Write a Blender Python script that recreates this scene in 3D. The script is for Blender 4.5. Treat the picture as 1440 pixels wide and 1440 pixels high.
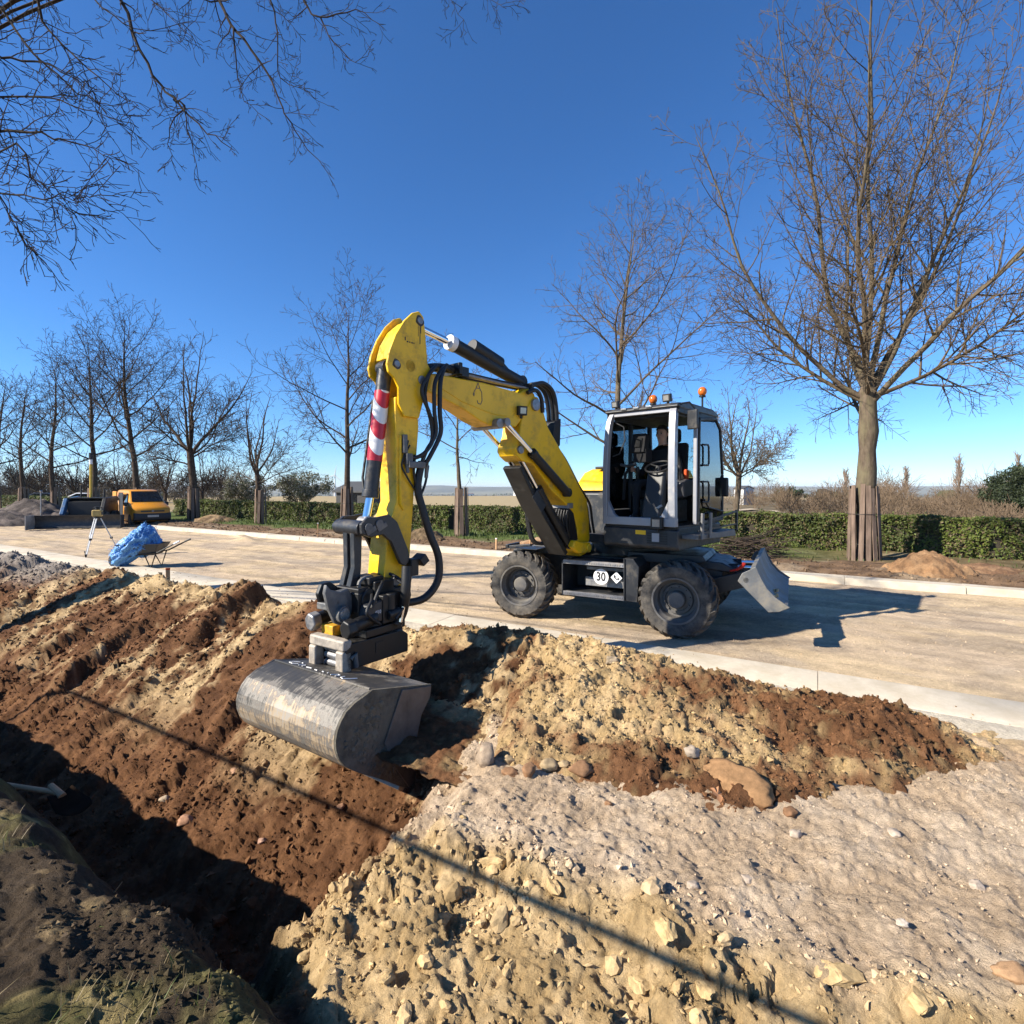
import bpy, bmesh, math, random
import numpy as np
from mathutils import Vector, Matrix, Quaternion

# ---------------------------------------------------------------- clearing
for o in list(bpy.data.objects):
    bpy.data.objects.remove(o)
scene = bpy.context.scene
COL = scene.collection
R = math.radians

# ---------------------------------------------------------------- camera
EYE = 2.1                       # eye height above the road surface
cam_d = bpy.data.cameras.new("camera")
cam = bpy.data.objects.new("camera", cam_d)
COL.objects.link(cam)
cam.location = (0, 0, EYE)
cam.rotation_euler = (R(90), 0, 0)
cam_d.sensor_width = 36
cam_d.lens = 18.25
cam_d.shift_y = -0.0243
cam_d.clip_start = 0.05
cam_d.clip_end = 30000
scene.camera = cam

# ---------------------------------------------------------------- light
SUN_EL = 33.0
SUN_AZ = math.atan2(-0.93, -0.36)            # clockwise from +Y
w = bpy.data.worlds.new("World")
scene.world = w
w.use_nodes = True
nt = w.node_tree
sky = nt.nodes.new("ShaderNodeTexSky")
sky.sky_type = 'NISHITA'
sky.sun_disc = False
sky.sun_elevation = R(SUN_EL)
sky.sun_rotation = SUN_AZ
sky.altitude = 200
sky.air_density = 0.9
sky.dust_density = 0.0
sky.ozone_density = 10.0
bg = nt.nodes["Background"]
bg.inputs[1].default_value = 0.096
hsv = nt.nodes.new("ShaderNodeHueSaturation")
hsv.inputs['Saturation'].default_value = 1.06
nt.links.new(sky.outputs[0], hsv.inputs['Color'])
nt.links.new(hsv.outputs[0], bg.inputs[0])
sun_d = bpy.data.lights.new("sun", 'SUN')
sun_d.energy = 5.0
sun_d.angle = R(0.53)
sun_d.color = (1.0, 0.92, 0.79)
sun = bpy.data.objects.new("sun", sun_d)
COL.objects.link(sun)
sun_to = Vector((math.sin(SUN_AZ) * math.cos(R(SUN_EL)), math.cos(SUN_AZ) * math.cos(R(SUN_EL)), math.sin(R(SUN_EL))))
sun.rotation_euler = sun_to.to_track_quat('Z', 'Y').to_euler()
sun.location = (-20, -10, 30)
scene.view_settings.view_transform = 'Standard'
scene.view_settings.look = 'None'
scene.view_settings.gamma = 1
scene.view_settings.exposure = 1.05
scene.view_settings.use_curve_mapping = False

scene.cycles.max_bounces = 5
scene.cycles.diffuse_bounces = 3
scene.cycles.glossy_bounces = 3
scene.cycles.transmission_bounces = 3
scene.cycles.transparent_max_bounces = 8
scene.cycles.caustics_reflective = False
scene.cycles.caustics_refractive = False

# ---------------------------------------------------------------- helpers
def tag(o, label=None, cat=None, group=None, kind=None):
    if label: o["label"] = label
    if cat: o["category"] = cat
    if group: o["group"] = group
    if kind: o["kind"] = kind
    return o

def empty(name, loc=(0, 0, 0), rz=0.0):
    o = bpy.data.objects.new(name, None)
    o.empty_display_size = 0.2
    COL.objects.link(o)
    o.location = loc
    o.rotation_euler = (0, 0, rz)
    return o

def thing(name, label, cat, loc=(0, 0, 0), rz=0.0, group=None):
    return tag(empty(name, loc, rz), label, cat, group)

F_PX = 730.0
def at(px, py, Y):
    """point of the place at ground distance Y that lies towards photo point px, py"""
    return Vector(((px - 720) / F_PX * Y, Y, EYE - (py - 685) / F_PX * Y))

# site frame: S runs along the kerbs (to the right and nearer), T across the road
DS = Vector((0.862, -0.508, 0))
DT = Vector((0.508, 0.862, 0))
def st(s, t, z=0.0):
    return Vector((0.862 * s + 0.508 * t, -0.508 * s + 0.862 * t, z))

def frame(origin, xdir, zdir=(0, 0, 1)):
    x = Vector(xdir).normalized(); z = Vector(zdir)
    y = z.cross(x).normalized(); z = x.cross(y)
    m = Matrix((x, y, z)).transposed().to_4x4()
    m.translation = Vector(origin)
    return m

class MB:
    """collects shapes into one mesh"""
    def __init__(self, M=None):
        self.v = []; self.f = []; self.mi = []; self.M = M
    def add(self, vs, fs, mi=0, M=None):
        b = len(self.v)
        for p in vs:
            p = Vector(p)
            if M is not None: p = M @ p
            if self.M is not None: p = self.M @ p
            self.v.append(p)
        for f in fs:
            self.f.append(tuple(i + b for i in f)); self.mi.append(mi)
        return self
    def box(self, c, size, rot=None, mi=0, M=None):
        x, y, z = [k / 2 for k in size]
        vs = [Vector(p) for p in ((-x,-y,-z),(x,-y,-z),(x,y,-z),(-x,y,-z),(-x,-y,z),(x,-y,z),(x,y,z),(-x,y,z))]
        if rot is not None:
            q = rot if isinstance(rot, Matrix) else Matrix.Rotation(rot[1], 3, rot[0])
            vs = [q @ p for p in vs]
        c = Vector(c)
        return self.add([p + c for p in vs], [(0,3,2,1),(4,5,6,7),(0,1,5,4),(1,2,6,5),(2,3,7,6),(3,0,4,7)], mi, M)
    def bx(self, a, b, mi=0):
        return self.box([(a[i]+b[i])/2 for i in range(3)], [abs(b[i]-a[i]) for i in range(3)], mi=mi)
    def prism(self, poly, y0, y1, mi=0, M=None, holes=()):
        """polygon in x,z pushed along y"""
        pts = list(poly)
        for (hx, hz, hr, hn) in holes:
            k = min(range(len(pts)), key=lambda i: (pts[i][0]-hx)**2 + (pts[i][1]-hz)**2)
            a0 = math.atan2(pts[k][1]-hz, pts[k][0]-hx)
            area = sum(pts[i][0]*pts[(i+1)%len(pts)][1]-pts[(i+1)%len(pts)][0]*pts[i][1] for i in range(len(pts)))
            sg = -1 if area > 0 else 1
            loop = [(hx+hr*math.cos(a0+sg*2*math.pi*j/hn), hz+hr*math.sin(a0+sg*2*math.pi*j/hn)) for j in range(hn+1)]
            pts = pts[:k+1] + loop + pts[k:]
        n = len(pts)
        vs = [(p[0], y0, p[1]) for p in pts] + [(p[0], y1, p[1]) for p in pts]
        fs = [tuple(range(n)), tuple(range(2*n-1, n-1, -1))]
        for i in range(n):
            j = (i+1) % n
            fs.append((i, i+n, j+n, j))
        return self.add(vs, fs, mi, M)
    def tube(self, pts, rad, n=8, mi=0, caps=True, M=None):
        pts = [Vector(p) for p in pts]
        if not hasattr(rad, '__len__'): rad = [rad]*len(pts)
        vs = []; fs = []
        up = None
        for i, p in enumerate(pts):
            d = (pts[min(i+1, len(pts)-1)] - pts[max(i-1, 0)])
            if d.length < 1e-9: d = Vector((0,0,1))
            d.normalize()
            if up is None:
                up = d.orthogonal().normalized()
            else:
                up = (up - d*up.dot(d))
                up = up.normalized() if up.length > 1e-6 else d.orthogonal().normalized()
            sd = d.cross(up)
            for j in range(n):
                a = 2*math.pi*j/n
                vs.append(p + (up*math.cos(a) + sd*math.sin(a))*rad[i])
        for i in range(len(pts)-1):
            for j in range(n):
                k = (j+1) % n
                fs.append((i*n+j, i*n+k, (i+1)*n+k, (i+1)*n+j))
        if caps:
            fs.append(tuple(range(n-1, -1, -1)))
            b = (len(pts)-1)*n
            fs.append(tuple(range(b, b+n)))
        return self.add(vs, fs, mi, M)
    def cyl(self, a, b, r, n=16, mi=0, r2=None, M=None):
        return self.tube([a, b], [r, r if r2 is None else r2], n, mi, True, M)
    def lathe(self, prof, n=24, mi=0, M=None, close=False, caps=True):
        """profile of (radius, x) turned round the x axis"""
        vs = []; fs = []
        for (r, x) in prof:
            for j in range(n):
                a = 2*math.pi*j/n
                vs.append((x, r*math.cos(a), r*math.sin(a)))
        m = len(prof)
        for i in range(m if close else m-1):
            i2 = (i+1) % m
            for j in range(n):
                k = (j+1) % n
                fs.append((i*n+j, i2*n+j, i2*n+k, i*n+k))
        if not close and caps:
            fs.append(tuple(range(n))); fs.append(tuple(range((m-1)*n+n-1, (m-1)*n-1, -1)))
        return self.add(vs, fs, mi, M)
    def bar(self, a, b, w, h, up=(0,0,1), mi=0):
        a = Vector(a); b = Vector(b); d = b-a
        x = d.normalized(); y = Vector(up).cross(x)
        if y.length < 1e-5: y = Vector((0,1,0)).cross(x)
        y.normalize(); z = x.cross(y)
        q = Matrix((x, y, z)).transposed()
        return self.box((a+b)/2, (d.length, w, h), rot=q, mi=mi)
    def loft(self, pts, w, d):
        """square bar along a bent line lying in a plane of constant y or x; w across y, d along x"""
        vs = []; fs = []
        for i, p in enumerate(pts):
            p = Vector(p)
            for (a, b) in ((-1, -1), (1, -1), (1, 1), (-1, 1)):
                vs.append(p+Vector((a*d/2, b*w/2, 0)))
        for i in range(len(pts)-1):
            for j in range(4):
                k = (j+1) % 4
                fs.append((i*4+j, i*4+k, i*4+4+k, i*4+4+j))
        fs += [(0, 1, 2, 3), tuple(range(len(pts)*4-1, len(pts)*4-5, -1))]
        return self.add(vs, fs)
    def sphere(self, c, r, nu=12, nv=8, mi=0, sc=(1,1,1)):
        vs = []; fs = []
        for i in range(nv+1):
            th = math.pi*i/nv
            for j in range(nu):
                a = 2*math.pi*j/nu
                vs.append((c[0]+r*sc[0]*math.sin(th)*math.cos(a), c[1]+r*sc[1]*math.sin(th)*math.sin(a), c[2]+r*sc[2]*math.cos(th)))
        for i in range(nv):
            for j in range(nu):
                k = (j+1) % nu
                fs.append((i*nu+j, (i+1)*nu+j, (i+1)*nu+k, i*nu+k))
        return self.add(vs, fs, mi)
    def build(self, name, mats, parent=None, bevel=0.0, smooth=35, seg=2, fix=True):
        me = bpy.data.meshes.new(name)
        me.from_pydata([tuple(p) for p in self.v], [], self.f)
        if not isinstance(mats, (list, tuple)): mats = [mats]
        for m in mats: me.materials.append(m)
        me.polygons.foreach_set("material_index", self.mi)
        if fix:
            bm = bmesh.new(); bm.from_mesh(me)
            bmesh.ops.remove_doubles(bm, verts=bm.verts, dist=1e-5)
            bmesh.ops.recalc_face_normals(bm, faces=bm.faces)
            bm.to_mesh(me); bm.free()
        if smooth:
            me.polygons.foreach_set("use_smooth", [True]*len(me.polygons))
            me.set_sharp_from_angle(angle=R(smooth))
        me.update()
        o = bpy.data.objects.new(name, me)
        COL.objects.link(o)
        if parent is not None: o.parent = parent
        if bevel:
            b = o.modifiers.new("bevel", 'BEVEL')
            b.width = bevel; b.segments = seg; b.limit_method = 'ANGLE'; b.angle_limit = R(40)
            b.harden_normals = True
        return o

def np_mesh(name, V, Fc, mats, parent=None, col=None, smooth=True):
    """mesh from numpy arrays: V (n,3), Fc (m,k)"""
    me = bpy.data.meshes.new(name)
    n, m, k = len(V), len(Fc), Fc.shape[1]
    me.vertices.add(n); me.vertices.foreach_set("co", np.ascontiguousarray(V, dtype=np.float32).ravel())
    me.loops.add(m*k); me.loops.foreach_set("vertex_index", np.ascontiguousarray(Fc, dtype=np.int32).ravel())
    me.polygons.add(m); me.polygons.foreach_set("loop_start", np.arange(0, m*k, k, dtype=np.int32))
    me.polygons.foreach_set("use_smooth", np.full(m, smooth))
    if col is not None:
        a = me.attributes.new("soil", 'FLOAT_COLOR', 'POINT')
        a.data.foreach_set("color", np.concatenate([col, np.ones((n,1))], 1).astype(np.float32).ravel())
    if not isinstance(mats, (list, tuple)): mats = [mats]
    for mt in mats: me.materials.append(mt)
    me.update(calc_edges=True)
    o = bpy.data.objects.new(name, me)
    COL.objects.link(o)
    if parent is not None: o.parent = parent
    return o

def copy_tree(o, parent=None):
    c = o.copy(); COL.objects.link(c); c.parent = parent
    for ch in o.children: copy_tree(ch, c)
    return c

# ---- numpy noise
def _h(ix, iy, seed):
    h = (ix.astype(np.int64)*374761393 + iy.astype(np.int64)*668265263 + seed*1442695041) & 0xffffffff
    h = ((h ^ (h >> 13))*1274126177) & 0xffffffff
    h = ((h ^ (h >> 16))*2246822519) & 0xffffffff
    return (h ^ (h >> 15)) & 0xffffffff
def _u(ix, iy, seed):
    return _h(ix, iy, seed)/4294967296.0
def vnoise(x, y, seed=0):
    ix = np.floor(x); iy = np.floor(y); fx = x-ix; fy = y-iy
    def g(dx, dy):
        a = _u(ix+dx, iy+dy, seed)*2*np.pi
        return np.cos(a)*(fx-dx)+np.sin(a)*(fy-dy)
    ux = fx*fx*fx*(fx*(fx*6-15)+10); uy = fy*fy*fy*(fy*(fy*6-15)+10)
    a = g(0,0); b = g(1,0); c = g(0,1); d = g(1,1)
    return ((a+(b-a)*ux)*(1-uy)+(c+(d-c)*ux)*uy)*1.5
def fbm(x, y, o=4, seed=0, gain=0.5):
    r = 0; a = 1.0
    for i in range(o):
        r = r+a*vnoise(x*2**i+i*17.3, y*2**i-i*9.1, seed+i); a *= gain
    return r
def worley(x, y, seed=0):
    """distance to the nearest point, second distance, cell value"""
    ix = np.floor(x); iy = np.floor(y)
    d1 = np.full(x.shape, 9.0); d2 = np.full(x.shape, 9.0); cv = np.zeros(x.shape)
    for dx in (-1, 0, 1):
        for dy in (-1, 0, 1):
            cx = ix+dx; cy = iy+dy
            px = cx+_u(cx, cy, seed); py = cy+_u(cx, cy, seed+7)
            d = np.hypot(px-x, py-y)
            m = d < d1
            d2 = np.where(m, d1, np.minimum(d2, d)); cv = np.where(m, _u(cx, cy, seed+13), cv); d1 = np.where(m, d, d1)
    return d1, d2, cv
def facets(x, y, seed=0, tilt=0.5):
    """broken blocks: every cell is a tilted flat plate with its own height"""
    ix = np.floor(x); iy = np.floor(y)
    d1 = np.full(x.shape, 9.0); z = np.zeros(x.shape)
    for dx in (-1, 0, 1):
        for dy in (-1, 0, 1):
            cx = ix+dx; cy = iy+dy
            px = cx+_u(cx, cy, seed); py = cy+_u(cx, cy, seed+7)
            d = np.hypot(px-x, py-y)
            m = d < d1
            zz = _u(cx, cy, seed+13)-0.5+tilt*((_u(cx, cy, seed+17)-0.5)*(x-px)+(_u(cx, cy, seed+19)-0.5)*(y-py))*2
            z = np.where(m, zz, z); d1 = np.where(m, d, d1)
    return z
def sstep(a, b, x):
    t = np.clip((x-a)/(b-a), 0, 1)
    return t*t*(3-2*t)

# ---------------------------------------------------------------- materials
def newmat(name):
    m = bpy.data.materials.new(name); m.use_nodes = True
    return m, m.node_tree, m.node_tree.nodes["Principled BSDF"]

def mat(name, c, rough=0.6, metal=0.0, var=0.15, vscale=8.0, bump=0.0, bscale=40.0, dirt=None, dscale=3.0, damt=0.4, spec=0.5, c2=None, coords='Object', stretch=(1,1,1)):
    m, t, b = newmat(name)
    N = t.nodes.new; L = t.links.new
    tc = N("ShaderNodeTexCoord"); mp = N("ShaderNodeMapping")
    mp.inputs['Scale'].default_value = stretch
    L(tc.outputs[coords], mp.inputs[0])
    n1 = N("ShaderNodeTexNoise"); n1.inputs['Scale'].default_value = vscale; n1.inputs['Detail'].default_value = 6; n1.inputs['Roughness'].default_value = 0.6
    L(mp.outputs[0], n1.inputs['Vector'])
    rp = N("ShaderNodeValToRGB")
    rp.color_ramp.elements[0].position = 0.3; rp.color_ramp.elements[1].position = 0.7
    d = [max(0, k*(1-var)) for k in c]; e = c2 if c2 else [min(1, k*(1+var)) for k in c]
    rp.color_ramp.elements[0].color = (*d, 1); rp.color_ramp.elements[1].color = (*e, 1)
    L(n1.outputs['Fac'], rp.inputs[0])
    out = rp.outputs[0]
    b.inputs['Roughness'].default_value = rough
    b.inputs['Metallic'].default_value = metal
    b.inputs['Specular IOR Level'].default_value = spec
    if dirt:
        n2 = N("ShaderNodeTexNoise"); n2.inputs['Scale'].default_value = dscale; n2.inputs['Detail'].default_value = 9; n2.inputs['Roughness'].default_value = 0.72
        L(mp.outputs[0], n2.inputs['Vector'])
        r2 = N("ShaderNodeValToRGB"); r2.color_ramp.elements[0].position = 0.62-damt*0.4; r2.color_ramp.elements[1].position = 0.72
        L(n2.outputs['Fac'], r2.inputs[0])
        mx = N("ShaderNodeMix"); mx.data_type = 'RGBA'
        L(r2.outputs[0], mx.inputs['Factor']); L(out, mx.inputs['A']); mx.inputs['B'].default_value = (*dirt, 1)
        out = mx.outputs['Result']
        mr = N("ShaderNodeMapRange"); mr.inputs['To Min'].default_value = rough; mr.inputs['To Max'].default_value = 0.9
        L(r2.outputs[0], mr.inputs['Value']); L(mr.outputs[0], b.inputs['Roughness'])
        mm = N("ShaderNodeMapRange"); mm.inputs['To Min'].default_value = metal; mm.inputs['To Max'].default_value = 0.0
        L(r2.outputs[0], mm.inputs['Value']); L(mm.outputs[0], b.inputs['Metallic'])
    L(out, b.inputs['Base Color'])
    if bump:
        n3 = N("ShaderNodeTexNoise"); n3.inputs['Scale'].default_value = bscale; n3.inputs['Detail'].default_value = 8; n3.inputs['Roughness'].default_value = 0.65
        L(mp.outputs[0], n3.inputs['Vector'])
        bp = N("ShaderNodeBump"); bp.inputs['Strength'].default_value = min(1.0, bump); bp.inputs['Distance'].default_value = 0.02
        L(n3.outputs['Fac'], bp.inputs['Height']); L(bp.outputs[0], b.inputs['Normal'])
    return m

def soil_mat(name, bump=0.95, scales=(34, 140), dist=0.028, var=0.4):
    m, t, b = newmat(name)
    N = t.nodes.new; L = t.links.new
    at_ = N("ShaderNodeAttribute"); at_.attribute_name = "soil"
    tc = N("ShaderNodeTexCoord")
    n1 = N("ShaderNodeTexNoise"); n1.inputs['Scale'].default_value = 22; n1.inputs['Detail'].default_value = 10; n1.inputs['Roughness'].default_value = 0.75
    L(tc.outputs['Object'], n1.inputs['Vector'])
    mr = N("ShaderNodeMapRange"); mr.inputs['From Min'].default_value = 0.3; mr.inputs['From Max'].default_value = 0.7
    mr.inputs['To Min'].default_value = 1-var; mr.inputs['To Max'].default_value = 1+var*0.7
    L(n1.outputs['Fac'], mr.inputs['Value'])
    mx = N("ShaderNodeVectorMath"); mx.operation = 'SCALE'
    L(at_.outputs['Color'], mx.inputs[0]); L(mr.outputs[0], mx.inputs['Scale'])
    L(mx.outputs[0], b.inputs['Base Color'])
    b.inputs['Roughness'].default_value = 0.95
    b.inputs['Specular IOR Level'].default_value = 0.15
    n2 = N("ShaderNodeTexNoise"); n2.inputs['Scale'].default_value = scales[0]; n2.inputs['Detail'].default_value = 13; n2.inputs['Roughness'].default_value = 0.8
    v2 = N("ShaderNodeTexNoise"); v2.inputs['Scale'].default_value = scales[1]; v2.inputs['Detail'].default_value = 4
    L(tc.outputs['Object'], n2.inputs['Vector']); L(tc.outputs['Object'], v2.inputs['Vector'])
    ad = N("ShaderNodeMath"); ad.operation = 'MULTIPLY_ADD'; ad.inputs[1].default_value = 0.35
    L(v2.outputs['Fac'], ad.inputs[0]); L(n2.outputs['Fac'], ad.inputs[2])
    bp = N("ShaderNodeBump"); bp.inputs['Strength'].default_value = bump; bp.inputs['Distance'].default_value = dist
    L(ad.outputs[0], bp.inputs['Height']); L(bp.outputs[0], b.inputs['Normal'])
    return m

def glass_mat(name, tint=(0.75, 0.85, 0.88), refl=0.12):
    m, t, b = newmat(name)
    t.nodes.remove(b)
    N = t.nodes.new; L = t.links.new
    tr = N("ShaderNodeBsdfTransparent"); tr.inputs[0].default_value = (*tint, 1)
    gl = N("ShaderNodeBsdfGlossy"); gl.inputs['Roughness'].default_value = 0.02; gl.inputs[0].default_value = (0.9, 0.95, 1, 1)
    fr = N("ShaderNodeFresnel"); fr.inputs[0].default_value = 1.5
    ms = N("ShaderNodeMixShader")
    ad = N("ShaderNodeMath"); ad.operation = 'ADD'; ad.inputs[1].default_value = refl; ad.use_clamp = True
    L(fr.outputs[0], ad.inputs[0]); L(ad.outputs[0], ms.inputs[0]); L(tr.outputs[0], ms.inputs[1]); L(gl.outputs[0], ms.inputs[2])
    L(ms.outputs[0], t.nodes["Material Output"].inputs[0])
    return m

M = {}
SAND_DUST = (0.34, 0.27, 0.18)
M['yellow'] = mat('yellow_paint', (0.80, 0.475, 0.004), 0.46, var=0.10, vscale=2.2, dirt=(0.42, 0.265, 0.06), dscale=5.0, damt=0.30, bump=0.08, bscale=40)
M['anthracite'] = mat('anthracite_paint', (0.019, 0.021, 0.025), 0.42, var=0.2, vscale=6, dirt=(0.085, 0.072, 0.055), dscale=6, damt=0.30)
M['black'] = mat('black_parts', (0.0055, 0.0055, 0.006), 0.5, var=0.3, vscale=9, dirt=(0.035, 0.03, 0.024), dscale=7, damt=0.25)
M['hose'] = mat('black_hose', (0.010, 0.010, 0.011), 0.5, var=0.3, vscale=30, bump=0.25, bscale=150)
M['silver'] = mat('silver_paint', (0.29, 0.295, 0.32), 0.38, metal=0.35, var=0.06, vscale=4, dirt=(0.33, 0.31, 0.28), dscale=6, damt=0.2)
M['chrome'] = mat('chrome_rod', (0.72, 0.72, 0.74), 0.12, metal=1.0, var=0.05)
M['steel'] = mat('bare_steel', (0.26, 0.26, 0.27), 0.45, metal=0.7, var=0.25, vscale=14, dirt=(0.30, 0.26, 0.2), dscale=6, damt=0.35, bump=0.1, bscale=50)
M['greyblade'] = mat('grey_blade_steel', (0.125, 0.13, 0.135), 0.5, metal=0.45, var=0.2, vscale=5, dirt=(0.22, 0.19, 0.14), dscale=3.2, damt=0.45, bump=0.08, bscale=60)
M['cast'] = mat('grey_cast_iron', (0.11, 0.112, 0.115), 0.5, metal=0.35, var=0.25, vscale=10, dirt=(0.22, 0.20, 0.17), dscale=8, damt=0.4, bump=0.15, bscale=70)
M['tyre'] = mat('tyre_rubber', (0.022, 0.0212, 0.021), 0.75, var=0.3, vscale=12, dirt=(0.16, 0.138, 0.11), dscale=5, damt=0.55, bump=0.2, bscale=60)
M['rim'] = mat('grey_rim', (0.085, 0.082, 0.08), 0.55, var=0.15, vscale=8, dirt=(0.17, 0.15, 0.12), dscale=5, damt=0.4)
M['glass'] = glass_mat('clear_glass')
M['darkglass'] = mat('dark_glass', (0.012, 0.014, 0.017), 0.06, var=0.1)
M['white'] = mat('white_print', (0.75, 0.75, 0.75), 0.5, var=0.06, dirt=(0.45, 0.42, 0.38), dscale=9, damt=0.1)
M['blackprint'] = mat('black_print', (0.012, 0.012, 0.014), 0.6, var=0.1)
M['greyprint'] = mat('grey_print', (0.12, 0.11, 0.12), 0.6, var=0.1)
M['lampglass'] = mat('lamp_lens', (0.36, 0.36, 0.35), 0.12, metal=0.4, var=0.1, vscale=60)
M['amber'] = mat('amber_lens', (0.55, 0.13, 0.015), 0.15, var=0.2, vscale=20)
M['red'] = mat('red_paint', (0.50, 0.02, 0.012), 0.45, var=0.1)
M['concrete'] = mat('kerb_concrete', (0.52, 0.46, 0.365), 0.9, var=0.12, vscale=3.5, dirt=(0.40, 0.34, 0.25), dscale=2.2, damt=0.45, bump=0.3, bscale=60, spec=0.2)
M['bark'] = mat('grey_brown_bark', (0.105, 0.080, 0.058), 0.95, var=0.45, vscale=9, bump=1.0, bscale=18, dirt=(0.17, 0.15, 0.085), dscale=2.5, damt=0.4, spec=0.1, stretch=(1, 1, 0.35))
M['twig'] = mat('twig_bark', (0.105, 0.078, 0.050), 0.95, var=0.3, vscale=3, spec=0.1)
M['darkbark'] = mat('dark_bark', (0.070, 0.052, 0.039), 0.95, var=0.4, vscale=6, bump=0.6, bscale=20, spec=0.1)
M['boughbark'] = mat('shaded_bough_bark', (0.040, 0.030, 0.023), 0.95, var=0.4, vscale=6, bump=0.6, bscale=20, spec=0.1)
M['wood'] = mat('weathered_slat_wood', (0.17, 0.122, 0.092), 0.9, var=0.4, vscale=5, bump=0.4, bscale=25, spec=0.15, stretch=(4, 4, 0.4))
M['freshwood'] = mat('sawn_peg_wood', (0.50, 0.30, 0.15), 0.8, var=0.2, vscale=12)
M['soil'] = soil_mat('bare_soil')
M['clod'] = soil_mat('soil_clods', bump=0.5, scales=(45, 160), dist=0.01)
M['roadsoil'] = soil_mat('compacted_sandy_gravel', bump=0.8, scales=(14, 60), dist=0.03, var=0.3)
M['skin'] = mat('skin', (0.52, 0.30, 0.21), 0.55, var=0.08)
M['cloth'] = mat('black_cloth', (0.006, 0.006, 0.007), 0.9, var=0.3, vscale=10)
M['hair'] = mat('dark_hair', (0.018, 0.012, 0.008), 0.7, var=0.3)
M['orange'] = mat('orange_cloth', (0.60, 0.07, 0.01), 0.8, var=0.1)
# ================================================================ THE GROUND
SAND = np.array([0.445, 0.308, 0.150]); SAND2 = np.array([0.54, 0.39, 0.208])
LOAM = np.array([0.100, 0.045, 0.020]); LOAM2 = np.array([0.165, 0.080, 0.037])
PALE = np.array([0.475, 0.355, 0.238]); PALE2 = np.array([0.555, 0.435, 0.310])
HUMUS = np.array([0.070, 0.050, 0.032]); GRASSY = np.array([0.125, 0.110, 0.045]); TAN = np.array([0.30, 0.215, 0.125])

def heap_profile(s, t):
    """height of the long mixed heap beside the near kerb, right of the bucket"""
    wob = 0.14*fbm(s*1.7, t*1.7, 3, 51)
    crest_z = np.interp(s, [-4.6, -3.8, -2.9, -2.3, -1.9, -1.5, -1.1, -0.6, -0.25, 0.1, 0.45, 0.8, 1.15, 1.5], [0.22, 0.36, 0.42, 0.43, 0.41, 0.38, 0.33, 0.26, 0.22, 0.25, 0.28, 0.16, 0.03, -0.1])
    foot = np.interp(s, [-4.6, -2.85, -2.5, -2.2, -1.9, -1.2, -0.55, 0.39, 0.8, 1.15], [4.75, 4.62, 4.0, 3.45, 3.25, 3.40, 3.42, 4.25, 4.7, 5.15]) + wob
    crest_t = np.interp(s, [-4.6, -1.0, 0.45, 1.2], [5.1, 5.05, 5.2, 5.35])
    f = np.clip((t-foot)/(crest_t-foot), 0, 1)
    b = np.clip((5.95-t)/(5.95-crest_t), 0, 1)
    prof = np.minimum(f**0.85, np.sin(b*np.pi/2))
    return crest_z*prof - 0.05*(1-sstep(0, 0.25, prof)) + prof*0.05*fbm(s*2.4, t*2.4, 3, 52)

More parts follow.
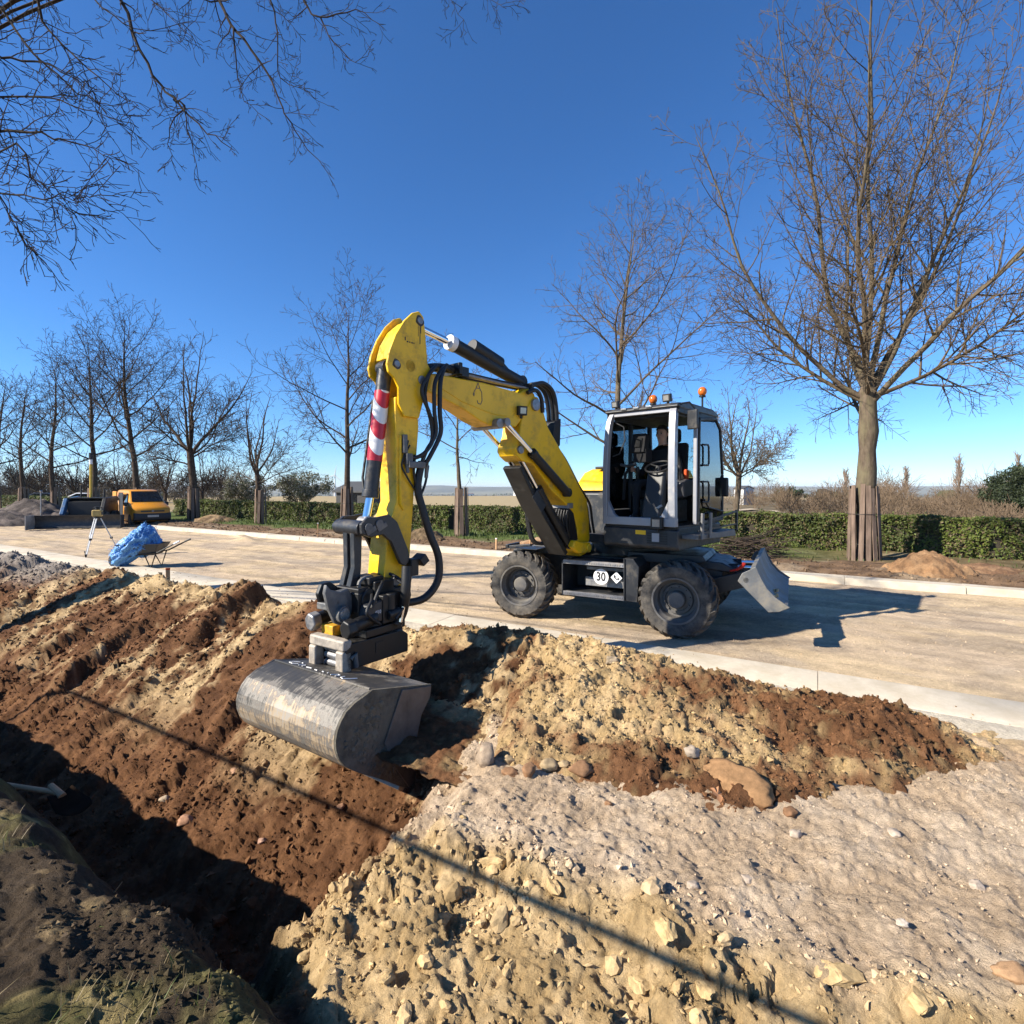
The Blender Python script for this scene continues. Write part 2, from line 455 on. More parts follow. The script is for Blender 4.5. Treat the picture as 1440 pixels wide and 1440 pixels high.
def ground_z(s, t, fine=True):
    wob = 0.22*fbm(s*0.9, t*0.9, 3, 3)
    # where the trench ends on the right; sand brink
    sh = 1.05*sstep(1.8, 1.15, t)
    a = sstep(-2.10, -2.98, s - sh + 0.35*wob + 0.16*fbm(s*3.1, t*3.1, 2, 9))
    # left cross-section: grassy bank, trench, far slope up to the spoil crest
    edge = 1.22 + 0.10*fbm(s*1.3, s*0+2.0, 3, 4)
    bank = 0.12 + 0.10*sstep(1.2, 0.2, t) + 0.05*fbm(s*1.6, t*1.6, 3, 5)
    drop = sstep(edge-0.10, edge+0.75, t)
    floor_ = -1.16 + 0.06*fbm(s*1.5, t*1.5, 2, 6)
    crest = 0.40 + 0.14*fbm(s*0.55, s*0+8.0, 2, 7) - 0.08*sstep(-9, -15, s)
    ct = 5.0
    k = np.clip((t-2.25)/(ct-2.25), 0, 1)
    slope = floor_ + (crest-floor_)*(k**0.92)
    back = crest + (0.0-crest)*sstep(ct-0.15, 5.75, t)
    far = np.where(t < ct-0.15, slope, np.minimum(slope, back))
    # scraped scallops that run down the slope: saw-toothed steps facing right
    ph = (s + 0.55*fbm(s*0.6, t*0.42, 3, 11) + 0.10*(t-3.5))/1.45
    saw = ph-np.floor(ph)
    amp = 0.08+0.26*_u(np.floor(ph), np.floor(ph)*0, 21)
    tooth = np.where(saw < 0.80, (saw/0.80)**1.5, 1-(saw-0.80)/0.20)
    far = far + amp*(0.25+0.9*sstep(-0.35, 0.4, fbm(s*0.55+2, t*0.75, 3, 16)))*(tooth-0.35)*sstep(1.9, 2.9, t)*sstep(5.9, 4.9, t)*sstep(-3.5, -4.6, s)
    left = bank*(1-drop) + np.where(t < 2.25, floor_, far)*drop
    # right cross-section: pale plateau, yellow sand falling towards the photographer
    lip = 2.66 + 0.24*sstep(-0.1, 0.9, s) + 0.12*fbm(s*1.8, s*0+5.0, 3, 12)
    right = 0.015 + 0.035*fbm(s*1.2, t*1.2, 3, 13) + 0.016*np.abs(fbm(s*2.2, t*7, 4, 15))
    sandm = sstep(lip+0.05, lip-0.22, t)
    right = right - sandm*(0.05 + 0.17*np.clip(lip-t, 0, 2)) + 0.075*np.exp(-((t-lip+0.18)/0.16)**2)*sstep(-2.6, -1.6, s)*(0.7+0.8*fbm(s*2.2, t*2, 2, 14))
    z = right*(1-a) + left*a
    # under the kerb and road
    z = z*(1-sstep(5.75, 6.05, t)) - 0.06*sstep(5.75, 6.05, t)
    if fine:
        near = sstep(9, 3, np.abs(s))
        rough = (1-sstep(5.5, 5.9, t))
        d1, d2, cv = worley(s*6.5+0.3*wob, t*6.5, 31)
        e1, e2, ev = worley(s*15, t*15, 32)
        lumps = np.clip(d2-d1, 0, 0.5)*(0.35+cv)
        lum2 = np.clip(e2-e1, 0, 0.5)*(0.3+ev)
        sandy = sandm*(1-a)
        brk = sstep(-0.25, 0.25, fbm(s*1.1, t*1.1, 2, 33))
        wx = s + 0.05*fbm(s*9, t*9, 3, 37); wy = t + 0.05*fbm(s*9+5, t*9, 3, 38)
        blk = facets(wx*4.3, wy*4.3, 131, 0.55)*0.085 + facets(wx*10, wy*10, 132, 0.6)*0.042
        blk2 = facets(wx*22, wy*22, 133, 0.7)*0.020 + facets(s*46, t*46, 136, 0.8)*0.010
        loose = 1-sandy
        slopew = a*sstep(1.6, 2.4, t)
        z = z + rough*(sandy*((0.25+0.75*brk)*blk + blk2 + 0.035*fbm(s*4.2, t*4.2, 4, 34, 0.55))
             + loose*(0.28*blk2*(1-slopew) + 0.012*lumps+0.016*lum2 + 0.024*fbm(s*4.2, t*4.2, 5, 39, 0.58) + 0.010*np.abs(fbm(s*13, t*13, 3, 40, 0.6)))
             + slopew*(0.075*facets(wx*5.5, wy*3.6, 134, 0.6)*(0.3+0.7*brk) + 0.035*facets(wx*13, wy*9, 135, 0.6) + 0.6*blk2) + 0.006*fbm(s*26, t*26, 3, 35, 0.6))
        fl = sstep(0.25, 0.55, fbm(s*1.6+4, t*2.4, 2, 36))*sandy
    return z, a, sandm, lip

def ground_col(s, t, z, a, sandm, lip):
    n1 = fbm(s*1.1, t*1.1, 4, 41)[:, None]; n2 = fbm(s*5, t*5, 4, 42)[:, None]; n3 = fbm(s*0.55+3, t*2.0, 3, 43)[:, None]
    a = a[:, None]; sm = sandm[:, None]
    sand = SAND+(SAND2-SAND)*sstep(-0.5, 0.5, n2)
    loam = LOAM+(LOAM2-LOAM)*sstep(-0.6, 0.6, n2)
    pale = PALE+(PALE2-PALE)*sstep(-0.4, 0.5, n1+0.5*n2)
    warm = sstep(0.15, 0.6, fbm(s*0.9+7, t*0.9, 3, 44))[:, None]*sstep(1.0, 2.0, s)[:, None]
    pale = pale*(1-0.7*warm)+np.array([0.36, 0.22, 0.125])*0.7*warm
    right = pale*(1-sm)+sand*sm
    # far slope: bands of sand slipping over brown loam, following the scallops
    ss = s+0.10*(t-3.5)
    band = vnoise(ss*1.25, t*0.22+3, 45)[:, None]+0.45*n2+0.35*n1
    sandy_w = sstep(-0.02, 0.36, band)*sstep(2.7, 3.6, t)[:, None]
    crestw = sstep(4.5, 5.0, t+0.25*n1[:, 0])[:, None]*sstep(-0.35, 0.2, n1)
    far = loam*(1-sandy_w)+(TAN*0.35+sand*0.65)*sandy_w
    far = far*(1-0.7*crestw)+sand*0.7*crestw
    greyl = (sstep(-12.5, -15, s)*sstep(4.0, 4.8, t))[:, None]
    far = far*(1-greyl)+np.array([0.24, 0.205, 0.175])*greyl
    hum = HUMUS+(GRASSY-HUMUS)*sstep(0.0, 0.55, n1+0.4*n2)
    hum = hum+np.array([0.14, 0.10, 0.05])*sstep(0.45, 0.7, n2)
    nearw = sstep(2.0, 1.45, t)[:, None]
    left = far*(1-nearw)+hum*nearw
    end = sstep(0.06, 0.4, a)              # brown loam shows below the sand brink
    c = right*(1-end)+left*end
    hs = (sstep(5.4, 5.75, t))[:, None]     # sandy haunch by the kerb
    c = c*(1-hs)+(PALE*0.5+SAND2*0.5)*hs
    return np.clip(c*(1+0.12*n2), 0.01, 1)

def axis(parts):
    out = []
    for a, b, step in parts:
        n = max(1, int(round((b-a)/step)))
        out += [a+(b-a)*i/n for i in range(n)]
    out.append(parts[-1][1])
    return np.array(out)

def grid_mesh(name, S, T, zf, mt, col, wobble=None):
    s, t = np.meshgrid(S, T)
    s = s.ravel(); t = t.ravel()
    z, c = zf(s, t)
    V = np.stack([0.862*s+0.508*t, -0.508*s+0.862*t, z], 1)
    nS, nT = len(S), len(T)
    i, j = np.meshgrid(np.arange(nS-1), np.arange(nT-1))
    k = (j*nS+i).ravel()
    Fc = np.stack([k, k+1, k+1+nS, k+nS], 1)
    return np_mesh(name, V, Fc, mt, col=c)

def zf_front(s, t):
    z, a, sm, lip = ground_z(s, t)
    return z, ground_col(s, t, z, a, sm, lip)
S_AX = axis([(-75, -20, 1.5), (-20, -10, 0.09), (-10, -6, 0.042), (-6, -3.1, 0.024), (-3.1, 1.5, 0.0108), (1.5, 4, 0.03), (4, 30, 1.0)])
T_AX = axis([(-14, 0.1, 0.6), (0.1, 0.8, 0.04), (0.8, 3.0, 0.0104), (3.0, 3.6, 0.0135), (3.6, 6.2, 0.021)])
g = grid_mesh("excavated_ground", S_AX, T_AX, zf_front, M['soil'], True)
tag(g, kind='structure')

# the long heap of mixed sand and loam by the kerb
def zf_heap(s, t):
    z = heap_profile(s, t)
    d1, d2, cv = worley(s*9, t*9, 61); e1, e2, ev = worley(s*21, t*21, 62)
    z = z + (0.048*facets(s*5+0.3*fbm(s*6, t*6, 2, 66), t*5, 67, 0.6)+0.04*facets(s*12, t*12, 68, 0.6)+0.016*facets(s*28, t*28, 69, 0.7))*sstep(0.0, 0.12, heap_profile(s, t)) + 0.03*np.clip(d2-d1, 0, 0.5)*(0.2+cv) + 0.022*np.clip(e2-e1, 0, 0.5) + 0.03*fbm(s*5, t*5, 5, 63, 0.6)
    n1 = fbm(s*1.3, t*1.3, 4, 64)[:, None]; n2 = fbm(s*6, t*6, 4, 65)[:, None]
    sand = SAND+(SAND2-SAND)*sstep(-0.5, 0.5, n2)
    loam = (LOAM+(LOAM2-LOAM)*sstep(-0.6, 0.6, n2))*1.1
    wl = np.interp(s, [-4.5, -2.9, -2.2, -1.55, -1.2, -0.9, -0.5, -0.2, 0.55, 0.85, 1.2], [0.75, 0.55, 0.2, 0.12, 0.38, 0.58, 0.48, 0.78, 0.82, 0.5, 0.35])[:, None]
    low = sstep(4.1, 3.6, t)[:, None]*0.5
    wl = sstep(-0.34, 0.36, (wl+0.7*low-0.5)+0.40*n1+0.42*n2)
    edge = sstep(0.10, 0.0, heap_profile(s, t))[:, None]
    c = sand*(1-wl)+loam*wl
    return z, np.clip(c*(1+0.12*n2), 0.01, 1)
h = grid_mesh("soil_heap", axis([(-4.5, -2.95, 0.03), (-2.95, 1.45, 0.0135)]), axis([(3.0, 6.0, 0.0145)]), zf_heap, M['soil'], True)
tag(h, "long low heap of yellow sand and brown soil beside the near kerb", "soil heap")

# road: compacted sandy gravel with wheel tracks
def zf_road(s, t):
    z = 0.0 + 0.012*fbm(s*0.5, t*1.2, 4, 71) + 0.008*fbm(s*0.35, t*2.6, 3, 72) + 0.004*fbm(s*6, t*6, 2, 73)
    pile = 0.16*np.exp(-(((s+19.3)/0.55)**2+((t-12.2)/0.35)**2))+0.12*np.exp(-(((s+20.6)/0.35)**2+((t-12.9)/0.25)**2))
    z = z+pile
    trk = 0*s
    for (tc0, am, fr, ph_) in ((7.75, 0.16, 0.16, 0.0), (9.55, 0.16, 0.16, 0.0), (8.7, 0.35, 0.11, 1.7), (10.5, 0.35, 0.11, 1.7), (11.4, 0.2, 0.2, 3.0), (12.6, 0.2, 0.2, 3.0)):
        dd = (t-tc0-am*np.sin(s*fr+ph_))/0.24
        inn = sstep(1.15, 0.85, np.abs(dd))*sstep(-0.35, 0.25, fbm(s*0.35+tc0*3, t*0.4, 2, 79))
        chev = 0.5+0.5*np.sin((s+np.abs(dd)*0.16)*2*np.pi/0.15)
        trk = np.maximum(trk, inn*(0.55+0.45*sstep(0.35, 0.65, chev)))
        z = z-0.016*inn*sstep(0.35, 0.65, chev)+0.012*np.exp(-((np.abs(dd)-1.25)/0.2)**2)*sstep(0.2, 0.6, inn+0.5)
    n1 = fbm(s*0.45, t*0.9, 4, 74)[:, None]; n2 = fbm(s*3, t*5, 4, 75)[:, None]; n3 = fbm(s*0.45+0.5*fbm(s*0.6, t*0.6, 2, 78), t*1.1, 5, 76)[:, None]
    a = np.array([0.56, 0.425, 0.265]); b = np.array([0.49, 0.375, 0.255]); d = np.array([0.40, 0.32, 0.23])
    w1 = sstep(-0.4, 0.4, n1+0.4*n3); w2 = sstep(0.05, 0.6, n3+0.35*n2)*0.7
    c = a*(1-w1)+b*w1
    c = c*(1-w2)+d*w2
    c = c*(1-0.22*trk[:, None])
    dk = sstep(0.2, 0.5, fbm(s*0.7+9, t*1.2, 5, 77, 0.62))[:, None]*0.5
    c = c*(1-dk)+np.array([0.27, 0.215, 0.16])*dk
    return z, np.clip(c*(1+0.2*n2), 0, 1)
rd = grid_mesh("road", axis([(-110, -40, 1.0), (-40, -18, 0.15), (-18, 8, 0.07), (8, 40, 0.8)]), axis([(6.55, 13.4, 0.07)]), zf_road, M['roadsoil'], True)
tag(rd, kind='structure')

# near kerb: flush concrete edging with a sandy haunch; far kerb: upstand
rng = random.Random(5)
nk = tag(empty("near_kerb", st(0, 6.4)), kind='structure')
s0 = -40.0
i = 0
while s0 < 14:
    L_ = 2.5
    mb = MB()
    p = [(6.04, -0.15), (6.04, 0.040), (6.06, 0.050), (6.69, 0.060), (6.71, 0.045), (6.71, -0.15)]
    dz = rng.uniform(-0.004, 0.004); dt = rng.uniform(-0.008, 0.008)
    vs = []
    for ss in (s0+0.002, s0+L_/3, s0+2*L_/3, s0+L_-0.002):
        for (t_, z_) in p:
            vs.append(st(ss, t_+dt+rng.uniform(-.004, .004), z_+dz)-st(0, 6.4))
    n = len(p); fs = [tuple(range(n)), tuple(range(4*n-1, 3*n-1, -1))]
    for q in range(3):
        for j in range(n):
            fs.append((q*n+j, q*n+(j+1) % n, (q+1)*n+(j+1) % n, (q+1)*n+j))
    mb.add(vs, fs)
    mb.build("kerb_slab", M['concrete'], nk, bevel=0.006)
    s0 += L_; i += 1
def zf_haunch(s, t):
    k = (t-5.5)/(6.039-5.5)
    z = -0.035+0.078*sstep(0, 1, k)+0.007*fbm(s*3, t*5, 4, 81)*sstep(1.0, 0.9, k)
    n2 = fbm(s*4, t*4, 4, 82)[:, None]
    c = (np.array([0.50, 0.44, 0.345])*sstep(0.1, 0.6, k+0.12*n2[:, 0])[:, None]+np.array([0.48, 0.375, 0.25])*(1-sstep(0.15, 0.6, k+0.12*n2[:, 0])[:, None]))
    return z, c*(1+0.1*n2)
hn = grid_mesh("kerb_haunch", axis([(-40, -8, 0.2), (-8, 6, 0.04), (6, 14, 0.3)]), axis([(5.5, 6.039, 0.025)]), zf_haunch, M['roadsoil'], True)
tag(hn, kind='structure')

fk = tag(empty("far_kerb", st(0, 13.6)), kind='structure')
s0 = -29.5
while s0 < 22:
    L_ = 2.0
    dz = rng.uniform(-0.006, 0.006); dt = rng.uniform(-0.02, 0.02)
    p = [(13.25, -0.1), (13.28, 0.13), (13.31, 0.145), (13.62, 0.15), (13.64, 0.10), (14.25, 0.06), (14.25, -0.1)]
    vs = []
    for ss in (s0+0.002, s0+L_/2, s0+L_-0.002):
        for (t_, z_) in p:
            vs.append(st(ss, t_+dt+rng.uniform(-.012, .012), z_+dz+rng.uniform(-.004, .004))-st(0, 13.6))
    n = len(p); fs = [tuple(range(n)), tuple(range(3*n-1, 2*n-1, -1))]
    for q in range(2):
        for j in range(n):
            fs.append((q*n+j, q*n+(j+1) % n, (q+1)*n+(j+1) % n, (q+1)*n+j))
    MB().add(vs, fs).build("kerb_slab", M['concrete'], fk, bevel=0.008)
    s0 += L_

# verge between far kerb and hedge: rubble strip then grass; soil with lumps
def zf_verge(s, t):
    z = 0.05+0.05*sstep(14.0, 15.2, t)+0.05*fbm(s*0.8, t*0.8, 3, 91)+0.05*sstep(17.0, 14.4, t)*np.abs(fbm(s*2.5, t*2.5, 4, 92))*2*sstep(13.7, 14.5, t)
    n1 = fbm(s*0.7, t*0.7, 4, 93)[:, None]; n2 = fbm(s*3, t*3, 4, 94)[:, None]
    soil_ = np.array([0.165, 0.105, 0.062])*(1+0.4*n2); dust = np.array([0.33, 0.25, 0.165])
    soil_ = soil_+(dust-soil_)*sstep(0.1, 0.6, n1+0.3*n2)*0.7
    gr = np.array([0.085, 0.115, 0.030])*(1+0.3*n2)
    w_ = sstep(16.0, 17.0, t+0.9*n1[:, 0])[:, None]
    right = sstep(-2, 2, s)[:, None]
    w_ = w_*(1-0.75*right)
    return z, np.clip(soil_*(1-w_)+gr*w_, 0.01, 1)
vg = grid_mesh("verge", axis([(-110, -35, 1.0), (-35, -12, 0.16), (-12, 12, 0.09), (12, 40, 0.8)]), axis([(13.4, 22, 0.11)]), zf_verge, M['roadsoil'], True)
tag(vg, kind='structure')

# the wide land: flat field, then falling to the valley with its far ridge
def land():
    nr, na = 70, 130
    rr = np.concatenate([[0.0], np.geomspace(6, 9000, nr)])
    ang = np.linspace(R(-75), R(75), na)
    Rr, A = np.meshgrid(rr, ang)
    X = Rr*np.sin(A); Y = Rr*np.cos(A)+0.0
    s = 0.862*X-0.508*Y; t = 0.508*X+0.862*Y
    d = Rr
    z = 0.0-34*sstep(95, 900, d)+0.25*fbm(X*0.03, Y*0.03, 3, 101)*sstep(30, 60, d)
    ridge = (58+26*fbm(X*0.0006, Y*0.0006, 4, 102))*sstep(3200, 5200, d)
    z = z+ridge*0.66
    z = np.where(t < 21.0, -3.0, z-0.02)
    n1 = fbm(X*0.012, Y*0.012, 4, 103)[..., None]; n2 = fbm(X*0.002, Y*0.004, 4, 104)[..., None]
    grass = np.array([0.105, 0.135, 0.040]); stub = np.array([0.36, 0.28, 0.155]); brush = np.array([0.16, 0.125, 0.075]); wood = np.array([0.085, 0.085, 0.062])
    c = np.ones(X.shape+(3,))*stub
    left = sstep(0.12, -0.28, X/np.maximum(Y, 1)+0.05*n1[..., 0])[..., None]
    farfield = sstep(40, 52, d)[..., None]
    c = grass*(1-farfield)+c*farfield
    rightm = sstep(0.10, 0.35, X/np.maximum(Y, 1))[..., None]*sstep(140, 70, d)[..., None]
    c = c*(1-rightm)+brush*rightm
    valley = sstep(140, 260, d)[..., None]
    c = c*(1-valley)+(wood+(np.array([0.20, 0.19, 0.13])-wood)*sstep(-0.2, 0.4, n2))*valley
    V = np.stack([X.ravel(), Y.ravel(), z.ravel()], 1)
    n_s = rr.shape[0]
    i, j = np.meshgrid(np.arange(n_s-1), np.arange(na-1))
    k = (j*n_s+i).ravel()
    Fc = np.stack([k, k+1, k+1+n_s, k+n_s], 1)
    o = np_mesh("ground", V, Fc, M['landsoil'], col=np.clip(c.reshape(-1, 3), 0.01, 1))
    return tag(o, kind='structure')
M['landsoil'] = soil_mat('field_soil', bump=0.3, scales=(2, 8), dist=0.05, var=0.25)
land()

# ---- clods and pebbles
def ico(sub):
    bm = bmesh.new(); bmesh.ops.create_icosphere(bm, subdivisions=sub, radius=1.0)
    V = np.array([v.co[:] for v in bm.verts]); Fc = np.array([[v.index for v in f.verts] for f in bm.faces]); bm.free()
    return V, Fc
OCT = (np.array([[1, 0, 0], [-1, 0, 0], [0, 1, 0], [0, -1, 0], [0, 0, 1], [0, 0, -1]], float), np.array([[0, 2, 4], [2, 1, 4], [1, 3, 4], [3, 0, 4], [2, 0, 5], [1, 2, 5], [3, 1, 5], [0, 3, 5]]))
ICO1 = ico(1); ICO2 = ico(2); ICO3 = ico(3)
def clods(name, pos, size, col, base, seed, parent=None, jitter=0.28, flat=0.75, mt='clod'):
    g_ = np.random.default_rng(seed)
    V0, F0 = base; n = len(pos); m = len(V0)
    sc = size[:, None]*g_.uniform([0.7, 0.55, 0.45*flat/0.75], [1.25, 1.0, 0.85*flat/0.75], (n, 3))
    jit = 1+jitter*g_.standard_normal((n, m, 1)).clip(-1.6, 1.6)
    P = V0[None]*jit*sc[:, None, :]
    q = g_.standard_normal((n, 4)); q[:, 1:3] *= 0.4; q /= np.linalg.norm(q, axis=1)[:, None]
    w_, x, y, z = q[:, 0, None], q[:, 1, None], q[:, 2, None], q[:, 3, None]
    def rot(v):
        u_ = np.stack([x+0*v[..., 0], y+0*v[..., 0], z+0*v[..., 0]], -1)
        c1 = np.cross(u_, v)
        return v+2*(w_[..., None]*c1+np.cross(u_, c1))
    P = rot(P)+pos[:, None, :]
    Fc = (F0[None]+(np.arange(n)*m)[:, None, None]).reshape(-1, 3)
    C = np.repeat(col, m, 0)
    return np_mesh(name, P.reshape(-1, 3), Fc, M[mt], parent, col=C, smooth=False)

g_ = np.random.default_rng(77)
def scatter(n, s0, s1, t0, t1, smin, smax, power, dens=None):
    s = g_.uniform(s0, s1, n); t = g_.uniform(t0, t1, n)
    size = smin*(smax/smin)**(g_.random(n)**power)
    if dens is not None:
        k = g_.random(n) < dens(s, t); s, t, size = s[k], t[k], size[k]
    return s, t, size
def put(s, t, size, fn):
    z, c = fn(s, t)
    pos = np.stack([0.862*s+0.508*t, -0.508*s+0.862*t, z+size*0.25], 1)
    return pos, size, np.clip(c*g_.uniform(0.7, 1.2, (len(s), 1)), 0, 1)
# sand face close to the photographer: plenty of lumps
A = scatter(24000, -3.6, 2.2, 0.9, 2.8, 0.003, 0.022, 3.2, lambda s, t: 0.25+0.75*sstep(-0.2, 0.35, fbm(s*1.4, t*1.4, 3, 201)))
B = scatter(26000, -3.0, 2.8, 2.6, 5.6, 0.0022, 0.010, 4.0, lambda s, t: 0.35+0.65*sstep(-0.3, 0.4, fbm(s*1.2, t*1.2, 3, 202)))
Cc = scatter(24000, -9.5, -2.3, 1.9, 5.7, 0.005, 0.028, 3.2, lambda s, t: 0.35+0.75*sstep(-0.3, 0.3, fbm(s*1.5, t*0.6, 3, 203)))
D = scatter(5000, -18, -9.5, 2.5, 5.8, 0.014, 0.05, 2.5, None)
s = np.concatenate([A[0], B[0], Cc[0], D[0]]); t = np.concatenate([A[1], B[1], Cc[1], D[1]]); size = np.concatenate([A[2], B[2], Cc[2], D[2]])
P_ = put(s, t, size, zf_front)
tag(clods("soil_clods", P_[0], P_[1]*1.15, P_[2], OCT, 11), "loose clods and crumbs strewn over the dug slope and sand", "clods", kind='stuff')
A = scatter(2000, -3.0, 2.2, 0.9, 2.75, 0.013, 0.055, 3.0, lambda s, t: (0.12+0.88*sstep(-0.1, 0.35, fbm(s*1.4, t*1.4, 3, 201)))*(ground_z(s, t, False)[1] < 0.25)*(t < ground_z(s, t, False)[3]-0.02))
Cc = scatter(1500, -9, -2.6, 2.0, 5.6, 0.02, 0.055, 2.8, lambda s, t: sstep(0.0, 0.35, fbm(s*1.5, t*0.6, 3, 203)))
s = np.concatenate([A[0], Cc[0]]); t = np.concatenate([A[1], Cc[1]]); size = np.concatenate([A[2], Cc[2]])
P_ = put(s, t, size, zf_front)
tag(clods("sand_lumps", *P_, ICO2, 12, jitter=0.16), "fist-sized broken lumps lying on the sand face and slope", "lumps", kind='stuff')
A = scatter(32000, -4.3, 1.35, 3.2, 5.9, 0.0032, 0.018, 3.0, lambda s, t: (heap_profile(s, t) > 0.01).astype(float))
B = scatter(700, -4.2, 1.35, 3.3, 5.7, 0.014, 0.034, 2.6, lambda s, t: (heap_profile(s, t) > 0.02).astype(float))
P_ = put(np.concatenate([A[0], B[0]]), np.concatenate([A[1], B[1]]), np.concatenate([A[2], B[2]]), zf_heap)
tag(clods("heap_crumbs", P_[0], P_[1]*1.1, P_[2], OCT, 13), "soil crumbs covering the long heap by the kerb", "clods", kind='stuff')
# road grit and verge rubble
A = scatter(7000, -14, 6, 6.7, 13.2, 0.004, 0.018, 3.0, None)
P1 = put(*A, zf_road)
A = scatter(9000, -34, 14, 13.9, 17.0, 0.015, 0.07, 2.6, lambda s, t: sstep(17.0, 14.5, t))
P2 = put(*A, zf_verge)
nk_ = 2600
sk_ = g_.uniform(-16, 4, nk_); tk_ = 6.04+0.66*g_.random(nk_)**2.6
kk = g_.random(nk_) < sstep(-0.15, 0.4, fbm(sk_*0.9, tk_*0.5, 3, 205))
sk_, tk_ = sk_[kk], tk_[kk]; zk_ = 0.05+0.015*(tk_-6.06); szk = 0.003*(6**(g_.random(len(sk_))**2.5))
P3 = (np.stack([0.862*sk_+0.508*tk_, -0.508*sk_+0.862*tk_, zk_+szk*0.3], 1), szk, (SAND*0.5+LOAM2*0.5)[None]*g_.uniform(0.6, 1.4, (len(sk_), 1)))
P_ = [np.concatenate([P1[k], P2[k], P3[k]]) for k in range(3)]
tag(clods("road_grit", P_[0], P_[1], P_[2], OCT, 14), "grit on the road and soil rubble behind the far kerb", "grit", kind='stuff')
# ================================================================ THE EXCAVATOR
U = Vector((-0.66, -0.7513, 0)); UO = Vector((2.0, 8.7, 0))
ex = thing("wheeled_excavator", "yellow and anthracite wheeled excavator with grading bucket lowered into the trench", "excavator", UO, math.atan2(U.y, U.x))
EXM = frame(UO, U)                       # upper carriage frame: x forward, y operator's left
EXI = EXM.inverted()
CH = EXI @ frame((1.73, 8.77, 0), (-0.88, 0.475, 0))       # chassis frame
BK = EXI @ frame((-1.376, 5.109, 0), (-0.545, -0.839, 0))      # bucket frame, swung by the tilt rotator

HT = BK @ Matrix.Translation((-0.05, -0.18, 0.0)) @ Matrix.Diagonal((0.86, 0.86, 1.0, 1.0))            # tilt rotator and hitch

# ---- chassis
c = MB(CH)
c.prism([(-1.75, 0.62), (-1.55, 0.45), (1.45, 0.45), (1.6, 0.6), (1.6, 0.86), (1.2, 0.98), (-1.2, 0.98), (-1.75, 0.86)], -0.42, 0.42)
c.prism([(1.15, 0.98), (1.62, 0.92), (1.62, 1.02), (1.2, 1.12), (0.4, 1.10), (0.4, 0.98)], -0.55, 0.6)
c.prism([(-0.4, 0.96), (-1.35, 0.96), (-1.55, 1.02), (-1.5, 1.10), (-0.4, 1.10)], -0.55, 0.6)
chas = c.build("chassis_frame", M['anthracite'], ex, bevel=0.012)
for x in (1.225, -1.225):
    a = MB(CH)
    a.cyl((x, -0.78, 0.53), (x, 0.78, 0.53), 0.10, 14)
    a.sphere((x, 0, 0.53), 0.2, 14, 8, sc=(1, 1.1, 1))
    a.bx((x-0.13, -0.5, 0.45), (x+0.13, 0.5, 0.66))
    a.build("axle", M['black'], chas, bevel=0.01)
# fender over the front wheel and tie bracket
f_ = MB(CH)
f_.bx((0.95, 0.62, 1.09), (1.5, 1.05, 1.105)); f_.bar((1.5, 0.62, 1.13), (1.5, 1.05, 1.13), 0.05, 0.05); f_.bar((1.46, 1.02, 1.12), (1.05, 1.05, 1.17), 0.05, 0.04)
f_.bx((0.9, 0.45, 1.0), (1.1, 0.7, 1.1))
f_.build("fender_bracket", M['anthracite'], chas, bevel=0.008)

# ---- side step box between the near wheels, with the plates and rungs
def step_box(side):
    y0, y1 = 0.45*side, 1.12*side
    b = MB(CH)
    for x in (0.47, -0.50):
        b.prism([(x, 0.44), (x, 1.06) if x < 0 else (x, 0.97), (x+0.02, 1.06) if x < 0 else (x+0.02, 0.97), (x+0.02, 0.44)], y0, y1)
    b.bx((-0.49, y0, 0.50), (0.47, y0+0.06*side, 0.94))
    b.bx((-0.49, y0, 0.935), (0.47, y1-0.05*side, 0.955)); b.bx((-0.49, y0, 0.475), (0.47, y1-0.05*side, 0.49))
    b.prism([(-0.50, 1.06), (-0.50, 0.44), (-0.68, 0.44), (-0.70, 0.95), (-0.62, 1.06)], y0, y1-0.02*side)
    bo = b.build("step_box", M['anthracite'], ex, bevel=0.006)
    for z in (0.955, 0.475):
        r = MB(CH)
        r.bx((-0.485, y1-0.06*side, z-0.03), (0.465, y1, z+0.03))
        for i in range(26):
            x = -0.46+i*0.036
            r.bx((x-0.008, y1, z-0.012), (x+0.008, y1+0.008*side, z+0.012))
        r.build("step_rung", M['steel'], bo, bevel=0.003)
    p = MB(CH); p.bx((-0.48, y0+0.06*side, 0.56), (0.22, y0+0.36*side, 0.70)); p.bx((-0.48, y0+0.06*side, 0.80), (0.22, y0+0.30*side, 0.85))
    p.build("tool_tray", M['steel'] if side > 0 else M['anthracite'], bo, bevel=0.006)
    return bo
sb = step_box(1)
step_box(-1)
# 30 disc and diamond plate
def text_mesh(txt, size, mt, parent, Mx, name="lettering", ext=0.002, shear=0, bold=0.0):
    cu = bpy.data.curves.new(name, 'FONT'); cu.body = txt; cu.size = size; cu.align_x = 'CENTER'; cu.align_y = 'CENTER'
    cu.extrude = ext; cu.offset = bold; cu.resolution_u = 3
    o = bpy.data.objects.new(name, cu); COL.objects.link(o)
    me = bpy.data.meshes.new_from_object(o.evaluated_get(bpy.context.evaluated_depsgraph_get()))
    bpy.data.objects.remove(o)
    me.transform(Mx); me.materials.clear(); me.materials.append(mt)
    me.name = name
    ob = bpy.data.objects.new(name, me); COL.objects.link(ob); ob.parent = parent
    return ob
def face_m(Mf, pos, right, up_):
    r_ = Vector(right).normalized(); u_ = Vector(up_).normalized(); n_ = r_.cross(u_)
    m_ = Matrix((r_, u_, n_)).transposed().to_4x4(); m_.translation = Vector(pos)
    return Mf @ m_
sg = MB(CH)
sg.tube([(-0.10, 0.985, 0.745), (-0.10, 1.0, 0.745)], 0.118, 32)
sg = sg.build("speed_sign", M['white'], sb); sg["label"] = "round white plate reading 30"
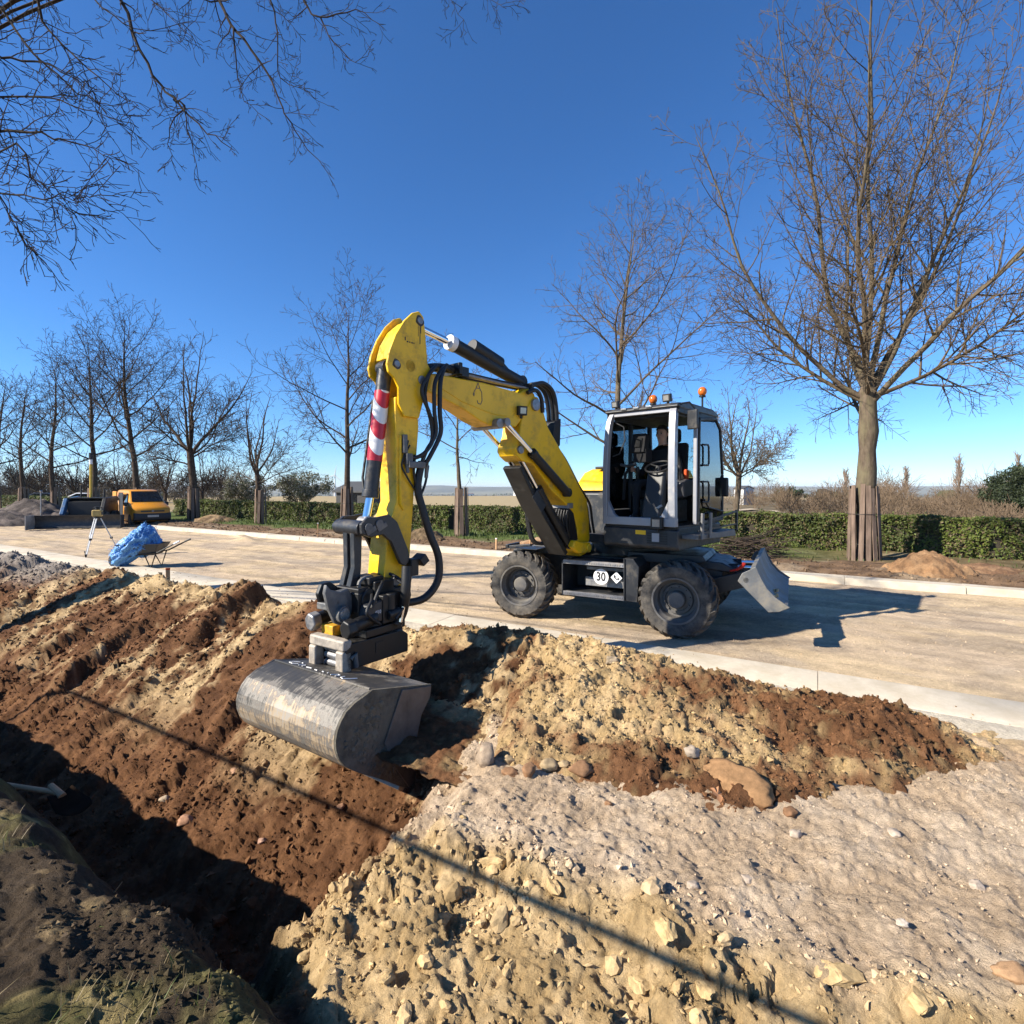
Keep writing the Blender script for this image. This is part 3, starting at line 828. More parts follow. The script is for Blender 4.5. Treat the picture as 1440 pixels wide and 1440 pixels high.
text_mesh("30", 0.185, M['blackprint'], sg, face_m(CH, (-0.10, 1.002, 0.742), (-1, 0, 0), (0, 0, 1)) @ Matrix.Diagonal((0.8, 1.0, 1, 1)), bold=0.004)
dg = MB(CH); dg.prism([(-0.34-0.088, 0.75), (-0.34, 0.75-0.088), (-0.34+0.088, 0.75), (-0.34, 0.75+0.088)], 0.985, 1.0)
dg = dg.build("diamond_sign", M['white'], sb); dg["label"] = "white diamond plate with a small dark tap sign"
ic = MB(CH); ic.tube([(-0.31, 1.003, 0.79), (-0.315, 1.003, 0.745), (-0.335, 1.003, 0.73), (-0.36, 1.003, 0.735)], 0.008, 6); ic.box((-0.315, 1.002, 0.765), (0.028, 0.006, 0.02)); ic.box((-0.372, 1.002, 0.735), (0.012, 0.006, 0.03))
ic.build("sign_symbol", M['blackprint'], dg)

# ---- wheels
def make_wheel():
    """one wheel about its own centre, axle along y, outside at +y"""
    e = {}
    Rr = 0.53; w_ = 0.25
    Mx = Matrix(((0, 1, 0, 0), (1, 0, 0, 0), (0, 0, 1, 0), (0, 0, 0, 1)))     # lathe x -> y
    rim = MB()
    prof = [(0.318, 0.235), (0.325, 0.245), (0.300, 0.242), (0.292, 0.20), (0.262, 0.16), (0.250, 0.05), (0.215, 0.045), (0.205, 0.075), (0.165, 0.080), (0.160, 0.06), (0.0, 0.058)]
    prof2 = [(0.0, -0.1), (0.25, -0.1), (0.262, -0.16), (0.292, -0.22), (0.318, -0.235)]
    rim.lathe(prof, 40, M=Mx, caps=False); rim.lathe(prof2, 24, M=Mx, caps=False); rim.lathe([(0.322, 0.236), (0.322, -0.235)], 40, M=Mx, caps=False)
    hub = MB(); hub.lathe([(0.0, 0.175), (0.105, 0.172), (0.118, 0.155), (0.122, 0.06), (0.0, 0.06)], 28, M=Mx)
    for i in range(10):
        a = 2*math.pi*i/10
        hub.cyl((0.175*math.cos(a), 0.055, 0.175*math.sin(a)), (0.175*math.cos(a), 0.105, 0.175*math.sin(a)), 0.014, 6)
    ty = MB()
    sh = [(0.315, -0.225), (0.345, -0.245), (0.42, -0.252), (0.465, -0.245), (0.484, -0.215), (0.489, -0.1), (0.491, 0), (0.489, 0.1), (0.484, 0.215), (0.465, 0.245), (0.42, 0.252), (0.345, 0.245), (0.315, 0.225)]
    ty.lathe(sh, 64, M=Mx, caps=False)
    # chevron lugs
    nl = 22
    for half in (-1, 1):
        for i in range(nl):
            a0 = 2*math.pi*(i+(0.5 if half > 0 else 0))/nl
            rows = []
            for k in range(6):
                q = k/5
                y = half*(-0.01+0.262*q)
                a = a0+0.36*q**1.15
                rt = 0.536-0.003*q if k < 4 else (0.524 if k == 4 else 0.470)
                rb = 0.476 if k < 5 else 0.43
                hw = (0.026+0.006*q)/0.53
                for (r_, da) in ((rb, -hw*1.25), (rt, -hw), (rt, hw), (rb, hw*1.25)):
                    rows.append((r_*math.cos(a+da), y, r_*math.sin(a+da)))
            fs = []
            for k in range(5):
                for j in range(3):
                    fs.append((k*4+j, k*4+j+1, (k+1)*4+j+1, (k+1)*4+j))
            fs += [(0, 3, 2, 1), (20, 21, 22, 23)]
            ty.add(rows, fs)
    return rim, hub, ty
rim_, hub_, ty_ = make_wheel()
w0 = rim_.build("wheel", M['rim'], ex, smooth=30)
hub_.build("hub", M['rim'], w0, bevel=0.004)
ty_.build("tyre", M['tyre'], w0, smooth=40)
def wheel_at(o, x, side, spin, steer=0.0):
    m_ = CH @ Matrix.Translation((x, 0.95*side, 0.528)) @ Matrix.Rotation((0 if side > 0 else math.pi)+steer, 4, 'Z') @ Matrix.Rotation(spin, 4, 'Y')
    o.matrix_local = m_
ws = [w0] + [copy_tree(w0, ex) for _ in range(3)]
wheel_at(ws[0], -1.225, 1, 0.2); wheel_at(ws[1], 1.225, 1, 0.5, R(5)); wheel_at(ws[2], -1.225, -1, 1.0); wheel_at(ws[3], 1.225, -1, 0.1, R(5))

# ---- dozer blade at the rear
b = MB(CH)
def bl(y):                      # section of the mouldboard, concave to the rear
    return [(-2.17, 1.06), (-2.23, 1.08), (-2.27, 0.95), (-2.33, 0.82), (-2.43, 0.70), (-2.55, 0.62), (-2.60, 0.60), (-2.44, 0.60), (-2.30, 0.72), (-2.22, 0.85), (-2.17, 0.98)]
b.prism(bl(0), -1.2, 1.2)
bd = b.build("dozer_blade", M['greyblade'], ex, bevel=0.006)
for s_ in (1, -1):
    e = MB(CH); e.prism([(-2.02, 0.88), (-2.08, 0.99), (-2.17, 1.04), (-2.235, 1.085), (-2.29, 0.95), (-2.36, 0.82), (-2.46, 0.71), (-2.62, 0.60), (-2.50, 0.535), (-2.38, 0.515)], 1.2*s_, 1.225*s_, holes=[(-2.12, 0.90, 0.04, 10)])
    e.build("end_plate", M['greyblade'], bd, bevel=0.005)
for y in (-0.45, 0.45):
    a = MB(CH); a.prism([(-1.55, 0.5), (-1.55, 0.75), (-2.2, 0.95), (-2.25, 0.75)], y-0.06, y+0.06)
    a.build("blade_arm", M['anthracite'], bd, bevel=0.01)
for y in (-0.3, 0.3):
    cy = MB(CH); cy.cyl((-1.45, y, 0.88), (-1.95, y, 0.93), 0.055, 14); cy.build("blade_cylinder", M['black'], bd)
    cr = MB(CH); cr.cyl((-1.95, y, 0.93), (-2.2, y, 0.94), 0.03, 12); cr.build("rod", M['chrome'], bd)
rp = MB(CH); rp.tube([(-1.86, 0.50, 0.90), (-1.95, 0.54, 0.93), (-2.03, 0.56, 0.99), (-2.05, 0.57, 1.03)], [0.012, 0.018, 0.028, 0.024], 8)
rp.build("red_hose_end", M['red'], bd)
cv = MB(CH); cv.prism([(-1.3, 1.02), (-1.75, 1.0), (-1.95, 0.90), (-1.95, 0.86), (-1.3, 0.9)], -0.6, 0.45)
cv.build("rear_cover", M['anthracite'], chas, bevel=0.02)
ds = MB(CH)
rr_ = random.Random(3)
for i in range(20):
    ds.sphere((-2.44+rr_.uniform(-.05, .05), rr_.uniform(0.62, 1.14), 0.695+rr_.uniform(-.015, .015)), rr_.uniform(.012, .025), 6, 4)
sp = tag(ds.build("sand_residue", mat('sand_residue', (0.44, 0.35, 0.2), 0.95, bump=0.5, bscale=60), bd), kind='stuff')

# ---- turntable and upper body
tb = MB(); tb.lathe([(0.0, 1.03), (0.62, 1.03), (0.62, 1.14), (0.66, 1.15), (0.66, 1.22), (0.0, 1.22)], 40, M=Matrix(((0, 0, 1, 0), (0, 1, 0, 0), (1, 0, 0, 0), (0, 0, 0, 1))))
tb.build("turntable", M['black'], ex)
ub = MB()
ub.prism([(0.98, 1.22), (1.02, 1.26), (1.02, 1.50), (0.95, 1.54), (-0.6, 1.54), (-0.6, 1.22)], 0.08, 1.26)       # under the cab
ub.prism([(0.62, 1.2), (0.62, 1.34), (-0.9, 1.34), (-0.9, 1.2)], -0.8, 0.079)
upb = ub.build("upper_frame", M['anthracite'], ex, bevel=0.02)
k = MB(); k.tube([(1.023, 0.25, 1.40), (1.028, 0.6, 1.40)], [0.02, 0.09], 16); 
vt = MB()
for i in range(5):
    vt.bx((1.02, 0.80, 1.30+i*0.035), (1.03, 1.10, 1.315+i*0.035))
vt.build("vent_slots", M['black'], upb)
MB().bx((1.02, 0.62, 1.42), (1.028, 0.78, 1.48)).build("yellow_sticker", M['yellow'], upb)
MB().bx((1.03, 0.88, 1.33), (1.037, 0.99, 1.45)).build("small_grey_plate", M['silver'], upb)
eb = MB()      # engine housing behind the boom: dark flank, yellow hood
eb.prism([(0.05, 1.22), (0.05, 2.0), (-0.15, 2.06), (-1.35, 2.02), (-1.55, 1.9), (-1.55, 1.25)], -1.14, -0.02)
eb.prism([(-0.62, 1.22), (-0.62, 2.02), (-1.30, 2.02), (-1.45, 1.9), (-1.45, 1.25)], -0.02, 0.55)
eng = eb.build("engine_housing", M['anthracite'], ex, bevel=0.04, seg=3)
hd = MB(); hd.prism([(0.03, 2.035), (-0.02, 2.14), (-0.28, 2.36), (-0.55, 2.44), (-1.2, 2.40), (-1.45, 2.25), (-1.52, 2.03), (-1.2, 2.063), (-0.15, 2.063)], -1.12, -0.03)
hd.prism([(-0.62, 2.04), (-0.62, 2.42), (-1.2, 2.40), (-1.38, 2.25), (-1.43, 2.04)], -0.03, 0.52)
hood = hd.build("hood", M['yellow'], eng, bevel=0.05, seg=3)
MB().bx((-0.30, -0.9, 2.43), (-0.95, -0.4, 2.475)).build("hood_vent", M['black'], hood, bevel=0.015)

# ---- cab
def smooth_line(pts, rounds=2):
    p = [Vector(v) for v in pts]
    for _ in range(rounds):
        o_ = [p[0]]
        for i in range(len(p)-1):
            o_ += [p[i].lerp(p[i+1], 0.25), p[i].lerp(p[i+1], 0.75)]
        p = o_+[p[-1]]
    return p
cab = MB()
Zs, Zt = 1.55, 3.25
pil = 0.055
# front frame: curved A pillars, sill, header
def pillar(pts, w_, d_):
    cab.loft(smooth_line(pts), w_, d_)
pillar([(1.03, 0.145, 1.55), (1.045, 0.140, 2.1), (1.03, 0.15, 2.7), (0.99, 0.17, 3.08), (0.93, 0.20, 3.20)], 0.075, 0.09)
pillar([(1.03, 1.19, 1.55), (1.045, 1.19, 2.1), (1.03, 1.19, 2.7), (0.99, 1.18, 3.1), (0.93, 1.17, 3.2)], 0.098, 0.09)
cab.bx((0.985, 0.10, 1.55), (1.07, 1.245, 1.665))
for sgn, y in ((1, 0.18), (-1, 1.13)):
    cab.prism([(y, 1.66), (y+sgn*0.0, 1.90), (y+sgn*0.10, 1.70), (y+sgn*0.16, 1.66)], 0, 0.07, M=Matrix(((0, 1, 0, 0.99), (1, 0, 0, 0), (0, 0, 1, 0), (0, 0, 0, 1))))
cab.bx((0.90, 0.2, 3.15), (0.97, 1.15, 3.235))
cabo = cab.build("cab_frame", M['silver'], ex, bevel=0.02, seg=3)
cb2 = MB()
cb2.bx((-0.47, 0.10, 1.5), (-0.40, 1.25, 2.25)); cb2.bx((-0.47, 0.10, 1.55), (1.0, 0.14, 1.75))
for y in (0.13, 1.22):
    cb2.bar((-0.44, y, 2.2), (-0.40, y, 3.2), 0.07, 0.07)
    cb2.bar((-0.44, y, 3.17), (0.95, y, 3.17), 0.06, 0.08)
cb2.bar((0.28, 0.13, 1.7), (0.26, 0.13, 3.17), 0.06, 0.06)
cb2.bx((-0.47, 0.10, 1.5), (1.0, 1.25, 1.56))
cb2.build("rear_frame", M['black'], cabo, bevel=0.01)
rf = MB()
rf.prism([(1.02, 3.215), (0.98, 3.27), (0.6, 3.31), (-0.3, 3.31), (-0.5, 3.26), (-0.52, 3.20), (0.9, 3.19)], 0.09, 1.26)
rfo = rf.build("cab_roof", M['anthracite'], cabo, bevel=0.025, seg=3)
lin = MB(); lin.bx((0.85, 0.17, 3.10), (-0.38, 1.19, 3.185)); lin.build("roof_lining", M['black'], rfo, bevel=0.02)
for y in (0.42, 0.62, 0.82):
    MB().bx((1.0, y-0.045, 3.235), (1.025, y+0.045, 3.262)).build("marker_lamp", M['lampglass'], rfo, bevel=0.006)
# window panes
def pane(name, pts, th, mt=None, parent=None):
    q = MB(); p = [Vector(v) for v in pts]; n_ = (p[1]-p[0]).cross(p[2]-p[0]).normalized()*th
    m_ = len(p)
    q.add([v for v in p]+[v+n_ for v in p], [tuple(range(m_)), tuple(range(2*m_-1, m_-1, -1))]+[(i, (i+1) % m_, m_+(i+1) % m_, m_+i) for i in range(m_)])
    return q.build(name, mt or M['glass'], parent or cabo, smooth=0)
pane("side_window", [(0.98, 0.125, 1.76), (0.30, 0.125, 1.76), (0.28, 0.125, 3.12), (0.95, 0.125, 3.12)], 0.006)
pane("side_window", [(0.25, 0.125, 1.76), (-0.40, 0.125, 1.76), (-0.38, 0.125, 3.12), (0.23, 0.125, 3.12)], 0.006)
pane("rear_window", [(-0.43, 0.18, 2.26), (-0.43, 1.17, 2.26), (-0.40, 1.17, 3.12), (-0.40, 0.18, 3.12)], 0.006)
# door: hinged at the rear, standing open against the cab flank
dr = MB()
yD = 1.31
dr.bar((0.47, yD, 1.56), (0.42, yD, 3.08), 0.045, 0.05, up=(0, 1, 0)); dr.bar((-0.50, yD, 1.62), (-0.52, yD, 2.3), 0.045, 0.05, up=(0, 1, 0)); dr.bar((-0.52, yD, 2.3), (-0.42, yD, 3.0), 0.045, 0.05, up=(0, 1, 0))
dr.bar((0.42, yD, 3.08), (-0.22, yD, 3.15), 0.045, 0.05, up=(0, 1, 0)); dr.bar((-0.22, yD, 3.15), (-0.42, yD, 3.0), 0.045, 0.05, up=(0, 1, 0))
dr.bar((0.47, yD, 1.58), (-0.50, yD, 1.60), 0.045, 0.06, up=(0, 1, 0))
door = dr.build("cab_door", M['black'], cabo, bevel=0.01)
MB().bar((0.50, 1.285, 1.56), (0.47, 1.285, 3.1), 0.04, 0.06, up=(0, 1, 0)).build("door_post", M['silver'], cabo, bevel=0.012)
pane("door_pane", [(0.43, yD, 1.64), (-0.47, yD, 1.64), (-0.48, yD, 2.3), (-0.40, yD, 2.97), (-0.22, yD, 3.10), (0.39, yD, 3.05)], 0.006, parent=door)
for z0, z1 in ((2.42, 2.72), (1.88, 2.18)):
    hh = MB(); hh.tube([(0.36, yD+0.03, z0), (0.20, yD+0.05, z0), (0.17, yD+0.05, z0+0.04), (0.17, yD+0.05, z1-0.04), (0.20, yD+0.05, z1), (0.36, yD+0.03, z1)], 0.014, 8); hh.build("door_handle", M['black'], door)
hh = MB(); hh.tube([(0.30, yD+0.03, 1.92), (0.18, yD+0.05, 1.80), (-0.45, yD+0.04, 1.72)], 0.014, 8)
hh.build("door_rail", M['black'], door)
# interior
MB().bx((0.02, 0.42, 1.56), (0.52, 0.98, 1.92)).build("seat_base", M['black'], cabo, bevel=0.03)
sq = MB(); sq.bx((-0.05, 0.42, 1.92), (0.55, 0.97, 2.06)); sq.prism([(-0.05, 2.0), (0.12, 2.05), (-0.02, 2.8), (-0.14, 2.8)], 0.45, 0.95)
sq.prism([(-0.03, 2.80), (-0.03, 3.03), (-0.13, 3.03), (-0.13, 2.80)], 0.57, 0.83)
sq.build("seat", M['cloth'], cabo, bevel=0.05, seg=3)
ct = MB(); ct.prism([(0.98, 1.56), (0.98, 1.70), (0.86, 2.05), (0.78, 2.34), (0.70, 2.34), (0.72, 2.0), (0.78, 1.56)], 0.68, 0.96)
col_ = ct.build("steering_column", mat('console_grey', (0.014, 0.014, 0.015), 0.5, var=0.15), cabo, bevel=0.04, seg=3)
sw = MB()
pts = []
for i in range(25):
    a = 2*math.pi*i/24
    pts.append(Vector((0.70+0.19*math.cos(a)*0.88, 0.82+0.19*math.sin(a), 2.40-0.19*math.cos(a)*0.47)))
sw.tube(pts, 0.016, 8, caps=False); sw.cyl((0.74, 0.82, 2.30), (0.70, 0.82, 2.40), 0.04, 10)
for a in (0, 2.1, 4.2):
    sw.cyl((0.70, 0.82, 2.40), (0.70+0.19*math.cos(a)*0.88, 0.82+0.19*math.sin(a), 2.40-0.19*math.cos(a)*0.47), 0.012, 6)
sw.build("steering_wheel", M['black'], col_)
for y in (0.36, 1.04):
    j = MB(); j.prism([(0.50, 1.95), (0.55, 2.16), (0.40, 2.22), (0.0, 2.2), (0.0, 2.0)], y-0.085, y+0.085); jo = j.build("armrest_console", M['black'] if y < 0.5 else mat('console_plate', (0.05, 0.05, 0.053), 0.5), cabo, bevel=0.02)
    st_ = MB(); st_.tube([(0.45, y, 2.2), (0.46, y, 2.3), (0.47, y, 2.36), (0.47, y, 2.42)], [0.018, 0.02, 0.034, 0.022], 10); st_.build("joystick", M['black'], jo)
mo = MB(); mo.box((0.55, 0.45, 2.76), (0.14, 0.22, 0.30), rot=((0, 1, 0), -0.25)); mo.box((0.52, 0.47, 2.58), (0.2, 0.22, 0.2))
mo.tube([(0.55, 0.33, 2.5), (0.6, 0.22, 2.3), (0.62, 0.2, 1.9)], 0.025, 8)
mon = mo.build("monitor_pod", M['cloth'], cabo, bevel=0.045, seg=3)
md = MB(); md.box((0.632, 0.45, 2.78), (0.01, 0.13, 0.15), rot=((0, 1, 0), -0.25)); md.build("monitor_face", mat('grey_plastic', (0.006, 0.0065, 0.007), 0.8, var=0.5, vscale=15, spec=0.2), mon, bevel=0.004)
pe = MB()
pe.box((0.80, 0.62, 1.62), (0.2, 0.1, 0.02), rot=((0, 1, 0), 0.5)); pe.box((0.80, 0.42, 1.62), (0.2, 0.1, 0.02), rot=((0, 1, 0), 0.5))
pe.bar((0.93, 0.74, 1.70), (0.93, 0.98, 1.84), 0.03, 0.03); pe.bar((0.93, 0.74, 1.70), (0.93, 0.72, 1.80), 0.03, 0.03)
pe.build("pedal", M['silver'], cabo)
hs_ = MB()
hs_.tube([(0.93, 0.22, 3.08), (0.9, 0.36, 3.0), (0.9, 0.38, 2.8), (0.92, 0.3, 2.6), (0.95, 0.2, 2.56)], 0.01, 6)
hs_.tube([(0.6, 0.15, 2.45), (0.7, 0.3, 2.42), (0.8, 0.5, 2.44)], 0.025, 8)
hs_.build("grab_cable", M['hose'], cabo)
# lamps, beacons, mirrors
def worklamp(name, pos, size, dirx, parent):
    m_ = frame(pos, dirx)
    q = MB(m_); q.box((0, 0, 0), (0.07, size, size*0.95)); q.box((-0.02, 0, -size*0.6), (0.03, 0.03, size*0.4)); q.box((-0.045, 0, 0), (0.03, size*0.7, size*0.7))
    o = q.build(name, M['black'], parent, bevel=0.008)
    MB(m_).bx((0.034, -size*0.32, -size*0.30), (0.042, size*0.32, size*0.30)).build("lens", M['lampglass'], o)
worklamp("work_lamp", (0.93, 0.24, 3.345), 0.11, (1, 0, -0.15), ex)
worklamp("work_lamp", (0.93, 1.06, 3.355), 0.12, (1, 0, -0.15), ex)
worklamp("headlight", (1.10, 0.99, 1.60), 0.17, (1, 0, 0), ex)
worklamp("boom_lamp", (2.56, -0.235, 3.12), 0.13, (0.45, 1, -0.1), ex)
for (x, y, z, hgt) in ((0.28, 0.53, 3.32, 0.12), (-0.10, 1.16, 3.30, 0.24)):
    q = MB(); q.cyl((x, y, z-0.02), (x, y, z+hgt-0.04), 0.016, 8); q.cyl((x, y, z+hgt-0.05), (x, y, z+hgt-0.03), 0.05, 14)
    bo = q.build("beacon", M['black'], ex)
    q = MB(); q.sphere((x, y, z+hgt+0.035), 0.066, 16, 10, sc=(1, 1, 1.1)); q.build("amber_lens", M['amber'], bo)
mr = MB(); mr.box((0.86, 1.40, 3.03), (0.05, 0.17, 0.27), rot=((0, 0, 1), -0.3)); mro = mr.build("mirror", M['anthracite'], ex, bevel=0.02, seg=3)
q = MB(); q.tube([(0.95, 1.22, 3.2), (0.92, 1.28, 3.26), (0.88, 1.36, 3.27), (0.84, 1.42, 3.18)], 0.012, 8); q.build("mirror_arm", M['black'], mro)
mr = MB(); mr.box((-0.50, 1.36, 2.10), (0.06, 0.12, 0.30), rot=((0, 0, 1), -0.3)); mr2 = mr.build("mirror", M['black'], ex, bevel=0.025, seg=3)
q = MB(); q.tube([(-0.45, 1.25, 2.3), (-0.5, 1.32, 2.28), (-0.5, 1.36, 2.2)], 0.012, 8); q.build("mirror_arm", M['black'], mr2)
# steps and guard beside the door
g2 = MB(); g2.prism([(0.92, 1.44), (-0.60, 1.44), (-0.66, 1.36), (-0.66, 1.33), (0.92, 1.38)], 1.262, 1.48)
stp = g2.build("entry_step", M['cast'], ex, bevel=0.01)
for x in (0.78, 0.48):
    g2 = MB(); g2.box((x, 1.50, 1.56), (0.07, 0.03, 0.36), rot=((0, 1, 0), -0.08)); g2.build("step_upright", M['cast'], stp, bevel=0.006)
g2 = MB(); g2.bar((0.9, 1.48, 1.60), (-0.7, 1.48, 1.72), 0.025, 0.025); g2.bar((0.9, 1.48, 1.50), (-0.7, 1.48, 1.52), 0.02, 0.02); g2.bar((-0.68, 1.48, 1.42), (-0.68, 1.48, 1.74), 0.05, 0.03); g2.build("step_rail", M['black'], stp)

# ---- boom
YB = -0.44
def along(poly, hw, name, mt, parent=ex, bevel=0.02, holes=()):
    return MB().prism(poly, YB-hw, YB+hw, holes=holes).build(name, mt, parent, bevel=bevel, seg=2)
lb = along([(0.86, 1.62), (0.84, 1.30), (0.92, 1.06), (1.10, 1.02), (1.22, 1.12), (1.18, 1.45), (1.30, 1.72), (1.55, 1.88), (1.85, 2.05), (2.28, 2.42), (2.50, 2.45), (2.62, 2.52), (2.66, 2.62), (2.56, 2.80), (2.52, 3.02), (2.42, 3.16), (2.26, 3.36), (2.16, 3.36), (2.06, 3.22), (1.93, 2.96), (1.43, 2.46), (1.12, 2.10), (0.92, 1.90)], 0.165, "lower_boom", M['yellow'])
fb = MB(); fb.prism([(0.94, 1.08), (1.28, 1.1), (1.44, 1.2), (1.40, 1.30), (1.2, 1.26), (0.96, 1.24)], YB-0.25, YB-0.17); fb.prism([(0.94, 1.08), (1.28, 1.1), (1.44, 1.2), (1.40, 1.30), (1.2, 1.26), (0.96, 1.24)], YB+0.17, YB+0.25)
fb.cyl((1.02, YB-0.28, 1.16), (1.02, YB+0.28, 1.16), 0.06, 16); fb.cyl((1.36, YB-0.26, 1.24), (1.36, YB+0.26, 1.24), 0.06, 16)
fb.build("boom_foot", M['yellow'], ex, bevel=0.015)
for (x_, z_, r_) in ((2.24, 3.24, 0.085), (2.56, 2.60, 0.055)):
    pn = MB(); pn.cyl((x_, YB-0.20, z_), (x_, YB+0.20, z_), r_, 20); pn.build("knee_pin", M['steel'], lb, bevel=0.008)
ubm = along([(4.30, 3.33), (4.18, 3.36), (3.98, 3.39), (3.2, 3.40), (2.55, 3.37), (2.36, 3.46), (2.22, 3.40), (2.18, 3.26), (2.26, 3.12), (2.45, 3.05), (2.62, 2.90), (3.12, 2.875), (3.30, 2.92), (3.60, 3.04), (4.0, 3.14), (4.30, 3.20)], 0.15, "upper_boom", M['yellow'])
# welded seam strip and logo on the visible flank
wl = MB(); wl.tube([(3.98, YB+0.151, 3.25), (3.6, YB+0.151, 3.12), (3.1, YB+0.151, 3.03), (2.75, YB+0.151, 3.02)], 0.006, 5); wl.build("weld_seam", M['yellow'], ubm)
lg = MB()
hk = [(3.365, 3.315), (3.335, 3.385), (3.305, 3.315), (3.27, 3.275), (3.265, 3.17), (3.29, 3.125), (3.335, 3.13), (3.35, 3.165)]
lg.tube([(a_, YB+0.152, b_) for a_, b_ in hk], 0.006, 5); lg.tube([(3.365, YB+0.152, 3.315), (3.40, YB+0.152, 3.27), (3.42, YB+0.152, 3.225), (3.405, YB+0.152, 3.21), (3.40, YB+0.152, 3.25)], 0.005, 5); lg.tube([(3.365, YB+0.152, 3.315), (3.305, YB+0.152, 3.315)], 0.005, 5)
lg.build("hook_logo", M['greyprint'], ubm)
ey = MB(); ey.cyl((3.02, YB-0.24, 2.905), (3.02, YB+0.24, 2.905), 0.065, 18); ey.build("cylinder_trunnion", M['steel'], ubm, bevel=0.01)
def cylinder(name, a, b_, r, rod_to, rr, parent=ex, mt='black', n=20, eye=0.07):
    q = MB(); q.cyl(a, b_, r, n); d_ = (Vector(b_)-Vector(a)).normalized(); q.cyl(Vector(b_)-d_*0.05, Vector(b_)+d_*0.03, r*1.12, n)
    q.cyl(Vector(a)-Vector((0, eye, 0)), Vector(a)+Vector((0, eye, 0)), r*1.05, 14)
    o = q.build(name, M[mt], parent, bevel=0.006)
    q = MB(); q.cyl(Vector(b_), rod_to, rr, 16); q.build("piston_rod", M['chrome'], o)
    q = MB(); q.cyl(Vector(rod_to)-Vector((0, eye, 0)), Vector(rod_to)+Vector((0, eye, 0)), rr*1.7, 14); q.build("rod_eye", M['steel'], o, bevel=0.004)
    return o
# knee cylinders, one each side
for sd in (1, -1):
    cylinder("knee_cylinder", (1.55, YB+0.225*sd, 2.02), (2.36, YB+0.225*sd, 2.56), 0.062, (2.92, YB+0.225*sd, 2.93), 0.032, eye=0.05)
# lift cylinders under the boom with their black guard
for sd in (1, -1):
    cylinder("lift_cylinder", (1.36, YB+0.10*sd, 1.24), (2.10, YB+0.10*sd, 2.06), 0.075, (2.56, YB+0.10*sd, 2.58), 0.04, eye=0.05)
gd = MB(); gd.prism([(1.43, 1.12), (2.12, 1.89), (2.50, 2.40), (2.55, 2.36), (2.17, 1.83), (1.49, 1.07)], YB-0.16, YB+0.16)
gdo = gd.build("cylinder_guard", M['black'], ex, bevel=0.012)
gp = MB(); gp.box((2.14, YB+0.165, 1.90), (0.30, 0.012, 0.15), rot=((0, 1, 0), -0.82)); 
gp.build("guard_plate", M['anthracite'], gdo, bevel=0.003)
# stick cylinder
scy = cylinder("stick_cylinder", (2.36, YB, 3.56), (3.62, YB, 3.83), 0.082, (4.24, YB, 3.925), 0.042)
sv = MB(); q0 = Vector((2.78, YB, 3.735)); q1 = Vector((3.30, YB, 3.87)); sv.tube([q0, q1], 0.095, 20); sv.box((3.0, YB, 3.74), (0.45, 0.14, 0.12), rot=((0, 1, 0), -0.22))
sv.bar((2.78, YB, 3.74), (2.62, YB, 3.64), 0.1, 0.06)
sv.build("valve_cover", M['black'], scy, bevel=0.01)
wr = MB(); wr.tube([(3.60, YB, 3.826), (3.68, YB, 3.84)], 0.093, 20); wr.build("white_gland", M['white'], scy)

# ---- stick
head = [(4.27, 4.02), (4.21, 3.97), (4.185, 3.81), (4.165, 3.48), (4.10, 3.40), (4.10, 3.22), (4.20, 3.08), (4.27, 2.85), (4.47, 2.85), (4.545, 2.98), (4.545, 3.15), (4.60, 3.24), (4.67, 3.29), (4.69, 3.37), (4.655, 3.52), (4.58, 3.70), (4.47, 3.87), (4.36, 3.98)]
stk = MB()
for y0, y1 in ((YB-0.185, YB-0.150), (YB+0.150, YB+0.185)):
    stk.prism(head, y0, y1, holes=[(4.39, 3.40, 0.075, 18)])
stk.prism([(4.25, 3.92), (4.32, 3.93), (4.46, 3.80), (4.56, 3.63), (4.61, 3.46), (4.56, 3.44), (4.50, 3.58), (4.40, 3.74), (4.26, 3.86)], YB-0.1499, YB+0.1499)
stk.prism([(4.27, 3.12), (4.56, 3.05), (4.555, 2.6), (4.545, 1.95), (4.66, 1.62), (4.70, 1.20), (4.70, 1.04), (4.46, 1.04), (4.37, 1.35), (4.30, 2.2), (4.25, 2.75)], YB-0.1495, YB+0.1495)
stko = stk.build("stick", M['yellow'], ex, bevel=0.012)
for (x, z, r_) in ((4.265, 3.915, 0.038), (4.57, 3.39, 0.036), (4.24, 3.27, 0.05), (4.50, 1.36, 0.035), (4.58, 1.12, 0.05)):
    pp = MB(); pp.cyl((x, YB-0.20, z), (x, YB+0.20, z), r_, 16); pp.build("pivot_pin", M['steel'], stko, bevel=0.006)
gs = MB()
for (x, z0, z1, w_) in ((4.262, 3.87, 3.66, 0.010), (4.285, 3.86, 3.74, 0.006), (4.25, 3.86, 3.78, 0.008)):
    gs.bx((x-w_/2, YB+0.1851, z1), (x+w_/2, YB+0.1862, z0))
gs = gs.build("grease_streak", M['blackprint'], stko); gs["kind"] = "stuff"
mk = MB()
for i, (x, w_) in enumerate(((4.46, 0.012), (4.43, 0.02), (4.40, 0.016), (4.37, 0.02), (4.345, 0.012))):
    mk.bx((x-w_/2, YB+0.185, 3.66 if i == 0 else 3.645), (x+w_/2, YB+0.187, 3.70 if i == 0 else 3.66))
mk.build("faded_marking", M['blackprint'], stko)
rb = MB(); rb.tube([(4.50, YB+0.151, 2.65), (4.505, YB+0.16, 2.1), (4.50, YB+0.16, 1.92), (4.46, YB+0.151, 1.86)], 0.016, 8); rb.build("pipe_clamp", M['yellow'], stko)
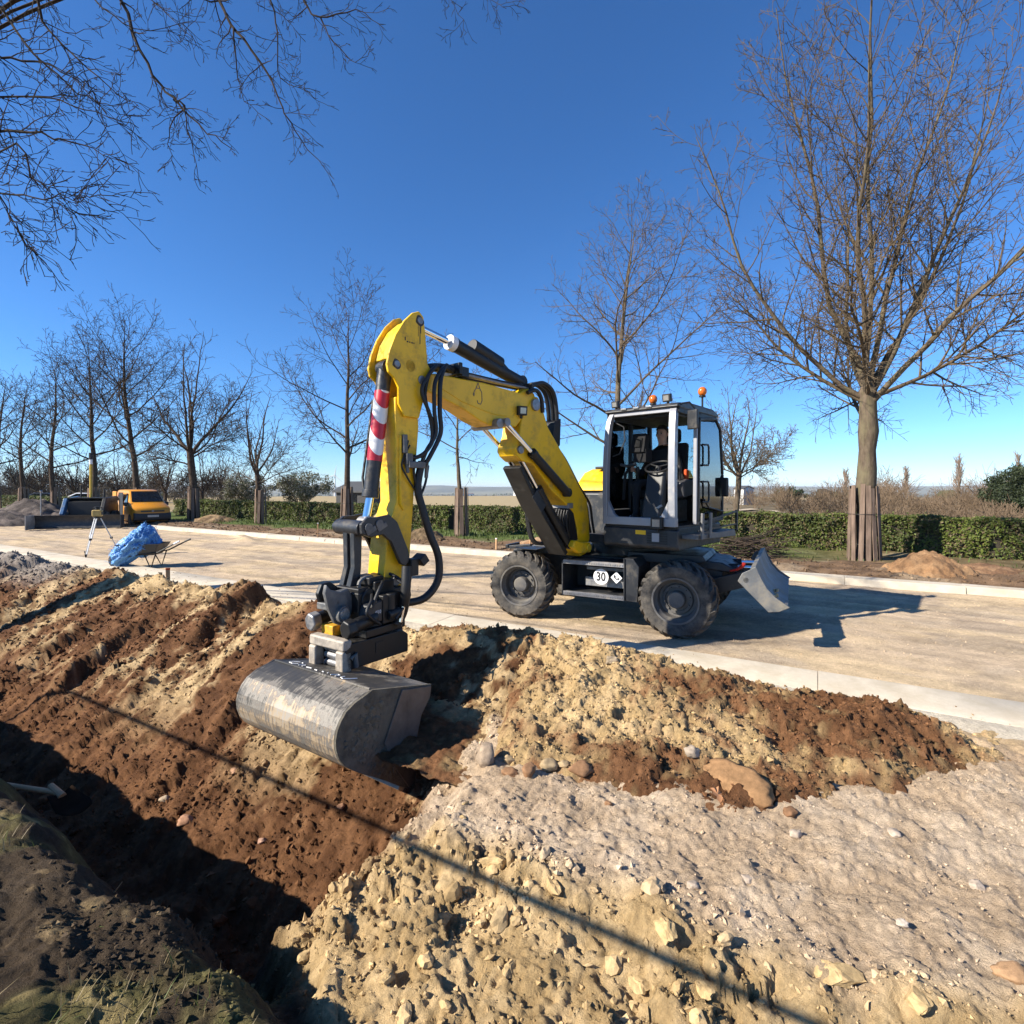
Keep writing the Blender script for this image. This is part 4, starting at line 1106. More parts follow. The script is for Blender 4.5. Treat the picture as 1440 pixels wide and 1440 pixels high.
for (x, z, r_, yy) in ((4.265, 3.915, 0.056, 0.1852), (4.57, 3.39, 0.052, 0.1852), (4.50, 1.36, 0.05, 0.1497)):
    gr = MB()
    ring_ = [(x+(r_*(1+0.12*math.sin(3*a+z)))*math.cos(a), z+(r_*(1+0.15*math.cos(2*a+x)))*math.sin(a)) for a in [2*math.pi*i/22 for i in range(22)]]
    gr.prism(ring_, YB+yy, YB+yy+0.0012); gr.build("grease_mark", mat('old_grease', (0.05, 0.03, 0.006), 0.35, var=0.5, vscale=30), stko)
# bucket cylinder in front of the stick, with red and white warning wrap
bc = cylinder("bucket_cylinder", (4.585, YB, 3.37), (4.765, YB, 2.02), 0.077, (4.825, YB, 1.73), 0.042, mt='anthracite', n=28)
m_, t_, b_ = newmat('red_white_warning_wrap')
N = t_.nodes.new; L = t_.links.new
tc = N("ShaderNodeTexCoord"); sx = N("ShaderNodeSeparateXYZ"); L(tc.outputs['Object'], sx.inputs[0])
m1 = N("ShaderNodeMath"); m1.operation = 'MULTIPLY_ADD'; m1.inputs[1].default_value = 1.25; L(sx.outputs['Y'], m1.inputs[0]); L(sx.outputs['Z'], m1.inputs[2])
m2 = N("ShaderNodeMath"); m2.operation = 'MULTIPLY'; m2.inputs[1].default_value = 1/0.33; L(m1.outputs[0], m2.inputs[0])
m3 = N("ShaderNodeMath"); m3.operation = 'FRACT'; L(m2.outputs[0], m3.inputs[0])
m4 = N("ShaderNodeMath"); m4.operation = 'GREATER_THAN'; m4.inputs[1].default_value = 0.5; L(m3.outputs[0], m4.inputs[0])
mx = N("ShaderNodeMix"); mx.data_type = 'RGBA'; mx.inputs['A'].default_value = (0.72, 0.71, 0.70, 1); mx.inputs['B'].default_value = (0.48, 0.015, 0.03, 1); L(m4.outputs[0], mx.inputs['Factor'])
L(mx.outputs['Result'], b_.inputs['Base Color']); b_.inputs['Roughness'].default_value = 0.4
ax = (Vector((4.765, YB, 2.02))-Vector((4.585, YB, 3.37)))
wp = MB(); wp.tube([Vector((4.585, YB, 3.37))+ax*0.19, Vector((4.585, YB, 3.37))+ax*0.74], 0.080, 28); wp.build("warning_wrap", m_, bc)
ppe = MB(); ppe.tube([Vector((4.585, YB-0.1, 3.2)), Vector((4.66, YB-0.115, 3.0)), Vector((4.80, YB-0.09, 2.2)), Vector((4.81, YB-0.05, 2.05))], 0.014, 8); ppe.build("hydraulic_pipe", M['black'], bc)

# ---- bucket linkage
lk = MB()
for sd in (1, -1):
    y0 = YB+sd*0.195; y1 = YB+sd*0.245
    lk.prism([(4.84, 1.80), (4.70, 1.82), (4.60, 1.74), (4.46, 1.44), (4.44, 1.32), (4.50, 1.27), (4.56, 1.30), (4.68, 1.54), (4.78, 1.62), (4.92, 1.60), (5.02, 1.64), (5.03, 1.74), (4.95, 1.80)], min(y0, y1), max(y0, y1))
lko = lk.build("rocker_link", M['anthracite'], ex, bevel=0.012)
for (x, z) in ((4.95, 1.70), (4.825, 1.73)):
    for sd in (1, -1):
        lp = MB(); lp.cyl((x, YB+sd*0.245, z), (x, YB+sd*0.262, z), 0.045, 16); lp.box((x-0.03, YB+sd*0.252, z-0.03), (0.12, 0.012, 0.05), rot=((0, 1, 0), 0.5*1))
        lp.build("pin_retainer", M['cast'], lko, bevel=0.004)
tbx = MB(); tbx.cyl((4.97, YB-0.27, 1.69), (4.97, YB+0.19, 1.69), 0.078, 20); tbx.cyl((4.97, YB-0.33, 1.69), (4.97, YB-0.27, 1.69), 0.05, 14)
tbo = tbx.build("link_tube", M['anthracite'], ex, bevel=0.01)
pl_ = MB(); pl_.prism([(4.93, 1.66), (5.03, 1.66), (5.02, 1.3), (5.08, 1.08), (5.02, 1.04), (4.96, 1.10), (4.94, 1.3)], YB-0.10, YB-0.02); pl_.prism([(4.93, 1.66), (5.03, 1.66), (5.02, 1.3), (5.08, 1.08), (5.02, 1.04), (4.96, 1.10), (4.94, 1.3)], YB+0.03, YB+0.11)
pl_.build("push_link", M['anthracite'], ex, bevel=0.012)
sk = MB()
pts = [(4.93+0.10*math.cos(a), YB+0.2, 1.14+0.07*math.sin(a)) for a in [2*math.pi*i/14 for i in range(15)]]
sk.tube(pts, 0.02, 8, caps=False); sk.build("lifting_shackle", M['cast'], ex)

# ---- tilt rotator (bucket frame)
tr = MB(HT)
tr.box((0.02, 0.0, 0.98), (0.46, 0.40, 0.20)); tr.box((-0.1, 0.1, 1.1), (0.3, 0.3, 0.14)); tr.cyl((0, 0, 0.76), (0, 0, 0.98), 0.25, 24)
tr.box((-0.12, 0.26, 0.9), (0.3, 0.2, 0.28)); tr.box((-0.3, 0.1, 0.92), (0.22, 0.3, 0.3)); tr.cyl((-0.1, 0.34, 0.78), (-0.1, 0.34, 1.05), 0.06, 12)
tr.cyl((0.1, 0.1, 1.0), (0.1, 0.22, 1.0), 0.11, 14); tr.box((-0.02, 0.05, 1.17), (0.22, 0.3, 0.08)); tr.cyl((-0.25, -0.05, 0.8), (-0.25, -0.05, 1.2), 0.08, 12); tr.box((0.16, -0.02, 1.06), (0.16, 0.42, 0.12)); tr.cyl((-0.02, 0.38, 0.84), (-0.2, 0.38, 0.86), 0.05, 12)
tro = tr.build("tilt_rotator", M['black'], ex, bevel=0.015)
hb = MB(HT); hb.prism([(-0.10, 0.80), (0.20, 0.78), (0.26, 0.86), (0.22, 0.97), (0.02, 1.0), (-0.10, 0.95)], 0.2, 0.34); hb.build("rotor_cover", M['anthracite'], tro, bevel=0.015)
text_mesh("4/10", 0.05, M['white'], tro, face_m(HT, (0.09, 0.342, 0.89), (-1, 0, 0), (0, 0, 1)))
ub2 = MB(HT)
ub2.prism([(0.20, 1.0), (0.30, 1.13), (0.40, 1.11), (0.52, 1.14), (0.58, 1.20), (0.60, 1.12), (0.55, 0.96), (0.47, 0.82), (0.38, 0.78), (0.28, 0.84), (0.20, 0.92)], 0.03, 0.09, holes=[(0.43, 1.02, 0.055, 4)])
ub2.prism([(0.20, 1.0), (0.5, 1.0), (0.5, 0.93), (0.2, 0.9)], -0.20, 0.03)
ubo = ub2.build("hitch_bracket", M['cast'], tro, bevel=0.014)
ub3 = MB(HT); ub3.prism([(0.18, 0.95), (0.26, 1.12), (0.36, 1.18), (0.47, 1.17), (0.52, 1.08), (0.48, 0.96), (0.38, 0.87)], -0.20, -0.14); ub3.build("hitch_hook", M['black'], tro, bevel=0.014)
q = MB(HT); q.cyl((0.40, 0.06, 0.90), (0.40, 0.155, 0.90), 0.082, 20); q.build("pin_boss", M['cast'], ubo, bevel=0.008)
q = MB(HT); q.cyl((0.40, 0.155, 0.90), (0.40, 0.165, 0.90), 0.06, 18); 
for i in range(6):
    a = 2*math.pi*i/6
    q.cyl((0.40+0.04*math.cos(a), 0.165, 0.90+0.04*math.sin(a)), (0.40+0.04*math.cos(a), 0.172, 0.90+0.04*math.sin(a)), 0.01, 6)
q.build("bolt_ring", M['steel'], ubo)
for sd in (1, -1):
    q = MB(HT); q.cyl((0.1, 0.30*sd, 0.84), (0.42, 0.30*sd, 0.80), 0.07, 14); qq = q.build("tilt_cylinder", M['black'], tro, bevel=0.008)
    q = MB(HT); q.cyl((0.40, 0.30*sd, 0.80), (0.52, 0.30*sd, 0.79), 0.095, 6); q.build("cylinder_head", M['steel'] if sd < 0 else M['black'], qq, bevel=0.02)
r0_ = MB(HT); r0_.cyl((0.02, 0, 0.655), (0.02, 0, 0.765), 0.285, 32); r0_.bx((-0.36, -0.1, 0.66), (-0.15, 0.32, 0.80)); r0_.bx((-0.2, 0.2, 0.66), (0.25, 0.33, 0.74)); r0_.build("gear_house", M['black'], tro, bevel=0.012)
ro = MB(HT); ro.bx((0.22, -0.22, 0.665), (0.42, -0.02, 0.77)); ro.cyl((0.22, 0.05, 0.67), (0.22, 0.05, 0.80), 0.12, 18)
ro.build("rotor_ring", mat('worn_orange_yellow', (0.62, 0.33, 0.015), 0.5, var=0.2, dirt=(0.12, 0.08, 0.04), dscale=7, damt=0.4), tro, bevel=0.012)
hp = MB(HT); hp.cyl((-0.3, 0.45, 1.2), (-0.2, 0.40, 0.75), 0.03, 10); hp.build("chrome_pipe", M['chrome'], tro)
qh = MB(HT)      # quick hitch block over the bucket
qh.prism([(-0.40, 0.40), (-0.40, 0.58), (-0.30, 0.64), (0.46, 0.66), (0.54, 0.60), (0.50, 0.42)], 0.26, 0.33)
qh.prism([(-0.40, 0.40), (-0.40, 0.58), (-0.30, 0.64), (0.46, 0.66), (0.54, 0.60), (0.50, 0.42)], -0.27, -0.20)
qh.bx((-0.38, -0.20, 0.585), (0.44, 0.26, 0.648)); qh.bx((-0.36, -0.2, 0.42), (0.30, 0.26, 0.58))
qho = qh.build("quick_hitch", M['black'], ex, bevel=0.012)
qf = MB(HT)
qf.bx((0.44, -0.25, 0.60), (0.56, 0.33, 0.70)); qf.bx((0.44, -0.25, 0.40), (0.57, -0.13, 0.602)); qf.bx((0.44, 0.20, 0.40), (0.57, 0.33, 0.602))
qf.build("hitch_face", mat('worn_light_steel', (0.33, 0.29, 0.245), 0.6, metal=0.3, var=0.3, vscale=16, dirt=(0.42, 0.36, 0.28), dscale=8, damt=0.4), qho, bevel=0.022, seg=3)
for z in (0.57, 0.50, 0.43):
    q = MB(HT); q.cyl((0.43, -0.12, z), (0.43, 0.19, z), 0.032, 14); q.build("locking_pin", M['steel'], qho, bevel=0.004)
q = MB(HT); q.tube([(0.46, 0.335, 0.52), (0.42, 0.35, 0.56), (0.40, 0.345, 0.44)], 0.028, 10); q.build("hose_elbow", M['cast'], qho)
q = MB(HT); q.bx((0.0, 0.331, 0.5), (0.12, 0.338, 0.6)); q.build("black_box", M['black'], qho, bevel=0.004)

# ---- grading bucket
m_, t_, b_ = newmat('worn_bucket_steel')
N = t_.nodes.new; L = t_.links.new
tc = N("ShaderNodeTexCoord"); mp = N("ShaderNodeMapping"); L(tc.outputs['Object'], mp.inputs[0])
_bx = BK.to_3x3() @ Vector((1, 0, 0)); mp.inputs['Rotation'].default_value = (0, 0, -math.atan2(_bx.y, _bx.x))
mps = N("ShaderNodeMapping"); mps.inputs['Scale'].default_value = (1.0, 0.42, 1.0); L(mp.outputs[0], mps.inputs[0])
n1 = N("ShaderNodeTexNoise"); n1.inputs['Scale'].default_value = 2.1; n1.inputs['Detail'].default_value = 8; n1.inputs['Roughness'].default_value = 0.68; L(mps.outputs[0], n1.inputs[0])
mp2 = N("ShaderNodeMapping"); mp2.inputs['Scale'].default_value = (2.0, 16, 2.0); L(mp.outputs[0], mp2.inputs[0])
n2 = N("ShaderNodeTexNoise"); n2.inputs['Scale'].default_value = 2.2; n2.inputs['Detail'].default_value = 8; n2.inputs['Roughness'].default_value = 0.7; L(mp2.outputs[0], n2.inputs[0])
ad = N("ShaderNodeMath"); ad.operation = 'MULTIPLY_ADD'; ad.inputs[1].default_value = 0.45; L(n2.outputs['Fac'], ad.inputs[0]); L(n1.outputs['Fac'], ad.inputs[2])
sz = N("ShaderNodeSeparateXYZ"); L(tc.outputs['Object'], sz.inputs[0])
zr = N("ShaderNodeMapRange"); zr.inputs['From Min'].default_value = 0.05; zr.inputs['From Max'].default_value = 0.46; zr.inputs['To Min'].default_value = 0.03; zr.inputs['To Max'].default_value = -0.17; L(sz.outputs['Z'], zr.inputs['Value'])
a2 = N("ShaderNodeMath"); a2.operation = 'ADD'; L(ad.outputs[0], a2.inputs[0]); L(zr.outputs[0], a2.inputs[1])
rp = N("ShaderNodeValToRGB"); cr = rp.color_ramp
cr.elements[0].position = 0.50; cr.elements[0].color = (0.030, 0.030, 0.031, 1)
cr.elements[1].position = 0.95; cr.elements[1].color = (0.35, 0.26, 0.155, 1)
for pos, cc in ((0.60, (0.055, 0.05, 0.044, 1)), (0.66, (0.20, 0.18, 0.15, 1)), (0.70, (0.12, 0.105, 0.092, 1)), (0.75, (0.33, 0.245, 0.15, 1)), (0.82, (0.28, 0.255, 0.22, 1))):
    e = cr.elements.new(pos); e.color = cc
L(a2.outputs[0], rp.inputs[0]); L(rp.outputs[0], b_.inputs['Base Color'])
b_.inputs['Metallic'].default_value = 0.1; b_.inputs['Roughness'].default_value = 0.6
n3 = N("ShaderNodeTexNoise"); n3.inputs['Scale'].default_value = 40; n3.inputs['Detail'].default_value = 6; L(mp2.outputs[0], n3.inputs[0])
bp = N("ShaderNodeBump"); bp.inputs['Strength'].default_value = 0.15; bp.inputs['Distance'].default_value = 0.01; L(n2.outputs['Fac'], bp.inputs['Height']); L(bp.outputs[0], b_.inputs['Normal'])
M['bucket'] = m_
prof = [(0.0, 0.317), (0.35, 0.405), (0.69, 0.49), (0.92, 0.44), (1.02, 0.33), (1.05, 0.20), (1.00, 0.05), (0.86, -0.08), (0.62, -0.24), (0.38, -0.42), (0.14, -0.59)]
def smoothprof(p, rounds=1):
    for _ in range(rounds):
        o_ = [p[0]]
        for i in range(len(p)-1):
            a_, b2 = p[i], p[i+1]
            o_ += [(a_[0]*0.75+b2[0]*0.25, a_[1]*0.75+b2[1]*0.25), (a_[0]*0.25+b2[0]*0.75, a_[1]*0.25+b2[1]*0.75)]
        o_.append(p[-1]); p = o_
    return p
pf = prof[:3]+smoothprof(prof[2:], 1)[1:]
inner = []
for i, p in enumerate(pf):
    a_ = Vector(pf[max(0, i-1)]); b2 = Vector(pf[min(len(pf)-1, i+1)]); d_ = (b2-a_).normalized()
    inner.append((p[0]-d_[1]*-0.028*-1, p[1]-d_[0]*0.028*1) if False else (p[0]+d_[1]*0.028, p[1]-d_[0]*0.028))
bkt = MB(BK).prism(pf+inner[::-1], -0.54, 0.75).build("grading_bucket", M['bucket'], ex, bevel=0.004, smooth=12)
side_poly = [(0.0, 0.322), (0.69, 0.495)]+smoothprof(prof[2:], 1)[1:]+[(0.12, -0.60), (0.20, -0.40), (0.22, -0.15), (0.14, 0.12), (0.03, 0.25)]
for y0, y1 in ((0.75, 0.775), (-0.565, -0.54)):
    so = MB(BK).prism(side_poly, y0, y1).build("side_plate", mat('mud_caked_side', (0.10, 0.088, 0.066), 0.9, var=0.45, vscale=9, bump=1.0, bscale=22, dirt=(0.17, 0.135, 0.09), dscale=3, damt=0.4) if y0 > 0 else M['bucket'], bkt, bevel=0.004)
wr = MB(BK); wr.prism([(0.02, 0.315), (0.38, 0.395), (0.58, 0.03), (0.50, -0.16), (0.30, -0.46), (0.13, -0.59), (0.21, -0.40), (0.23, -0.15), (0.15, 0.10), (0.04, 0.22)], 0.776, 0.792)
wr.build("wear_plate", mat('worn_plate', (0.13, 0.105, 0.085), 0.6, metal=0.3, var=0.35, vscale=6, bump=0.2, bscale=30), bkt, bevel=0.004)
rnd = random.Random(21)
V0m, F0m = ico(1)
mud = MB(BK)
for i in range(420):
    x = rnd.uniform(0.35, 1.0); z = rnd.uniform(-0.3, 0.4)
    if x > 0.98-0.9*abs(z-0.15) or (x < 0.6 and z > 0.05-(0.6-x)): continue
    r_ = 0.006+0.022*rnd.random()**3
    mud.add([(x+v[0]*r_*1.3, 0.776+v[1]*r_*0.5, z+v[2]*r_*1.2) for v in (V0m*(1+0.3*np.random.default_rng(i).standard_normal((len(V0m), 1))))], [tuple(int(k) for k in f) for f in F0m])
mo_ = mud.build("mud_cake", mat('wet_mud', (0.115, 0.100, 0.072), 0.9, var=0.4, vscale=8, bump=0.6, bscale=60), bkt, fix=False, smooth=0); mo_["kind"] = "stuff"
ce = MB(BK); ce.prism([(0.17, -0.585), (0.40, -0.445), (0.385, -0.42), (0.10, -0.60), (0.09, -0.63)], -0.55, 0.76); ce.build("cutting_edge", mat('polished_sandy_edge', (0.42, 0.34, 0.23), 0.5, metal=0.25, var=0.3, vscale=9), bkt, bevel=0.004)
cr_ = MB(BK); cr_.tube([(0.69, -0.53, 0.496), (0.69, 0.74, 0.496)], 0.009, 6); cr_.build("weld_bead", M['bucket'], bkt)
# chalk scrawl on the top plate
ck = MB(BK)
def stroke(pts, r_=0.0045):
    ck = MB(BK); ck.tube([(x, y, 0.317+x*0.25+0.004) for x, y in pts], r_, 5); ck.build("chalk_stroke", M['white'], bkt)
CX=0
stroke([(0.52, -0.40), (0.57, -0.44), (0.62, -0.42), (0.63, -0.36), (0.59, -0.33)]); stroke([(0.52, -0.37), (0.53, -0.34)])
stroke([(0.62, -0.28), (0.56, -0.27), (0.58, -0.24), (0.62, -0.23)]); stroke([(0.61, -0.18), (0.60, -0.12)]); stroke([(0.61, -0.06), (0.615, -0.02)])
stroke([(0.60, 0.03), (0.60, 0.05)]); stroke([(0.58, 0.09), (0.60, 0.10)]); stroke([(0.62, 0.17), (0.55, 0.18), (0.56, 0.22), (0.62, 0.23)]); stroke([(0.55, 0.27), (0.61, 0.29), (0.63, 0.34), (0.57, 0.36), (0.50, 0.37)])

# ---- hoses
def hose(pts, r_, parent, name="hydraulic_hose", n=8, sub=6):
    p = [Vector(v) for v in pts]; out = []
    for i in range(len(p)-1):
        p0 = p[max(i-1, 0)]; p1 = p[i]; p2 = p[i+1]; p3 = p[min(i+2, len(p)-1)]
        for k_ in range(sub):
            u_ = k_/sub
            out.append(0.5*((2*p1)+(p2-p0)*u_+(2*p0-5*p1+4*p2-p3)*u_*u_+(-p0+3*p1-3*p2+p3)*u_**3))
    out.append(p[-1])
    return MB().tube(out, r_, n).build(name, M['hose'], parent, smooth=60)
hose([(3.9, -0.36, 3.46), (4.06, -0.22, 3.45), (4.2, -0.2, 3.31), (4.28, -0.2, 3.14), (4.19, -0.19, 2.92), (4.10, -0.2, 2.72), (4.18, -0.2, 2.53), (4.33, -0.23, 2.42), (4.45, -0.26, 2.46), (4.43, -0.26, 2.60)], 0.022, ubm)
hose([(3.75, -0.34, 3.48), (3.92, -0.22, 3.48), (4.05, -0.16, 3.28), (4.07, -0.15, 2.94), (4.05, -0.16, 2.70), (4.16, -0.2, 2.45), (4.22, -0.24, 2.33)], 0.026, ubm)
hose([(3.8, -0.30, 3.47), (3.97, -0.2, 3.44), (4.12, -0.17, 3.25), (4.14, -0.16, 2.95), (4.10, -0.18, 2.70), (4.2, -0.22, 2.5), (4.25, -0.24, 2.36)], 0.024, ubm)
hose([(3.8, -0.5, 3.47), (4.0, -0.3, 3.46), (4.14, -0.24, 3.36), (4.22, -0.22, 3.1), (4.15, -0.2, 2.8), (4.14, -0.21, 2.6), (4.26, -0.24, 2.42)], 0.02, ubm)
hose([(4.24, -0.25, 2.38), (4.29, -0.26, 2.10), (4.25, -0.23, 1.87), (4.18, -0.19, 1.59), (4.09, -0.15, 1.33), (4.10, -0.15, 1.07), (4.26, -0.18, 0.90), (4.50, -0.22, 0.88), (4.62, -0.26, 0.90)], 0.042, stko, "hose_sleeve", 12)
hose([(4.40, -0.255, 2.55), (4.50, -0.26, 2.35), (4.44, -0.26, 2.22), (4.31, -0.27, 2.06)], 0.010, stko)
hose([(4.34, -0.25, 2.45), (4.34, -0.26, 2.25), (4.29, -0.26, 2.05)], 0.014, stko)
hose([(4.15, -0.25, 2.34), (4.19, -0.25, 2.15), (4.26, -0.25, 2.0)], 0.014, stko)
vb = MB(); vb.box((4.46, -0.265, 2.56), (0.05, 0.05, 0.20)); vb.box((4.33, -0.25, 2.34), (0.22, 0.09, 0.07)); vb.box((4.42, -0.26, 2.40), (0.08, 0.08, 0.12)); vb.cyl((4.17, -0.25, 2.40), (4.18, -0.25, 2.20), 0.022, 10); vb.cyl((4.44, -0.25, 2.36), (4.43, -0.25, 2.25), 0.02, 10)
vb.build("valve_block", M['cast'], stko, bevel=0.008)
hose([(4.12, YB, 3.44), (3.9, YB+0.05, 3.49), (3.65, YB+0.08, 3.50)], 0.05, ubm, "hose_bundle", 10)
mf = MB(); mf.box((3.58, YB+0.06, 3.47), (0.12, 0.26, 0.12)); mf.box((3.66, YB+0.05, 3.50), (0.05, 0.30, 0.14)); mf.build("hose_clamp", M['black'], ubm, bevel=0.01)
mf = MB(); mf.box((2.32, YB+0.1, 3.47), (0.05, 0.2, 0.12)); mf.build("hose_clamp", M['black'], ubm, bevel=0.01)
for i, (dy, dz, r_) in enumerate(((0.13, 0.0, 0.016), (0.09, 0.035, 0.014), (0.05, 0.01, 0.016), (-0.06, 0.01, 0.016), (-0.1, 0.03, 0.014))):
    q = MB(); q.tube([(3.6, YB+dy, 3.455+dz), (2.9, YB+dy, 3.45+dz), (2.32, YB+dy, 3.46+dz)], r_, 8); q.build("steel_pipe", M['steel'] if i % 2 == 0 else M['black'], ubm)
for dy in (0.10, 0.03, -0.05):
    hose([(2.36, YB+dy, 3.47), (2.16, YB+dy, 3.54), (1.95, YB+dy, 3.59), (1.74, YB+dy, 3.50), (1.65, YB+dy, 3.26), (1.64, YB+dy, 2.90), (1.70, YB+dy, 2.68)], 0.032, lb, n=10)
hose([(2.44, YB+0.2, 3.38), (2.28, YB+0.22, 3.43), (2.14, YB+0.2, 3.34), (2.08, YB+0.18, 3.15)], 0.03, lb)
q = MB(); q.prism([(1.58, 3.12), (1.74, 3.06), (1.80, 2.72), (1.70, 2.64), (1.60, 2.72)], YB-0.1, YB+0.14); q.build("hose_guard", M['black'], lb, bevel=0.015)
for dy in (0.13, 0.06, -0.02, -0.09):
    hose([(1.72, YB+dy, 2.72), (1.45, YB+dy, 2.50), (1.12, YB+dy, 2.14), (0.92, YB+dy, 1.96), (0.78, YB+dy, 1.80), (0.72, YB+dy, 1.55), (0.66, YB+dy, 1.36)], 0.020, lb)
for i in range(7):
    y_ = YB-0.15+0.05*i
    hose([(1.40, y_, 1.82), (1.47, y_, 1.66), (1.44, y_+0.01, 1.42), (1.34, y_, 1.30), (1.1, y_, 1.26)], 0.013, lb, n=6)
q = MB(); q.prism([(1.185, 1.30), (1.30, 1.70), (1.44, 1.80), (1.40, 1.36), (1.32, 1.24)], YB-0.172, YB+0.172); q.build("hose_backing", M['black'], lb, bevel=0.006)
q = MB(); q.bx((1.34, YB-0.19, 1.78), (1.46, YB+0.19, 1.86)); q.build("hose_bracket", M['steel'], lb, bevel=0.006)
for (x0, y0, z0) in ((1.78, YB-0.24, 1.6), (1.70, YB-0.27, 1.6)):
    hose([(1.9, y0, 1.85), (1.85, y0-0.02, z0), (1.78, y0, 1.32), (1.66, y0+0.06, 1.24), (1.5, y0+0.1, 1.3)], 0.028, gdo)
for (a_, b2, c2) in (((-0.25, 0.3, 1.15), (-0.32, 0.42, 0.98), (-0.1, 0.42, 0.80)), ((-0.3, 0.1, 1.2), (-0.42, 0.3, 1.02), (-0.2, 0.36, 0.8)), ((0.1, 0.25, 1.05), (0.3, 0.40, 0.92), (0.1, 0.38, 0.78)), ((-0.1, 0.2, 1.15), (0.1, 0.36, 1.1), (0.2, 0.36, 0.95))):
    hose([HT @ Vector(a_), HT @ ((Vector(a_)+Vector(b2))/2+Vector((0, 0.03, 0.03))), HT @ Vector(b2), HT @ Vector(c2)], 0.017, tro)
hose([HT @ Vector(p) for p in ((-0.28, 0.42, 1.30), (-0.24, 0.44, 1.05), (-0.26, 0.38, 0.85), (-0.2, 0.34, 0.72))], 0.05, tro, "hose_sleeve", 12)
q = MB(); q.box((4.30, -0.2, 1.32), (0.10, 0.16, 0.10), rot=((0, 1, 0), 0.6)); q.box((4.40, -0.22, 1.25), (0.10, 0.12, 0.18)); q.build("hose_bracket", M['black'], stko, bevel=0.012)

# ================================================================ THE OPERATOR
def operator():
    nodes = [((0.20, 0.62, 2.13), 0.17), ((0.14, 0.62, 2.35), 0.165), ((0.10, 0.62, 2.58), 0.185), ((0.11, 0.62, 2.70), 0.12), ((0.13, 0.62, 2.78), 0.058),
             ((0.16, 0.62, 2.85), 0.075), ((0.17, 0.62, 2.95), 0.092), ((0.155, 0.62, 3.02), 0.075)]
    edges = [(i, i+1) for i in range(7)]
    def chain(st_, pts):
        prev = st_
        for p, r_ in pts:
            nodes.append((p, r_)); edges.append((prev, len(nodes)-1)); prev = len(nodes)-1
        return prev
    for sd in (1, -1):
        chain(2, [((0.12, 0.62+0.20*sd, 2.62), 0.075), ((0.16, 0.62+0.28*sd, 2.42), 0.055), ((0.24, 0.62+0.31*sd, 2.30), 0.048), ((0.42, 0.62+0.33*sd, 2.37), 0.036), ((0.47, 0.62+0.34*sd, 2.39), 0.034)])
        chain(0, [((0.32, 0.62+0.12*sd, 2.13), 0.09), ((0.62, 0.62+0.17*sd, 2.17), 0.07), ((0.68, 0.62+0.17*sd, 1.95), 0.058), ((0.72, 0.62+0.16*sd, 1.68), 0.045), ((0.84, 0.62+0.16*sd, 1.64), 0.04)])
        wr_ = len(nodes)-1
    me = bpy.data.meshes.new("person")
    me.from_pydata([n_[0] for n_ in nodes], edges, [])
    o = bpy.data.objects.new("person", me); COL.objects.link(o)
    sk_ = o.modifiers.new("skin", 'SKIN'); sk_.use_smooth_shade = True
    for i, n_ in enumerate(nodes):
        me.skin_vertices[0].data[i].radius = (n_[1], n_[1])
    me.skin_vertices[0].data[0].use_root = True
    o.modifiers.new("sub", 'SUBSURF').render_levels = 2
    o.modifiers["sub"].levels = 2
    ev = o.evaluated_get(bpy.context.evaluated_depsgraph_get())
    m2 = bpy.data.meshes.new_from_object(ev)
    bpy.data.objects.remove(o)
    m2.materials.clear()
    for k_ in ('cloth', 'skin'): m2.materials.append(M[k_])
    for p in m2.polygons:
        c_ = p.center
        p.material_index = 1 if (c_.z > 2.765 and abs(c_.y-0.62) < 0.12) or (c_.x > 0.405 and 2.3 < c_.z < 2.5 and abs(c_.y-0.62) > 0.25) else 0
    m2.polygons.foreach_set("use_smooth", [True]*len(m2.polygons))
    p = bpy.data.objects.new("person", m2); COL.objects.link(p)
    p.matrix_world = EXM.copy()
    tag(p, "person in dark jacket sitting at the controls inside the excavator cab", "person")
    hr = MB(); hr.sphere((0.145, 0.62, 2.985), 0.103, 16, 10, sc=(0.95, 0.94, 0.98))
    hr.v = [Vector((v.x if v.x < 0.2 else 0.2+(v.x-0.2)*0.5, v.y, max(v.z, 3.015 if v.x > 0.17 else 2.90))) for v in hr.v]
    hr.build("hair", M['hair'], p)
    fc = MB()
    for sd in (1, -1):
        fc.sphere((0.253, 0.62+0.033*sd, 2.935), 0.011, 8, 6)
        fc.box((0.258, 0.62+0.034*sd, 2.957), (0.008, 0.035, 0.007))
    fc.build("eyes_and_brows", M['hair'], p)
    ns = MB(); ns.add([(0.258, 0.62, 2.94), (0.285, 0.62, 2.905), (0.252, 0.675, 2.90), (0.252, 0.705, 2.90), (0.255, 0.62, 2.89)], [(0, 2, 1), (0, 1, 3), (1, 2, 4), (1, 4, 3)])
    for sd in (1, -1): ns.sphere((0.155, 0.62+0.09*sd, 2.925), 0.028, 8, 6, sc=(0.7, 0.4, 1))
    ns.build("nose_and_ears", M['skin'], p)
    li = MB(); li.box((0.252, 0.62, 2.868), (0.008, 0.045, 0.008)); li.build("mouth", mat('lips', (0.36, 0.15, 0.12), 0.5), p)
    for sd in (1, -1):
        y = 0.62+0.34*sd
        fg = MB()
        for k_ in range(4):
            z = 2.415-0.021*k_
            L1 = (0.075, 0.085, 0.08, 0.065)[k_]
            fg.tube([(0.47, y+0.03*sd*-1*0, z), (0.47+L1*0.55, y+0.032, z+0.004), (0.47+L1*0.72, y+0.012, z), (0.47+L1*0.5, y-0.012, z-0.004)], [0.011, 0.010, 0.009, 0.008], 7)
        fg.tube([(0.46, y-0.02, 2.42), (0.49, y-0.04, 2.445), (0.52, y-0.025, 2.45)], [0.012, 0.011, 0.009], 7)
        fg.build("fingers", M['skin'], p, smooth=60)
